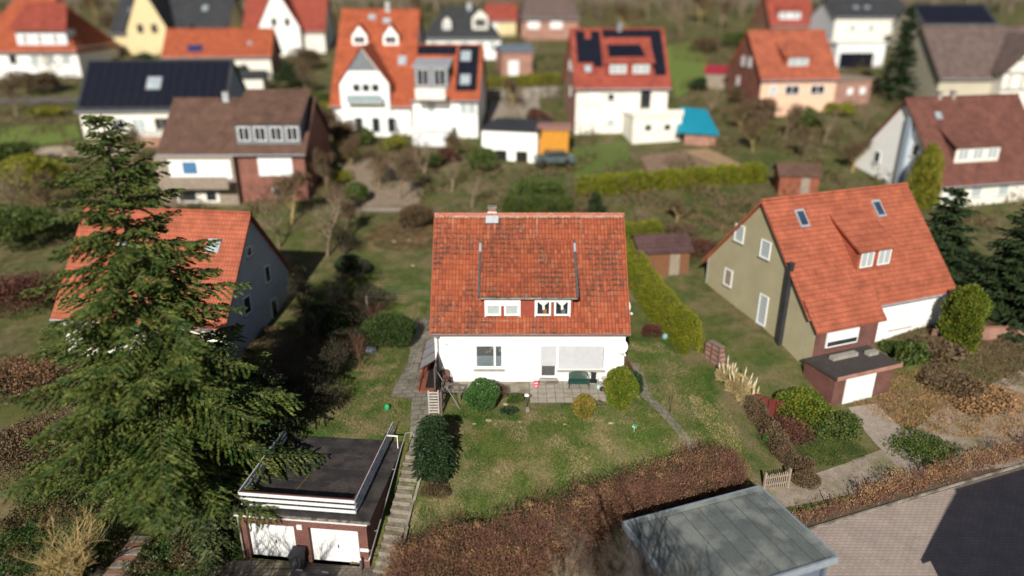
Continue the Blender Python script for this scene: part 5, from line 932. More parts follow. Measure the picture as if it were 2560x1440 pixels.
# ------------------------------------------------------------------ neighbouring houses
def gable_house(name, label, L0, R0, wallh, depth, rise, wallm, roofm, ov=.35, front=None, sides=None, hip=0, z=None, gablem=None, below=2.5, vo=.3, cat='house'):
    """L0,R0: ground points of the front corners. Ridge parallel to the front. hip: ridge shortened by this much at each end"""
    L0, R0 = Vector(L0), Vector(R0); d = (R0-L0); w_ = d.to_2d().length; rz = math.atan2(d.y, d.x); zz = z if z is not None else (L0.z+R0.z)/2
    mid = (L0+R0)/2; t = empty(name, (mid.x, mid.y, zz), rz, label, cat); hx = w_/2; b = MB(); D = depth; b.b2(-hx, hx, 0, .06, -below, wallh, front or wallm); b.b2(-hx, hx, D-.06, D, -below, wallh, wallm); b.b2(-hx+.003, hx-.003, .06, D-.06, wallh-.1, wallh-.02, wallm)
    gm_ = gablem or wallm; rs = rise-.12
    for sx in (-1, 1):
        x = hx*sx; b.add([(x, .06, -below), (x, D-.06, -below), (x, D-.06, wallh), (x, .06, wallh)], [(0, 1, 2, 3)], gm_)
        if not hip: b.add([(x, .0, wallh), (x, D, wallh), (x, D/2, wallh+rs)], [(0, 1, 2)], gm_)
    b.build('wall', t); r = MB(); s_ = rise/(D/2); e = -ov*s_; X = hx+vo; th = .16
    if not hip:
        sec = [(-ov, wallh+e), (D/2, wallh+rise), (D+ov, wallh+e), (D+ov, wallh+e-th), (D/2, wallh+rise-th*1.3), (-ov, wallh+e-th)]; n = 6
        vs = [(-X, y, z_) for y, z_ in sec]+[(X, y, z_) for y, z_ in sec]; r.add(vs, [(0, 1, 4, 5), (1, 2, 3, 4), (11, 10, 7, 6), (10, 9, 8, 7), (6, 7, 1, 0), (7, 8, 2, 1), (8, 9, 3, 2), (9, 10, 4, 3), (10, 11, 5, 4), (11, 6, 0, 5)], roofm)
    else:
        xr = hx-hip; vs = [(-X, -ov, wallh+e), (X, -ov, wallh+e), (X, D+ov, wallh+e), (-X, D+ov, wallh+e), (-xr, D/2, wallh+rise), (xr, D/2, wallh+rise)]+[(sx*X, y, wallh+e-th) for sx, y in ((-1, -ov), (1, -ov), (1, D+ov), (-1, D+ov))]
        r.add(vs, [(0, 1, 5, 4), (2, 3, 4, 5), (1, 2, 5), (3, 0, 4), (0, 6, 7, 1), (1, 7, 8, 2), (2, 8, 9, 3), (3, 9, 6, 0), (9, 8, 7, 6)], roofm)
    ro = r.build('roof', t); b = MB(); b.tube([(-X+.02, -ov-.06, wallh+e-.04), (X-.02, -ov-.06, wallh+e-.04)], .07, M['zinc'], 6); b.build('gutter', ro)
    rd = MB(); xr = (hx-hip if hip else X); rd.tube([(-xr, D/2, wallh+rise-.02), (xr, D/2, wallh+rise-.02)], .13, roofm, 6); rd.build('ridge', ro)
    t.update_tag(); return dict(t=t, roof=ro, hx=hx, D=D, wh=wallh, rise=rise, ov=ov, w=w_)
def hwin(h, face, u, z, w_, hh, style='dark', label=None, split=1, name='window'):
    """u: metres along the wall (front: from the left corner; side: from the front corner); z: bottom above ground"""
    t = h['t']; hx, D = h['hx'], h['D']
    if face == 'F': org, ux, nn = Vector((-hx+u, 0, z)), Vector((1, 0, 0)), Vector((0, -1, 0))
    elif face == 'L': org, ux, nn = Vector((-hx, u, z)), Vector((0, 1, 0)), Vector((-1, 0, 0))
    else: org, ux, nn = Vector((hx, u, z)), Vector((0, 1, 0)), Vector((1, 0, 0))
    uz = Vector((0, 0, 1)); f = MB(); c = org+ux*w_/2+uz*hh/2
    def bx(mb, a0, a1, b0, b1, n0, n1, m):
        vs = []
        for nn_ in (n0, n1):
            for a, b_ in ((a0, b0), (a1, b0), (a1, b1), (a0, b1)): vs.append(org+ux*a+uz*b_+nn*nn_)
        mb.add(vs, [(0, 1, 2, 3), (7, 6, 5, 4), (0, 4, 5, 1), (1, 5, 6, 2), (2, 6, 7, 3), (3, 7, 4, 0)], m)
    fw = min(.09, w_*.12); P_ = M['whiteplastic'] if style != 'brown' else M['timberwall']
    for a0, a1, b0, b1 in ((0, w_, 0, fw), (0, w_, hh-fw, hh), (0, fw, fw, hh-fw), (w_-fw, w_, fw, hh-fw)): bx(f, a0, a1, b0, b1, -.02, .06, P_)
    for k in range(1, split): a = w_*k/split; bx(f, a-.04, a+.04, fw, hh-fw, -.02, .05, P_)
    bx(f, -.08, w_+.08, -.06, -.003, -.02, .12, M['sill']); o = f.build(name, t); 
    if label: o['label'] = label
    g_ = MB(); pm = {'dark': M['glass'], 'brown': M['glass'], 'curtain': M['lace'], 'shut': M['whiteplastic'], 'wood': M['timberwall']}[style]; bx(g_, fw, w_-fw, fw, hh-fw, -.02, .02 if style != 'shut' else .045, pm); g_.build('roller_shutter' if style == 'shut' else 'pane', o); return o
def rpt(h, u, s, off=0):
    """point on the front roof slope: u metres from the left wall corner, s 0 at the wall top .. 1 at the ridge"""
    D, rise = h['D'], h['rise']; n = Vector((0, -rise, D/2)).normalized(); return Vector((-h['hx']+u, D/2*s, h['wh']+rise*s))+n*off
def rpanel(h, u0, u1, s0, s1, m, name, label=None, th=.08, frame=None):
    b = MB(); p = [rpt(h, u0, s0, .01), rpt(h, u1, s0, .01), rpt(h, u1, s1, .01), rpt(h, u0, s1, .01)]; n = (rpt(h, 0, 0, 1)-rpt(h, 0, 0, 0))*th
    b.poly(p, n, frame or m); o = b.build(name, h['roof'])
    if label: o['label'] = label
    if frame:
        g_ = MB(); du, ds = (u1-u0)*.14, (s1-s0)*.12; q = [rpt(h, u0+du, s0+ds, .01+th+.004), rpt(h, u1-du, s0+ds, .01+th+.004), rpt(h, u1-du, s1-ds, .01+th+.004), rpt(h, u0+du, s1-ds, .01+th+.004)]; g_.poly(q, n*.05, m); g_.build('pane', o)
    return o
def skylight(h, u, s, w_=.9, hs=.13, m=None): return rpanel(h, u, u+w_, s, s+hs, m or M['skyglass'], 'skylight', th=.09, frame=M['zinc'])
M['skyglass'] = glass_mat('skylight_glass', (.25, .3, .33), .15)
M['skydark'] = glass_mat('dark_skylight_glass', (.03, .045, .08), .15)
def solar(h, u0, u1, s0, s1, label=None):
    o = rpanel(h, u0, u1, s0, s1, M['solar'], 'solar_panel', label, th=.1); b = MB(); nu = max(1, round((u1-u0)/1.05)); 
    for i in range(1, nu): u = u0+(u1-u0)*i/nu; n = (rpt(h, 0, 0, 1)-rpt(h, 0, 0, 0)); b.poly([rpt(h, u-.015, s0, .115), rpt(h, u+.015, s0, .115), rpt(h, u+.015, s1, .115), rpt(h, u-.015, s1, .115)], n*.006, M['darkpaint'])
    if b.v: b.build('panel_joint', o)
    return o
def chimney(h, u, s, w_=.5, hh=1.0, m=None, label=None):
    p = rpt(h, u, s); b = MB(); b.box((p.x, p.y, p.z+hh/2-.3), (w_, w_, hh+.6), m or M['brickpale']); b.box((p.x, p.y, p.z+hh+.03), (w_+.1, w_+.1, .08), M['concrete']); o = b.build('chimney', h['roof']); 
    if label: o['label'] = label
def hdormer(h, u, s, w_, hh, face, roofm, slope=.35, wins=2, cheek=None, label=None, gabled=False, style='curtain', wz=None):
    """dormer whose face stands on the roof slope at s; shed roof rising with slope, or a little gable"""
    p = rpt(h, u, s); ts = h['rise']/(h['D']/2); y0 = p.y; z0 = p.z; x0, x1 = p.x, p.x+w_; t = empty('dormer', (0, 0, 0)); t.parent = h['t']
    if label: t['label'] = label
    ck = cheek or face; b = MB()
    if not gabled:
        yr = min(hh/(ts-slope), h['D']/2-y0-.05) if ts > slope+.05 else h['D']/2-y0; zr = z0+hh+slope*yr
        b.poly([(x0, y0, z0-.2), (x1, y0, z0-.2), (x1, y0, z0+hh), (x0, y0, z0+hh)], (0, .1, 0), face)
        for x, sg in ((x0, 1), (x1, -1)): b.poly([(x, y0+.1, z0-.1), (x, y0+.1, z0+hh), (x, y0+yr, zr), (x, y0+yr, z0+yr*ts-.1)], (sg*.08, 0, 0), ck)
        b.build('dormer_wall', t); r = MB(); o_ = .22; r.poly([(x0-o_, y0-o_, z0+hh-o_*slope), (x1+o_, y0-o_, z0+hh-o_*slope), (x1+o_, y0+yr+.1, zr+.1*slope), (x0-o_, y0+yr+.1, zr+.1*slope)], (0, 0, .13), roofm); r.build('dormer_roof', t)
    else:
        gh = w_*.62 if gabled is True else gabled; yr = (hh+gh)/ts; ye = hh/ts; xm = (x0+x1)/2
        b.poly([(x0, y0, z0-.2), (x1, y0, z0-.2), (x1, y0, z0+hh), (xm, y0, z0+hh+gh), (x0, y0, z0+hh)], (0, .1, 0), face)
        for x, sg in ((x0, 1), (x1, -1)): b.poly([(x, y0+.1, z0-.1), (x, y0+.1, z0+hh), (x, y0+ye, z0+hh)], (sg*.08, 0, 0), ck)
        b.build('dormer_wall', t); r = MB(); o_ = .25; k = gh/(w_/2)
        for sg in (-1, 1):
            xe = xm+sg*(w_/2+o_); r.poly([(xe, y0-.25, z0+hh-o_*k), (xm, y0-.25, z0+hh+gh), (xm, y0+yr, z0+hh+gh), (xe, y0+ye, z0+hh-o_*k)], (0, 0, .12), roofm)
        r.build('dormer_roof', t)
    hw = wz or hh*.72
    for i in range(wins):
        a = x0+w_*(i+.14)/wins; c = x0+w_*(i+.86)/wins; zb = z0+hh*.16; f = MB(); P_ = M['whiteplastic']; fw = .07
        f.b2(a, c, y0-.05, y0-.001, zb, zb+fw, P_); f.b2(a, c, y0-.05, y0-.001, zb+hw-fw, zb+hw, P_); f.b2(a, a+fw, y0-.05, y0-.001, zb+fw, zb+hw-fw, P_); f.b2(c-fw, c, y0-.05, y0-.001, zb+fw, zb+hw-fw, P_); f.b2((a+c)/2-.03, (a+c)/2+.03, y0-.05, y0-.001, zb+fw, zb+hw-fw, P_); fo = f.build('window', t)
        g_ = MB(); g_.b2(a+fw, c-fw, y0-.02, y0-.001, zb+fw, zb+hw-fw, M['glass'] if style == 'dark' else M['lace']); g_.build('pane', fo)
    return t
def crosswing(h, u, w_, out, wallh, rise, m, roofm, below=2.5, name='wing', back=None):
    """a gabled bay in front of (or flush with) the front wall, ridge running back into the roof"""
    t = h['t']; x0 = -h['hx']+u; x1 = x0+w_; xm = (x0+x1)/2; b = MB(); b.poly([(x0, -out, -below), (x1, -out, -below), (x1, -out, wallh), (xm, -out, wallh+rise), (x0, -out, wallh)], (0, .1, 0), m)
    for x, sg in ((x0, 1), (x1, -1)): b.poly([(x, -out+.1, -below), (x, -out+.1, wallh), (x, 1.5, wallh), (x, 1.5, -below)], (sg*.08, 0, 0), m)
    b.build(name, t); r = MB(); k = rise/(w_/2); ts = h['rise']/(h['D']/2); yr = (wallh+rise-h['wh'])/ts if back is None else back; ye = (wallh-h['wh'])/ts; o_ = .3
    for sg in (-1, 1): xe = xm+sg*(w_/2+o_); r.poly([(xe, -out-.3, wallh-o_*k), (xm, -out-.3, wallh+rise+.02), (xm, yr, wallh+rise+.02), (xe, max(ye, -out+.2), wallh-o_*k)], (0, 0, .14), roofm)
    r.build('wing_roof', t); return x0, x1
def up(px, py, Yv): return on_y(px, py, Yv).z
def fit(bl, br, eave, ridge, depth, base=None):
    """front corners on the ground, wall height and roof rise measured on the photograph"""
    L0, R0 = hit(*bl), hit(*br); m_ = (L0+R0)/2; xm = (bl[0]+br[0])/2; ze = up(xm, eave, m_.y); zr = up(xm, ridge, m_.y+depth/2); return L0, R0, ze-m_.z+.15, depth, zr-ze-.15
# --- right neighbour (olive gable)
e = Vector((math.cos(R(21)), math.sin(R(21)), 0)); L0 = Vector((18.75, 41.2, -.6)); h = gable_house('house', 'olive-gabled neighbour house with a salmon tile roof right of the hedge', L0, L0+e*12.3, 3.75, 10.6, 5.75, M['white'], M['roof_near'], ov=.45, gablem=M['olive'], front=M['white'], z=-.6)
for u, z, w_, hh in ((4.1, 5.6, 1.0, 1.25), (6.9, 5.9, 1.0, 1.25)): hwin(h, 'L', u, z, w_, hh, 'curtain')
hwin(h, 'L', 7.6, 2.3, .9, 1.3, 'wood'); hwin(h, 'L', 3.6, .9, .9, 2.2, 'curtain', name='door')
b = MB(); p = (-h['hx']-.2, 1.9); b.box((p[0]+.02, p[1], 3.0), (.3, .3, 6.2), M['darkpaint']); b.box((p[0]+.02, p[1], 6.15), (.36, .36, .1), M['darkpaint']); o = b.build('chimney', h['t']); o['label'] = 'slim dark flue running up the olive gable'
skylight(h, 1.9, .70, .75, .17, M['skydark']); skylight(h, 8.6, .70, .75, .17, M['skydark'])
hdormer(h, 4.8, .24, 3.0, 1.5, M['roof_near'], M['roof_near'], slope=.55, wins=2, label='tiled dormer with two small windows')
# projecting left half of the front with veranda roof, terrace and garage below
b = MB(); x0 = -h['hx']; b.b2(x0, x0+5.2, -.9, -.01, -2.2, 2.6, M['brickdark']); b.b2(x0+.0, x0+5.2, -.98, -.9, 2.35, 2.6, M['whiteplastic']); b.build('porch', h['t'])
b = MB(); k = 5.75/5.3; b.poly([(x0-.3, -1.3, 3.9-1.3*k*.95), (x0+5.4, -1.3, 3.9-1.3*k*.95), (x0+5.4, .2, 3.9+.22*k), (x0-.3, .2, 3.9+.22*k)], (0, 0, .13), M['roof_near']); b.build('porch_roof', h['t'])
b = MB(); b.add([(x0-.03, -.9, 2.6), (x0-.03, 0, 3.7), (x0-.03, 0, 2.6)], [(0, 1, 2)], M['olive']); b.b2(x0-.03, x0, -.9, 0, -2.2, 2.6, M['olive']); b.build('gable_wall', h['t'])
for a, z, w_, hh in ((.9, 1.25, 2.6, 1.05),):
    b = MB(); b.b2(x0+a, x0+a+w_, -1.02, -.91, z, z+hh, M['whiteplastic']); o = b.build('window', h['t']); b = MB(); b.b2(x0+a+.1, x0+a+w_-.1, -1.04, -1.02, z+.1, z+.4, M['glass']); b.build('pane', o)
hwin(h, 'F', 7.4, 1.0, 1.9, 1.35, 'shut')
b = MB(); b.b2(x0-.5, x0+4.2, -3.5, -.91, -3, .6, M['brickdark']); b.b2(x0-.6, x0+4.6, -3.7, -.91, .6, .78, mat('terrace_slab', (.07, .06, .058))); b.b2(x0-.6, x0+4.6, -3.72, -3.7, .58, .86, M['brickpale']); b.build('terrace', h['t'])
b = MB(); b.b2(x0+.35, x0+2.7, -3.56, -3.5, -1.5, .5, M['whiteplastic']); o = b.build('garage_door', h['t']); 
b = MB(); b.b2(x0+.8, x0+2.8, -1.9, -1.5, .79, 1.02, M['sill']); b.b2(x0+3.4, x0+4.2, -2.2, -1.8, .79, 1.02, M['sill']); tag(b.build('garden_furniture'), 'pale covered furniture on the neighbour terrace above the white garage door', 'garden furniture').matrix_world = Matrix.Translation(h['t'].location)@Matrix.Rotation(h['t'].rotation_euler.z, 4, 'Z')
# --- left neighbour behind the spruce (grey gable)
a = R(8); e = Vector((math.cos(a), -math.sin(a), 0)); R0 = Vector((-18.3, 41.0, -1.1)); h = gable_house('house', 'neighbour house with a shaded grey gable and salmon roof behind the spruce', R0-e*11.5, R0, 3.6, 9.6, 5.6, M['whitewarm'], M['roof_near'], ov=.45, gablem=M['greygable'], z=-1.1)
for u, z, w_, hh in ((4.0, 6.3, .7, .7), (6.0, 3.6, .8, 1.3), (2.6, 2.6, 1.0, 1.3), (6.2, .2, 1.0, 2.0)): hwin(h, 'R', u, z, w_, hh, 'dark')
for u in (1.5, 4.5, 8): hwin(h, 'F', u, 1.0, 1.3, 1.3, 'curtain')
for u in (3, 9.3): skylight(h, u, .6)
# --- brick house with brown roof
f = fit((425, 505), (772, 500), 378, 246, 10.5); h = gable_house('house', 'brick house with a brown roof, grey dormer and white-shuttered window', *f, M['brickred'], M['roof_brown'], ov=.5)
Wd = h['w']; hdormer(h, Wd*.53, .10, Wd*.45, 2.0, M['slateclad'], M['roof_brown'], slope=.5, wins=4, label='wide grey slate-clad dormer with four windows', style='dark', wz=1.3)
b = MB(); x0 = -h['hx']; b.b2(x0-.4, x0+Wd*.52, -.8, -.01, -2, f[2]-.5, M['timberwall']); b.build('porch', h['t'])
b = MB(); b.b2(x0+.5, x0+Wd*.5, -2.1, -.81, f[2]*.34, f[2]*.42, M['concrete']); b.b2(x0+.5, x0+Wd*.5, -2.15, -2.1, f[2]*.34, f[2]*.42+.75, M['timberwall']); b.build('balcony', h['t'])
b = MB(); b.b2(x0+.9, x0+Wd*.5, -.87, -.81, f[2]*.48, f[2]*.84, M['whiteplastic']); o = b.build('window', h['t']); o['label'] = 'long white window wall behind the balcony'; b = MB(); b.b2(x0+2.2, x0+3.5, -.9, -.87, f[2]*.58, f[2]*.8, mat('blue_glass', (.08, .2, .38), rough=.2)); b.build('pane', o)
hwin(h, 'F', Wd*.67, f[2]*.50, Wd*.24, f[2]*.36, 'shut'); hwin(h, 'F', Wd*.75, .35, 1.7, 1.1, 'dark', split=2)
b = MB(); b.b2(x0+1.2, x0+5.2, -.9, -.81, .1, 1.25, M['whitewarm']); o = b.build('window', h['t']); b = MB(); b.b2(x0+1.4, x0+3, -.93, -.9, .3, 1.15, M['glass']); b.build('pane', o); b = MB(); b.b2(x0+4, x0+4.9, -.93, -.9, .3, 1.15, M['glass']); b.build('pane', o)
chimney(h, Wd*.37, .98, .6, .7, M['zinc'], 'zinc-clad chimney')
# --- dark roof house
f = fit((212, 345), (572, 338), 272, 152, 10); h = gable_house('house', 'long house whose whole roof is black solar panels, with one pale skylight', *f, M['whitewarm'], M['roof_slate'], gablem=M['bluegable'], ov=.4)
Wd = h['w']; solar(h, .1, Wd-.1, .02, .97, 'black solar panels covering the whole slope'); rpanel(h, Wd*.44, Wd*.54, .36, .62, M['skyglass'], 'skylight', 'square pale skylight among the panels', th=.25, frame=M['zinc'])
for u, s_ in ((.2, 'dark'), (.34, 'curtain'), (.5, 'brown'), (.66, 'dark'), (.82, 'curtain')): hwin(h, 'F', Wd*u, .8, 1.6, 1.4, s_, split=2)
b = MB(); b.b2(h['hx']*-.2, h['hx']+.5, -3.5, -.01, -2, .6, M['brickpale']); b.b2(h['hx']*-.2, h['hx']+.6, -3.7, -.01, .6, .75, M['whitewarm']); b.build('terrace', h['t'])
# --- white double house, left high part and right solar part
f = fit((838, 335), (1030, 338), 256, 24, 17); h = gable_house('house', 'tall white house with an orange roof and two arched white dormers', *f, M['white'], M['roof_or'], ov=.5)
Wd = h['w']; k = f[2]
for u in (.27, .68): hdormer(h, Wd*u-.9, .60, 1.9, 1.2, M['white'], M['roof_or'], wins=1, gabled=True, style='dark', label='small white gabled dormer')
crosswing(h, Wd*.13, Wd*.62, .6, k+2.2, 3.9, M['white'], M['roof_or']); x0 = -h['hx']+Wd*.13
b = MB(); b.poly([(x0+Wd*.12, -.62, k+3.5), (x0+Wd*.5, -.62, k+3.5), (x0+Wd*.31, -.62, k+5.9)], (0, -.03, 0), M['slateclad']); b.build('gable_cladding', h['t'])
for i in range(3): b = MB(); x = x0+Wd*(.16+.12*i); b.b2(x, x+1.0, -.66, -.61, k+1.1, k+2.9, M['whiteplastic']); o = b.build('window', h['t']); b = MB(); b.b2(x+.1, x+.9, -.68, -.66, k+1.2, k+2.0, M['glass']); b.build('pane', o)
b = MB(); b.b2(x0+Wd*.1, x0+Wd*.55, -1.5, -.61, k-.1, k+.05, M['whitewarm']); b.b2(x0+Wd*.1, x0+Wd*.55, -1.53, -1.5, k, k+.9, M['frosted']); b.build('balcony', h['t'])
for u in (.28, .5, .7): b = MB(); x = -h['hx']+Wd*u; b.b2(x, x+1.1, -.66, -.61, .3, 2.2, M['whiteplastic']); o = b.build('window', h['t']); b = MB(); b.b2(x+.1, x+1.0, -.68, -.66, .4, 2.1, M['glass']); b.build('pane', o)
skylight(h, Wd*.35, .88, .9, .06); skylight(h, Wd*.55, .84, .9, .06); skylight(h, Wd*.80, .38, 1, .1); chimney(h, Wd*.6, 1.0, .6, .9, M['metal'])
f = fit((1036, 342), (1195, 345), 243, 112, 11); h = gable_house('house', 'white house with orange roof, black solar panels and a grey-fronted dormer', *f, M['white'], M['roof_or'], ov=.5)
Wd = h['w']; k = f[2]; solar(h, -.0, Wd*.62, .80, .97); solar(h, Wd*.66, Wd*.98, .10, .97, 'large block of black solar panels'); hdormer(h, Wd*.03, .12, Wd*.52, 2.5, M['slateclad'], M['zinc'], slope=.2, wins=2, label='flat-topped slate-clad dormer', style='dark', wz=1.9)
for u, s_ in ((.70, .66), (.72, .2)): rpanel(h, Wd*u, Wd*u+1.2, s_, s_+.2, M['skyglass'], 'skylight', th=.16, frame=M['zinc'])
b = MB(); x0 = -h['hx']; b.b2(x0+Wd*.1, x0+Wd*.55, -2.2, -.01, k-.2, k, M['whitewarm']); b.b2(x0+Wd*.1, x0+Wd*.55, -2.24, -2.2, k, k+1.1, M['whitewarm']); b.build('balcony', h['t'])
b = MB(); b.b2(x0+Wd*.05, x0+Wd*.6, -3.2, -.01, -1.5, 1.3, M['whiteblue']); b.b2(x0, x0+Wd*.65, -3.5, -.01, 1.3, 1.5, M['white']); b.build('extension', h['t'])
for u in (.22, .72, .85): hwin(h, 'F', Wd*u, k-2.0, 1.0, 1.3, 'curtain')
f = fit((800+22, 345), (855, 345), 256, 200, 6)
L0, R0 = hit(905, 300), hit(1010, 300)
# --- flat white annex and sheds beside it
def flatbox(name, bl, br, top, depth, wm, rm, label, cat='annex', ov=.25, openings=None):
    L0, R0 = hit(*bl), hit(*br); d = R0-L0; m_ = (L0+R0)/2; t = empty(name, m_, math.atan2(d.y, d.x), label, cat); hx = d.to_2d().length/2; z = up((bl[0]+br[0])/2, top, m_.y)-m_.z; b = MB(); b.b2(-hx, hx, 0, depth, -1.5, z-.2, wm); b.build('wall', t); b = MB(); b.b2(-hx-ov, hx+ov, -ov, depth+ov, z-.2, z, rm); b.build('roof', t); return t, hx, z
t, hx, z = flatbox('annex', (1205, 395), (1342, 408), 322, 7, M['white'], M['darkpaint'], 'white flat-roofed annex with dark openings between the white house and the shed')
for x in (-hx*.5, hx*.25): b = MB(); b.b2(x, x+1.3, -.04, -.003, -.8, 1.1, M['dark']); b.build('opening', t)
t, hx, z = flatbox('shed', (1346, 398), (1420, 400), 320, 3.4, mat('ochre_boards', (.58, .26, .03), (.5, .22, .03)), mat('pink_grey_roof', (.38, .2, .16)), 'ochre timber shed with a pinkish roof beside the white annex', 'shed')
b = MB(); b.b2(-hx*.6, hx*.8, -.04, -.003, -.3, 1.1, M['darkpaint']); b.build('door', t)
p = hit(1382, 400); car('parked_car', (p.x, p.y-2.2, p.z), R(8), 'grey-green car parked before the ochre shed', mat('grey_green_paint', (.07, .1, .1), rough=.25, spec=.6))
# --- solar house with brick gable
f = fit((1437, 335), (1662, 330), 212, 72, 10.5); h = gable_house('house', 'white-fronted house with brick gable and black solar panels around the roof edge', *f, M['whitewarm'], M['roof_red'], gablem=M['brickpale'], ov=.5)
Wd = h['w']; k = f[2]; solar(h, Wd*.03, Wd*.13, .38, .95); solar(h, Wd*.13, Wd*.20, .38, .80); solar(h, Wd*.20, Wd*.30, .30, .95); solar(h, Wd*.33, Wd*.985, .84, .97); solar(h, Wd*.86, Wd*.985, .14, .84); 
hdormer(h, Wd*.33, .14, Wd*.50, 1.5, M['roof_red'], M['roof_red'], slope=.62, wins=2, label='wide tiled dormer with black panels on top', wz=1.0)
p_ = rpt(h, Wd*.36, .14); b = MB(); zz_ = p_.z+1.5+.16; b.poly([(p_.x, p_.y+.7, zz_+.7*.62), (p_.x+Wd*.40, p_.y+.7, zz_+.7*.62), (p_.x+Wd*.37, p_.y+2.6, zz_+2.6*.62), (p_.x+.1, p_.y+2.6, zz_+2.6*.62)], (0, 0, .06), M['solar']); o = b.build('solar_panel', h['t']); o['label'] = 'black panels lying on the dormer roof'
chimney(h, Wd*.52, .97, .6, .9, M['slateclad']); skylight(h, Wd*.10, .2, .8, .12)
for u, z_, w_, hh, st_ in ((.14, k-2.2, 1.3, 1.3, 'shut'), (.34, k-2.0, .9, .9, 'dark'), (.70, k-2.9, 1.3, 2.2, 'brown'), (.34, .8, 1.1, .9, 'curtain')): hwin(h, 'F', Wd*u, z_, w_, hh, st_)
for u, z_ in ((3, k+1), (6, k+1), (4.5, k-2)): hwin(h, 'L', u, z_, 1, 1.2, 'curtain')
t, hx, z = flatbox('annex', (1580, 360), (1700, 352), 288, 5.5, M['whitewarm'], M['whitewarm'], 'cream garage annex with roof terrace in front of the solar house', ov=.1)
for x in (-hx*.5, hx*.3): b = MB(); b.b2(x, x+.7, -.04, -.003, z*.45, z*.65, M['glass']); b.build('window', t)
b = MB(); b.b2(-hx-.1, hx+.1, -.15, -.1, z, z+.6, M['whitewarm']); b.build('parapet', t)
p = hit(1745, 362); t = empty('lean_to', (p.x, p.y, p.z), R(-14), 'lean-to shed under a bright turquoise tarpaulin beside the cream annex', 'shed'); b = MB(); b.b2(-1.6, 1.9, -.3, 3.2, -1, 1.5, M['brickpale']); b.build('wall', t); b = MB(); b.poly([(-2.6, -.8, 1.4), (2.3, -.8, 1.3), (.6, 4.4, 3.4), (-2.4, 4.4, 3.6)], (0, 0, .07), mat('turquoise_tarpaulin', (.015, .25, .36), (.01, .2, .3), rough=.5)); b.build('tarpaulin', t)
# --- pink house
f = fit((1893, 292), (2078, 285), 193, 76, 10.5); h = gable_house('house', 'pink-fronted house with dark brick gable and orange roof', *f, M['pink'], M['roof_near'], gablem=M['brickred'], ov=.45)
Wd = h['w']; k = f[2]; hdormer(h, Wd*.32, .18, Wd*.36, 1.4, M['roof_near'], M['roof_near'], slope=.5, wins=1, label='tiled dormer with a white window', wz=1.1)
for u, st_ in ((.12, 'curtain'), (.32, 'dark'), (.66, 'dark')): hwin(h, 'F', Wd*u, k-2.3, 2.0 if u > .2 else 1.0, 1.2, st_, split=2)
for u, z_ in ((3.5, k+.8), (5.6, k+.8), (6.5, k-1.9)): hwin(h, 'L', u, z_, .9, 1.3, 'shut')
t, hx, z = flatbox('annex', (2080, 268), (2170, 258), 196, 5, M['brickpale'], M['timberwall'], 'brick annex right of the pink house'); 
for x in (-hx*.3, hx*.4): b = MB(); b.b2(x, x+.9, -.04, -.003, z*.4, z*.4+.9, M['whiteplastic']); b.build('window', t)
# --- white gabled house with brown roof at the right
f = fit((2335, 522), (2660, 512), 448, 243, 11.5); L0_ = f[0]; e_ = Vector((math.cos(R(14)), math.sin(R(14)), 0)); f = (L0_, L0_+e_*12.5)+f[2:]; h = gable_house('house', 'white-gabled house with a maroon-brown roof and slim blue-grey pipe', *f, M['whitewarm'], M['roof_maroon'], gablem=M['white'], ov=.55, vo=.45, z=L0_.z)
Wd = h['w']; k = f[2]; hdormer(h, Wd*.17, .18, Wd*.40, 1.5, M['whitewarm'], M['roof_maroon'], slope=.55, wins=3, label='wide dormer with three windows', cheek=M['roof_maroon'], wz=1.0); skylight(h, Wd*.17, .72, .7, .09)
b = MB(); b.b2(-h['hx']-.4, -h['hx']-.001, h['D']*.5-1.3, h['D']*.5-.7, -1, k+5.0, M['bluegable']); b.build('pipe', h['t'])
for u, z_ in ((3.2, k+1.4), (8.0, k-.2), (6.5, .2)): hwin(h, 'L', u, z_, .9, 1.2, 'dark')
for u in (.08, .3, .55): hwin(h, 'F', Wd*u, .8, 1.3, 1.3, 'curtain')
chimney(h, Wd*.27, 1, .4, .5, M['sill']); chimney(h, Wd*.40, 1, .4, .5, M['sill'])
# --- half-timbered house and solar roof behind
f = fit((2335, 268), (2640, 262), 190, 66, 12); h = gable_house('house', 'large beige house with taupe roof and half-timbered gable at the upper right', *f, M['beige'], M['roof_taupe'], gablem=M['beige'], ov=.5)
Wd = h['w']; k = f[2]; crosswing(h, Wd*.42, Wd*.5, 2.0, k+.4, 4.6, M['whitewarm'], M['roof_taupe'])
x0 = -h['hx']+Wd*.42
for z_ in (k*.55, k+.3, k+1.9): b = MB(); b.b2(x0+max(0, (z_-k)*.75), x0+Wd*.5-max(0, (z_-k)*.75), -2.06, -2.01, z_, z_+.25, M['slateclad']); b.build('beam', h['t'])
for i in range(5): b = MB(); x = x0+Wd*.5*(i+.5)/5; b.b2(x, x+.2, -2.05, -2.01, k*.55+.25, k+.3, M['slateclad']); b.build('beam', h['t'])
f = fit((2290, 160), (2470, 158), 62, 12, 9); h = gable_house('house', 'house with a dark blue-black solar roof behind the half-timbered one', *f, M['beige'], M['roof_slate'], ov=.4); solar(h, .3, h['w']-.3, .05, .95)
f = fit((2078, 118), (2262, 116), 42, -4, 10); h = gable_house('house', 'cream house with slate-blue roof and white gable at the top right', *f, M['whitewarm'], M['roof_slate'], gablem=M['whiteblue'], ov=.4)
for u in (.2, .45, .75): hwin(h, 'F', h['w']*u, f[2]-2.6, 1.2, 1.3, 'curtain')
skylight(h, h['w']*.3, .4); skylight(h, h['w']*.45, .4)
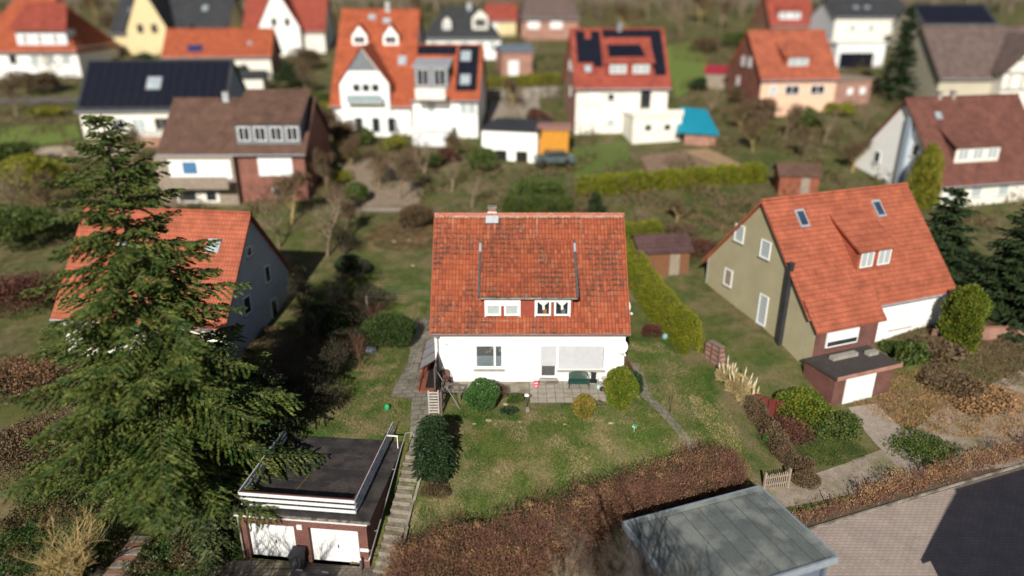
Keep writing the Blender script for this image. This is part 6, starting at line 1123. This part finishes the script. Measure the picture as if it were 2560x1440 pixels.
t, hx, z = flatbox('garage', (2085, 172), (2205, 168), 106, 5, M['whiteplastic'], M['whiteplastic'], 'white garage with a wide dark door below the cream house', 'garage'); b = MB(); b.b2(-hx*.85, hx*.55, -.04, -.003, 0, z*.6, M['solar']); b.build('garage_door', t)
f = fit((1925, 88), (2030, 88), 62, -20, 11); h = gable_house('house', 'faded red-roofed house at the top edge left of the cream one', *f, M['brickpale'], M['roof_red'], ov=.4)
hdormer(h, h['w']*.2, .15, h['w']*.5, 1.4, M['whiteblue'], M['roof_red'], wins=2)
# --- upper left group
f = fit((-60, 196), (205, 192), 122, -8, 14); h = gable_house('house', 'red-roofed villa with a bluish white upper storey at the upper left edge', *f, M['white'], M['roof_or'], hip=5.0, ov=.6)
b = MB(); hx = h['hx']; b.b2(hx-8.5, hx-1.2, .35, 3.2, f[2]-.2, f[2]+2.5, M['whiteblue']); b.build('dormer_wall', h['t'])
b = MB(); b.poly([(hx-9.2, -.3, f[2]+2.4), (hx-.6, -.3, f[2]+2.4), (hx-3.0, 6.2, f[2]+6.2), (hx-9.2, 6.2, f[2]+6.2)], (0, 0, .12), M['roof_red']); b.build('dormer_roof', h['t'])
for x in (hx-8, hx-5.9, hx-3.6): b = MB(); b.b2(x, x+1.5, .28, .34, f[2]+.6, f[2]+1.9, M['whiteplastic']); o = b.build('window', h['t']); b = MB(); b.b2(x+.6, x+.95, .25, .28, f[2]+.7, f[2]+1.8, M['glass']); b.build('pane', o)
for u in (.35, .55, .7, .85): hwin(h, 'F', h['w']*u, f[2]-2.4, 1.3, 1.4, 'curtain' if u > .5 else 'dark')
f = fit((290, 128), (572, 128), 80, -14, 12); h = gable_house('house', 'dark slate-roofed house with a pale yellow gable in front', *f, M['yellow'], M['roof_slate'], ov=.5)
crosswing(h, h['w']*.19, h['w']*.36, 2.4, f[2]+.4, 7.2, M['yellow'], M['roof_slate'], back=6); x0 = -h['hx']+h['w']*.19
for i, x in enumerate((x0+1.9, x0+4.3)): b = MB(); b.b2(x, x+1.0, -2.46, -2.41, f[2]-.2, f[2]+1.2, M['glass']); b.build('window', h['t'])
skylight(h, h['w']*.1, .5); skylight(h, h['w']*.75, .55)
f = fit((420, 205), (682, 198), 138, 72, 8); h = gable_house('barn', 'long low building with bright orange roof behind the solar roof', *f, M['whitewarm'], M['roof_or'], gablem=M['brickpale'], ov=.5, cat='barn'); rpanel(h, h['w']*.22, h['w']*.36, .1, .35, mat('blue_panel', (.02, .03, .12)), 'solar_panel', 'small dark blue panel'); skylight(h, h['w']*.78, .35, .6, .12)
f = fit((618, 135), (815, 132), 76, -16, 11); h = gable_house('house', 'red-roofed house with a tall plain white gable facing the camera', *f, M['whitewarm'], M['roof_red'], ov=.4); crosswing(h, h['w']*.22, h['w']*.5, 1.8, f[2]+.6, 6.0, M['white'], M['roof_red'], back=5); x0 = -h['hx']+h['w']*.22
for x in (x0+2.2, x0+4.4): b = MB(); b.b2(x, x+.9, -1.86, -1.81, f[2]+.6, f[2]+1.9, M['glass']); b.build('window', h['t'])
f = fit((1058, 150), (1252, 148), 92, 18, 11); h = gable_house('house', 'slate-roofed villa with a round-fronted white dormer', *f, M['white'], M['roof_slate'], hip=3.6, ov=.5)
hdormer(h, h['w']*.64, .22, 2.6, 2.0, M['whitewarm'], M['roof_slate'], gabled=1.2, wins=1, style='dark'); hdormer(h, h['w']*.26, .22, 1.4, 1.3, M['whitewarm'], M['roof_slate'], gabled=.8, wins=1); chimney(h, h['w']*.6, .95, .7, .9, M['zinc'])
for u in (.1, .3, .5, .7, .85): hwin(h, 'F', h['w']*u, f[2]-2.3, 1.1, 1.4, 'curtain')
f = fit((1305, 100), (1445, 98), 42, -24, 11); h = gable_house('house', 'taupe-roofed house with salmon walls and white windows at the top centre', *f, M['brickpale'], M['roof_taupe'], hip=1.5, ov=.6)
for u in (.1, .5): hwin(h, 'F', h['w']*u, f[2]-2.2, 2.2, 1.3, 'shut')
f = fit((1215, 90), (1290, 90), 52, 10, 8); h = gable_house('house', 'small yellow house between the slate villa and the taupe roof', *f, M['yellow'], M['roof_red'], ov=.3)
hwin(h, 'F', 1.0, 1.0, 1.2, 1.3, 'shut'); 
f = fit((1255, 190), (1330, 186), 128, 112, 5); h = gable_house('outbuilding', 'small outbuilding with bluish roof and white door below the slate villa', *f, M['brickpale'], mat('blue_grey_sheet_roof', (.13, .17, .22)), ov=.3, cat='outbuilding'); hwin(h, 'F', 1, 0, 1.6, 2.2, 'shut', name='door')
f = fit((1925, 470), (2035, 478), 430, 400, 3.2)
shed('garden_shed', hit(1985, 478), R(-8), 3.6, 2.8, 1.9, .8, mat('red_brown_boards', (.3, .09, .05), (.2, .07, .045)), M['roof_brown'], 'small red-brown shed between the yellow-green hedge and the white gable', door=.6)
shed('garden_shed', hit(1600, 255) if 0 else hit(640, 232), R(5), 3, 3, 2.2, .8, M['whitewarm'], M['roof_slate'], 'small white outbuilding at the right end of the black solar roof')
shed('garden_shed', hit(1790, 215), R(-20), 3, 3, 2.0, .8, M['timberwall'], mat('crimson_sheet', (.3, .02, .04)), 'grey shed with a crimson roof edge left of the pink house')
# --- house off frame whose shadow lies on the yard
L0 = Vector((23.6, 7.9, -3.35)); e = Vector((math.cos(R(20)), math.sin(R(20)), 0)); h = gable_house('house', 'house beside the paved yard whose shadow lies on the paving', L0, L0+e*14, 3.5, 14, 7.0, M['white'], M['roof_slate'], z=-3.35)
# ------------------------------------------------------------------ neighbourhood gardens
hedge('garden_hedge', [tuple(hit(*p).to_2d()) for p in ((1440, 488), (1600, 476), (1760, 463), (1910, 452))], 1.5, 1.8, M['hedgegreen'], 'long clipped yellow-green hedge behind the house in the middle distance', n=26000, leaf=.11, lump=.1)
hedge('garden_hedge', [tuple(hit(*p).to_2d()) for p in ((1215, 222), (1330, 212), (1400, 208))], 1.2, 1.4, M['bushyellow'], 'far hedge on top of the pale wall right of the orange-roofed houses', n=6000, leaf=.2, lump=.2)
hedge('garden_hedge', [tuple(hit(*p).to_2d()) for p in ((860, 258 + 0), (700, 268))], 1.4, 1.5, M['bushgreen'], 'dark hedge behind the brick house', n=5000, leaf=.18, lump=.3)
sheet('vegetable_bed', H2((1600, 392), (1700, 378), (1830, 430), (1790, 440), (1625, 440)), mat('tilled_soil', (.24, .16, .11), (.18, .12, .085), scale=2, fine=6, fa=.2), .06, .8)
sheet('vegetable_bed', H2((1702, 378), (1770, 372), (1880, 425), (1832, 430)), mat('sandy_soil', (.36, .24, .14), (.28, .19, .11), scale=2, fine=6, fa=.2), .07, .8)
sheet('garden_lawn', H2((1430, 372), (1560, 355), (1605, 440), (1440, 448)), mat('mown_lawn', (.07, .115, .02), (.11, .14, .03), fa=.2), .05, .8)
sheet('garden_lawn', H2((1660, 120), (1740, 100), (1780, 190), (1690, 250)), mat('bright_lawn', (.11, .17, .03), (.15, .18, .045), fa=.2), .1, 1.5)
sheet('garden_lawn', H2((0, 318), (190, 312), (205, 350), (0, 378)), mat('bright_lawn', (.11, .17, .03), (.15, .18, .045), fa=.2), .08, 1)
sheet('path', H2((850, 400), (960, 392), (1060, 480), (1045, 515), (880, 520)), mat('brown_gravel', (.28, .22, .16), (.2, .15, .11), fa=.2), .06, .8)
sheet('path', H2((1225, 252), (1345, 245), (1360, 330), (1215, 320)), mat('pale_drive', (.32, .27, .22), (.26, .22, .18), fa=.15), .08, 1)
sheet('path', H2((70, 372), (250, 362), (360, 372), (330, 400), (90, 392)), mat('pale_drive', (.42, .34, .25), (.33, .27, .2), fa=.15), .08, 1)
sheet('path', H2((860, 520), (1080, 522), (1075, 532), (850, 532)), mat('pale_drive', (.32, .27, .22), (.26, .22, .18), fa=.15), .08, .6)
sheet('road', H2((-200, 262), (-200, 250), (205, 245), (420, 232), (640, 240), (640, 248), (420, 243), (205, 258)), mat('grey_road', (.14, .13, .12), (.11, .1, .1)), .1, 1.2)
t = empty('garden_wall', (0, 0, 0), 0, 'pale block garden wall under the far hedge right of the orange roofs', 'wall'); b = MB(); a, c = hit(1212, 248), hit(1400, 242)
for i in range(8): p = a.lerp(c, i/8); q = a.lerp(c, (i+.96)/8); b.bar(p+Vector((0, 0, .6)), q+Vector((0, 0, .6)), .3, 1.6, M['concrete'])
b.build('blocks', t)
b = MB(); p0, p1 = hit(2330, 850), hit(2700, 830); b.bar(p0+Vector((0, 0, .3)), p1+Vector((0, 0, .3)), .35, .9, M['brickpale']); tag(b.build('retaining_wall'), 'low pinkish retaining wall below the dark conifers on the right', 'wall')
b = MB(); 
for i in range(6): p0 = Vector((14.6+i*.42, 36.8-i*.1, 0)); b.box((p0.x, p0.y, g(p0.x, p0.y)+.6), (.4, .05, 1.3), mat('dark_red_fence', (.14, .025, .02)) if i == 0 else bpy.data.materials['dark_red_fence'], rz=-.2)
tag(b.build('board_fence'), 'dark red board fence below the olive gable', 'fence')
def BU(px, py, rx, h, m, label, n=2600, leaf=.16, **k): return bush(k.pop('name', 'shrub'), hit(px, py), rx, k.pop('ry', rx*.9), h, m, label, n=n, leaf=leaf, amp=k.pop('amp', .75), shell=.3, wild=1.0, stem=False, **k)
BU(1205, 430, 1.6, 2.6, M['bushgreen'], 'round dark green shrub below the white annex', amp=.15)
BU(1345, 510, 2.9, 2.6, M['bushgreen'], 'wide dark green bush just behind the chimney', n=5000, leaf=.13, amp=.25)
BU(895, 508, 1.1, 2.0, M['bushgreen'], 'upright green shrub beside the brick house garden path', amp=.15)
BU(858, 455, .8, 1.0, M['bushyellow'], 'small yellow-green shrub on the brown gravel')
BU(1030, 415, 1.2, 1.8, M['bushbrown'], 'brown shrub in front of the white houses')
BU(1075, 420, 1.3, 1.7, M['bushgreen'], 'green shrub under the white balcony')
BU(1118, 405, 1.2, 1.3, M['beechred'], 'dark red shrub below the white house extension')
BU(860, 372, 1.6, 3.2, M['bushbrown'], 'tan bare-leaved shrub at the left corner of the tall white house')
BU(905, 365, 1.3, 1.8, M['bushgreen'], 'green shrub in front of the tall white house')
BU(985, 372, 1.2, 1.4, M['bushyellow'], 'yellowish shrub left of the white balcony')
BU(720, 225, 2.3, 3.4, M['darkconifer'], 'dark round evergreen right of the solar roof')
BU(600, 215, 1.6, 3, M['darkconifer'], 'dark evergreen before the small white outbuilding')
BU(775, 175, 2.4, 3.4, M['bushbrown'], 'brown shrub mass left of the tall orange roof')
BU(800, 300, 1.8, 2.2, M['bushyellow'], 'yellow-green shrub between the brick house and the white house')
BU(800, 345, 2.2, 3.6, M['bushbrown'], 'tall brown shrub shading the gap right of the brick house')
BU(2095, 292, 1.9, 1.9, M['bushyellow'], 'yellow-green shrub below the brick annex')
BU(2020, 320, 2.0, 2.0, M['bushgreen'], 'green shrub on the slope below the pink house')
BU(1900, 300, 1.8, 2.4, M['bushbrown'], 'brown shrub at the left foot of the pink house')
BU(1850, 260, 2.0, 2.6, M['bushbrown'], 'brown shrub under the brick gable')
BU(1745, 225, 1.4, 1.6, M['darkconifer'], 'small dark shrub on the bright far lawn')
BU(1590, 120+120, .1, .1, M['bushgreen'], 'tiny shrub', n=10) if 0 else None
BU(1350, 325, 1.4, 2.6, M['beechred'], 'red-brown shrub against the brick gable of the solar house')
BU(1840, 120, 2.6, 3, M['bushgreen'], 'green bush at the far end of the bright lawn')
BU(1760, 130, 2.6, 2.6, M['bushbrown'], 'brown bush on the far lawn')
BU(2330, 905, 1.6, 1.6, M['bushbrown'], 'brown shrub below the right neighbour front wall')
BU(2260, 905, 1.8, 1.5, M['bushgreen'], 'green shrub beside the neighbour terrace')
BU(2000, 1050, 1.7, 1.8, M['thuja'], 'yellow-green shrub left of the neighbour driveway', n=5000, leaf=.09)
BU(2075, 1090, 1.6, 1.5, M['bushgreen'], 'green shrub at the foot of the neighbour driveway', n=4500, leaf=.09)
BU(1960, 1100, 1.4, 1.2, M['beechred'], 'dark red-brown shrub beyond the boundary hedge', n=4000, leaf=.07)
BU(2450, 1010, 2.2, .8, M['dryleaf'], 'low tan shrub on the bank right of the driveway', n=4000, leaf=.1)
BU(2300, 1130, 1.8, .6, M['bushgreen'], 'low green patch between driveway and lane', n=3000, leaf=.08)
BU(2350, 960, 2.0, .9, M['bushbrown'], 'low brown heather on the neighbour bank', n=4000, leaf=.1)
BU(1740, 640, 1.5, 1.3, M['beechred'], 'dark red bare shrub right of the timber shed', n=3000, leaf=.08)
BU(1700, 590, 1.4, 1.3, M['bushbrown'], 'brown shrub behind the timber shed', n=3000, leaf=.08)
BU(60, 620, 3.4, 3.6, M['bushgreen'], 'large green bush at the left edge behind the spruce', n=7000, leaf=.13)
BU(90, 470, 3.6, 3.6, M['bushyellow'], 'large olive-yellow bush at the left edge', n=6000, leaf=.16)
BU(30, 430, 3, 3, M['bushgreen'], 'green bush at the left edge above the olive-yellow one', n=5000, leaf=.16)
BU(60, 760, 3.5, 1.8, M['beechred'], 'low red-brown shrubbery at the left edge', n=6000, leaf=.1)
BU(60, 960, 3.0, 1.2, M['beech'], 'brown shrubbery at the lower left edge', n=9000, leaf=.08)
BU(90, 1150, 3.2, 2.0, M['bushbrown'], 'tan shrubbery left of the spruce foot', n=12000, leaf=.07)
BU(250, 300, 2.2, 2.2, M['bushgreen'], 'green bush left of the black solar house')
BU(120, 290, 2.0, 1.2, M['bushyellow'], 'yellow-green bush before the red villa')
BU(100, 235, 3.4, 3, M['bushbrown'], 'brown bush at the foot of the red villa', n=4000)
BU(320, 205, 3.0, 3.4, M['bushbrown'], 'brown bush beside the yellow gable', n=4000)
BU(360, 175, 1.5, 2.4, M['darkconifer'], 'dark evergreen below the yellow gable')
flame('thuja_tree', hit(2300, 515), 5.6, 1.35, 'tall golden-yellow thuja in front of the white gable', M['bushyellow'], n=9000, leaf=.16, cat='tree', top=.1, base=1.0)
flame('thuja_tree', hit(2388, 880), 4.6, 1.15, 'bright yellow-green columnar thuja at the right corner of the olive-gabled house', M['thuja'], n=10000, leaf=.11, cat='tree', top=.7)
flame('thuja_tree', hit(495, 165), 6.0, .9, 'narrow dark conifer in front of the long orange roof', M['darkconifer'], n=4000, leaf=.2, cat='tree', top=.2)
conifer('conifer_tree', hit(2235, 250), 12.0, 2.6, 'tall dark cone-shaped conifer before the half-timbered house', M['darkconifer'], seed=14, nwh=22, dens=.5, needle=.28, trunkr=.2, base=.02)
conifer('conifer_tree', Vector((35.5, 46.5, g(35.5, 46.5))), 8.6, 3.1, 'broad dark conifer right of the olive-gabled house', M['darkconifer'], seed=15, nwh=22, dens=.8, needle=.18, trunkr=.2, base=.02, powr=.45)
conifer('conifer_tree', Vector((31.6, 49.5, g(31.6, 49.5))), 7.8, 2.4, 'second dark conifer behind the olive-gabled house', M['darkconifer'], seed=16, nwh=20, dens=.7, needle=.18, trunkr=.18, base=.02, powr=.5)
protos = [bare_tree('bare_tree', hit(820, 640), 8.5, M['barkpale'], 'large bare tan tree between the grey gable and the garden', 101, levels=3, n0=10, kids=6, spread=.6),
          bare_tree('bare_tree', hit(1000, 500), 6.0, M['barkpale'], 'bare tree beside the gravel path behind the house', 102, levels=3, n0=10, kids=6, spread=.6, leaves=M['bushbrown'], leafn=1500),
          bare_tree('bare_tree', hit(730, 560), 7.0, M['barkgold'], 'bare golden-brown tree right of the brick house garden', 103, levels=3, n0=10, kids=6, spread=.6, leaves=M['bushbrown'], leafn=2500)]
spots = [(1060, 460, .8, 'bare tree in the middle garden in front of the white annex'), (830, 560, .8, 'bare tree in the gap between the grey gable and the back lawn'), (1880, 380, .9, 'bare tree right of the vegetable beds'), (1770, 300, .8, 'bare tree between the turquoise tarpaulin and the pink house'), (2010, 400, .8, 'bare tree on the slope above the small red-brown shed'), (1280, 270, .8, 'bare tree right of the orange-roofed white houses'), (150, 230, 1.1, 'bare tree before the red villa'), (270, 120, 1.3, 'bare tree left of the yellow gable'), (590, 60, 1.3, 'bare tree between slate roof and red roof'), (30, 560, 1.0, 'bare tree at the left edge'), (760, 240, 1.0, 'bare tree right of the dark round evergreen'), (2130, 430, .7, 'small bare tree left of the white gable'), (2160, 330, .8, 'bare tree below the brick annex'), (1180, 250, .6, 'bare tree behind the right orange roof'), (1560, 30+60, 1.2, 'bare tree behind the solar house'), (1700, 95, 1.2, 'bare tree at the top of the bright lawn'), (1800, 80, 1.3, 'bare tree at the top edge left of the faded red roof'), (480, 90, 1.2, 'bare tree behind the yellow gable'), (990, 85, 1.3, 'bare tree behind the tall orange roof'), (2500, 30, 1.3, 'bare tree at the top right corner'), (1900, 640, .6, 'small bare tree left of the olive gable'), (450, 560, .7, 'bare tree between spruce and brick house'), (880, 600, .7, 'bare tree at the far left corner of the back lawn'), (950, 470, .8, 'bare tree over the brown gravel path'), (1130, 480, .6, 'bare tree left behind the chimney'), (1960, 350, .9, 'bare tree in the slope garden left of the white gable'), (1850, 330, .8, 'bare tree under the brick gable of the pink house'), (2060, 360, .8, 'bare tree below the pink house front'), (1450, 560, .4, 'small bare tree behind the right half of the ridge'), (1690, 560, .5, 'small bare tree above the timber shed'), (700, 620, .8, 'bare tree beside the grey gable'), (330, 420, .9, 'bare tree behind the top of the spruce'), (120, 540, .8, 'bare tree behind the large olive-yellow bush'), (1330, 160, .9, 'bare tree right of the slate villa'), (40, 290, 1.0, 'bare tree at the far left below the red villa'), (240, 60, 1.4, 'bare tree at the top left behind the villa'), (1500, 60, 1.3, 'bare tree between the taupe roof and the solar house'), (1620, 50, 1.4, 'bare tree behind the right end of the solar house'), (1750, 60, 1.3, 'bare tree at the top edge above the bright lawn'), (1850, 50, 1.2, 'bare tree behind the pink house'), (1030, 60, 1.2, 'bare tree left of the slate villa'), (880, 420, .7, 'bare tree over the small yellow-green shrub'), (1180, 520, .6, 'bare tree behind the chimney'), (820, 480, .9, 'bare tree right of the brick house wall'), (1130, 400, .6, 'bare tree before the white extension')]
for i, (px, py, s, lab) in enumerate(spots):
    c = copy_tree(protos[i % 3]); c.location = hit(px, py); c.scale = (s, s, s); c.rotation_euler = (0, 0, i*1.3); c['label'] = lab
# bare tree off the frame whose shadow falls on the carport
def capped(t, top):
    zs = max(v.co.z for ch in t.children for v in ch.data.vertices); k = top/zs; t.scale = (1, 1, k)
t_ = bare_tree('bare_tree', (4.8, 13.4, -3.35), 11.3, M['barkgrey'], 'tall bare tree throwing its shadow over the carport roof', 120, levels=3, n0=14, kids=6, spread=.6, r0=.10, stems=6, thick=2.6); capped(t_, 11.2)
t_ = bare_tree('bare_tree', (-12.9, 16.0, -3.35), 9.0, M['barkgrey'], 'bare tree throwing dappled shade on the left garage door', 121, levels=3, n0=16, kids=6, spread=.65, r0=.10, stems=3, thick=2.6); capped(t_, 8.7)
# woodland on the far hill
def wood():
    r = np.random.default_rng(300); S0 = []; n = 1300; X = r.uniform(-190, 190, n); Y = r.uniform(163, 250, n); Z = gz(np.stack([X, Y], 1)); cs = []; tr = []
    for x, y, z in zip(X, Y, Z):
        h = r.uniform(5, 10); o = np.array([x, y, z]); tr.append((o, o+np.array([0, 0, h]), .22, .05))
        for k in range(14):
            a = r.uniform(0, 6.28); b0 = o+np.array([0, 0, h*r.uniform(.25, .9)]); tr.append((b0, b0+np.array([math.cos(a), math.sin(a), .9])*h*r.uniform(.12, .3), .07, .02))
        m_ = 60; d = nrm(r.normal(size=(m_, 3))); cs.append(o+np.array([0, 0, h*.65])+d*np.array([h*.3, h*.3, h*.38])*r.random((m_, 1))**.4)
    c = np.concatenate(cs); Q = np.concatenate([twigs(tr), leafquads(c, r.normal(size=c.shape), .32*r.uniform(.5, 1.2, len(c)), .16, r)])
    o = npmesh('woodland', Q, 4, mat('winter_wood', (.19, .145, .105), (.11, .085, .065), scale=.12, fine=2, fa=.35)); tag(o, 'bare brown winter wood along the top of the hill', 'woodland', kind='stuff')
wood()
def scrubland(label, n, seed, m, x0, x1, y0, y1, h, leaf):
    r = np.random.default_rng(seed); x = r.uniform(x0, x1, n); y = y0+(y1-y0)*r.random(n)**1.3; k = np.sin(x*.5+np.sin(y*.3)*2)*np.sin(y*.43+np.sin(x*.37)*2) > .28; x, y = x[k], y[k]; z = gz(np.stack([x, y], 1)); c = np.stack([x, y, z+h*r.random(len(x))**1.5], 1); tag(npmesh('garden_scrub', leafquads(c, nrm(np.array([0, 0, .8])+r.normal(size=c.shape)), leaf*r.uniform(.5, 1.2, len(c)), .35, r), 4, m), label, 'undergrowth', kind='stuff')
scrubland('low brown winter scrub scattered through the far gardens', 110000, 1, M['bushbrown'], -75, 85, 56, 172, .8, .22)
scrubland('low green ground cover scattered through the far gardens', 50000, 2, M['bushgreen'], -75, 85, 55, 172, .4, .2)
scrubland('tan dead stalks scattered through the far gardens', 40000, 3, M['dryleaf'], -60, 70, 54, 172, .35, .14)
scrub('bank_grass', 27.5, 38.6, 6.5, 2.6, 16000, M['dryleaf'], 'tan dry grass on the bank right of the neighbour garage', 21, .3, .08)
scrub('bank_grass', 32, 44, 6, 3.5, 16000, M['bushbrown'], 'brown heather on the upper bank below the conifers', 22, .4, .09)
scrub('verge_grass', 17.2, 34.5, 3.2, 1.3, 9000, M['bushgreen'], 'green weeds on the verge between the lane and the brown hedge', 23, .2, .06)
scrub('undergrowth', -17, 40, 4, 6, 26000, M['bushbrown'], 'dense dead stalks on the shaded slope below the grey gable', 24, .9)
scrub('undergrowth', -11.8, 46.5, 2.2, 3.5, 12000, M['bushbrown'], 'dead stalks along the left edge of the back lawn', 25, .6)
scrub('leaf_litter', 4.5, 25.3, 5, 1.0, 9000, M['beech'], 'fallen beech leaves on the ground between hedge and carport', 26, .06, .04)
scrubland('taller brown brushwood between the far houses', 70000, 8, M['bushbrown'], -75, 85, 60, 168, 2.0, .24)
scrubland('dark evergreen undergrowth between the far houses', 26000, 9, M['bushgreen'], -75, 85, 70, 168, 1.3, .26)
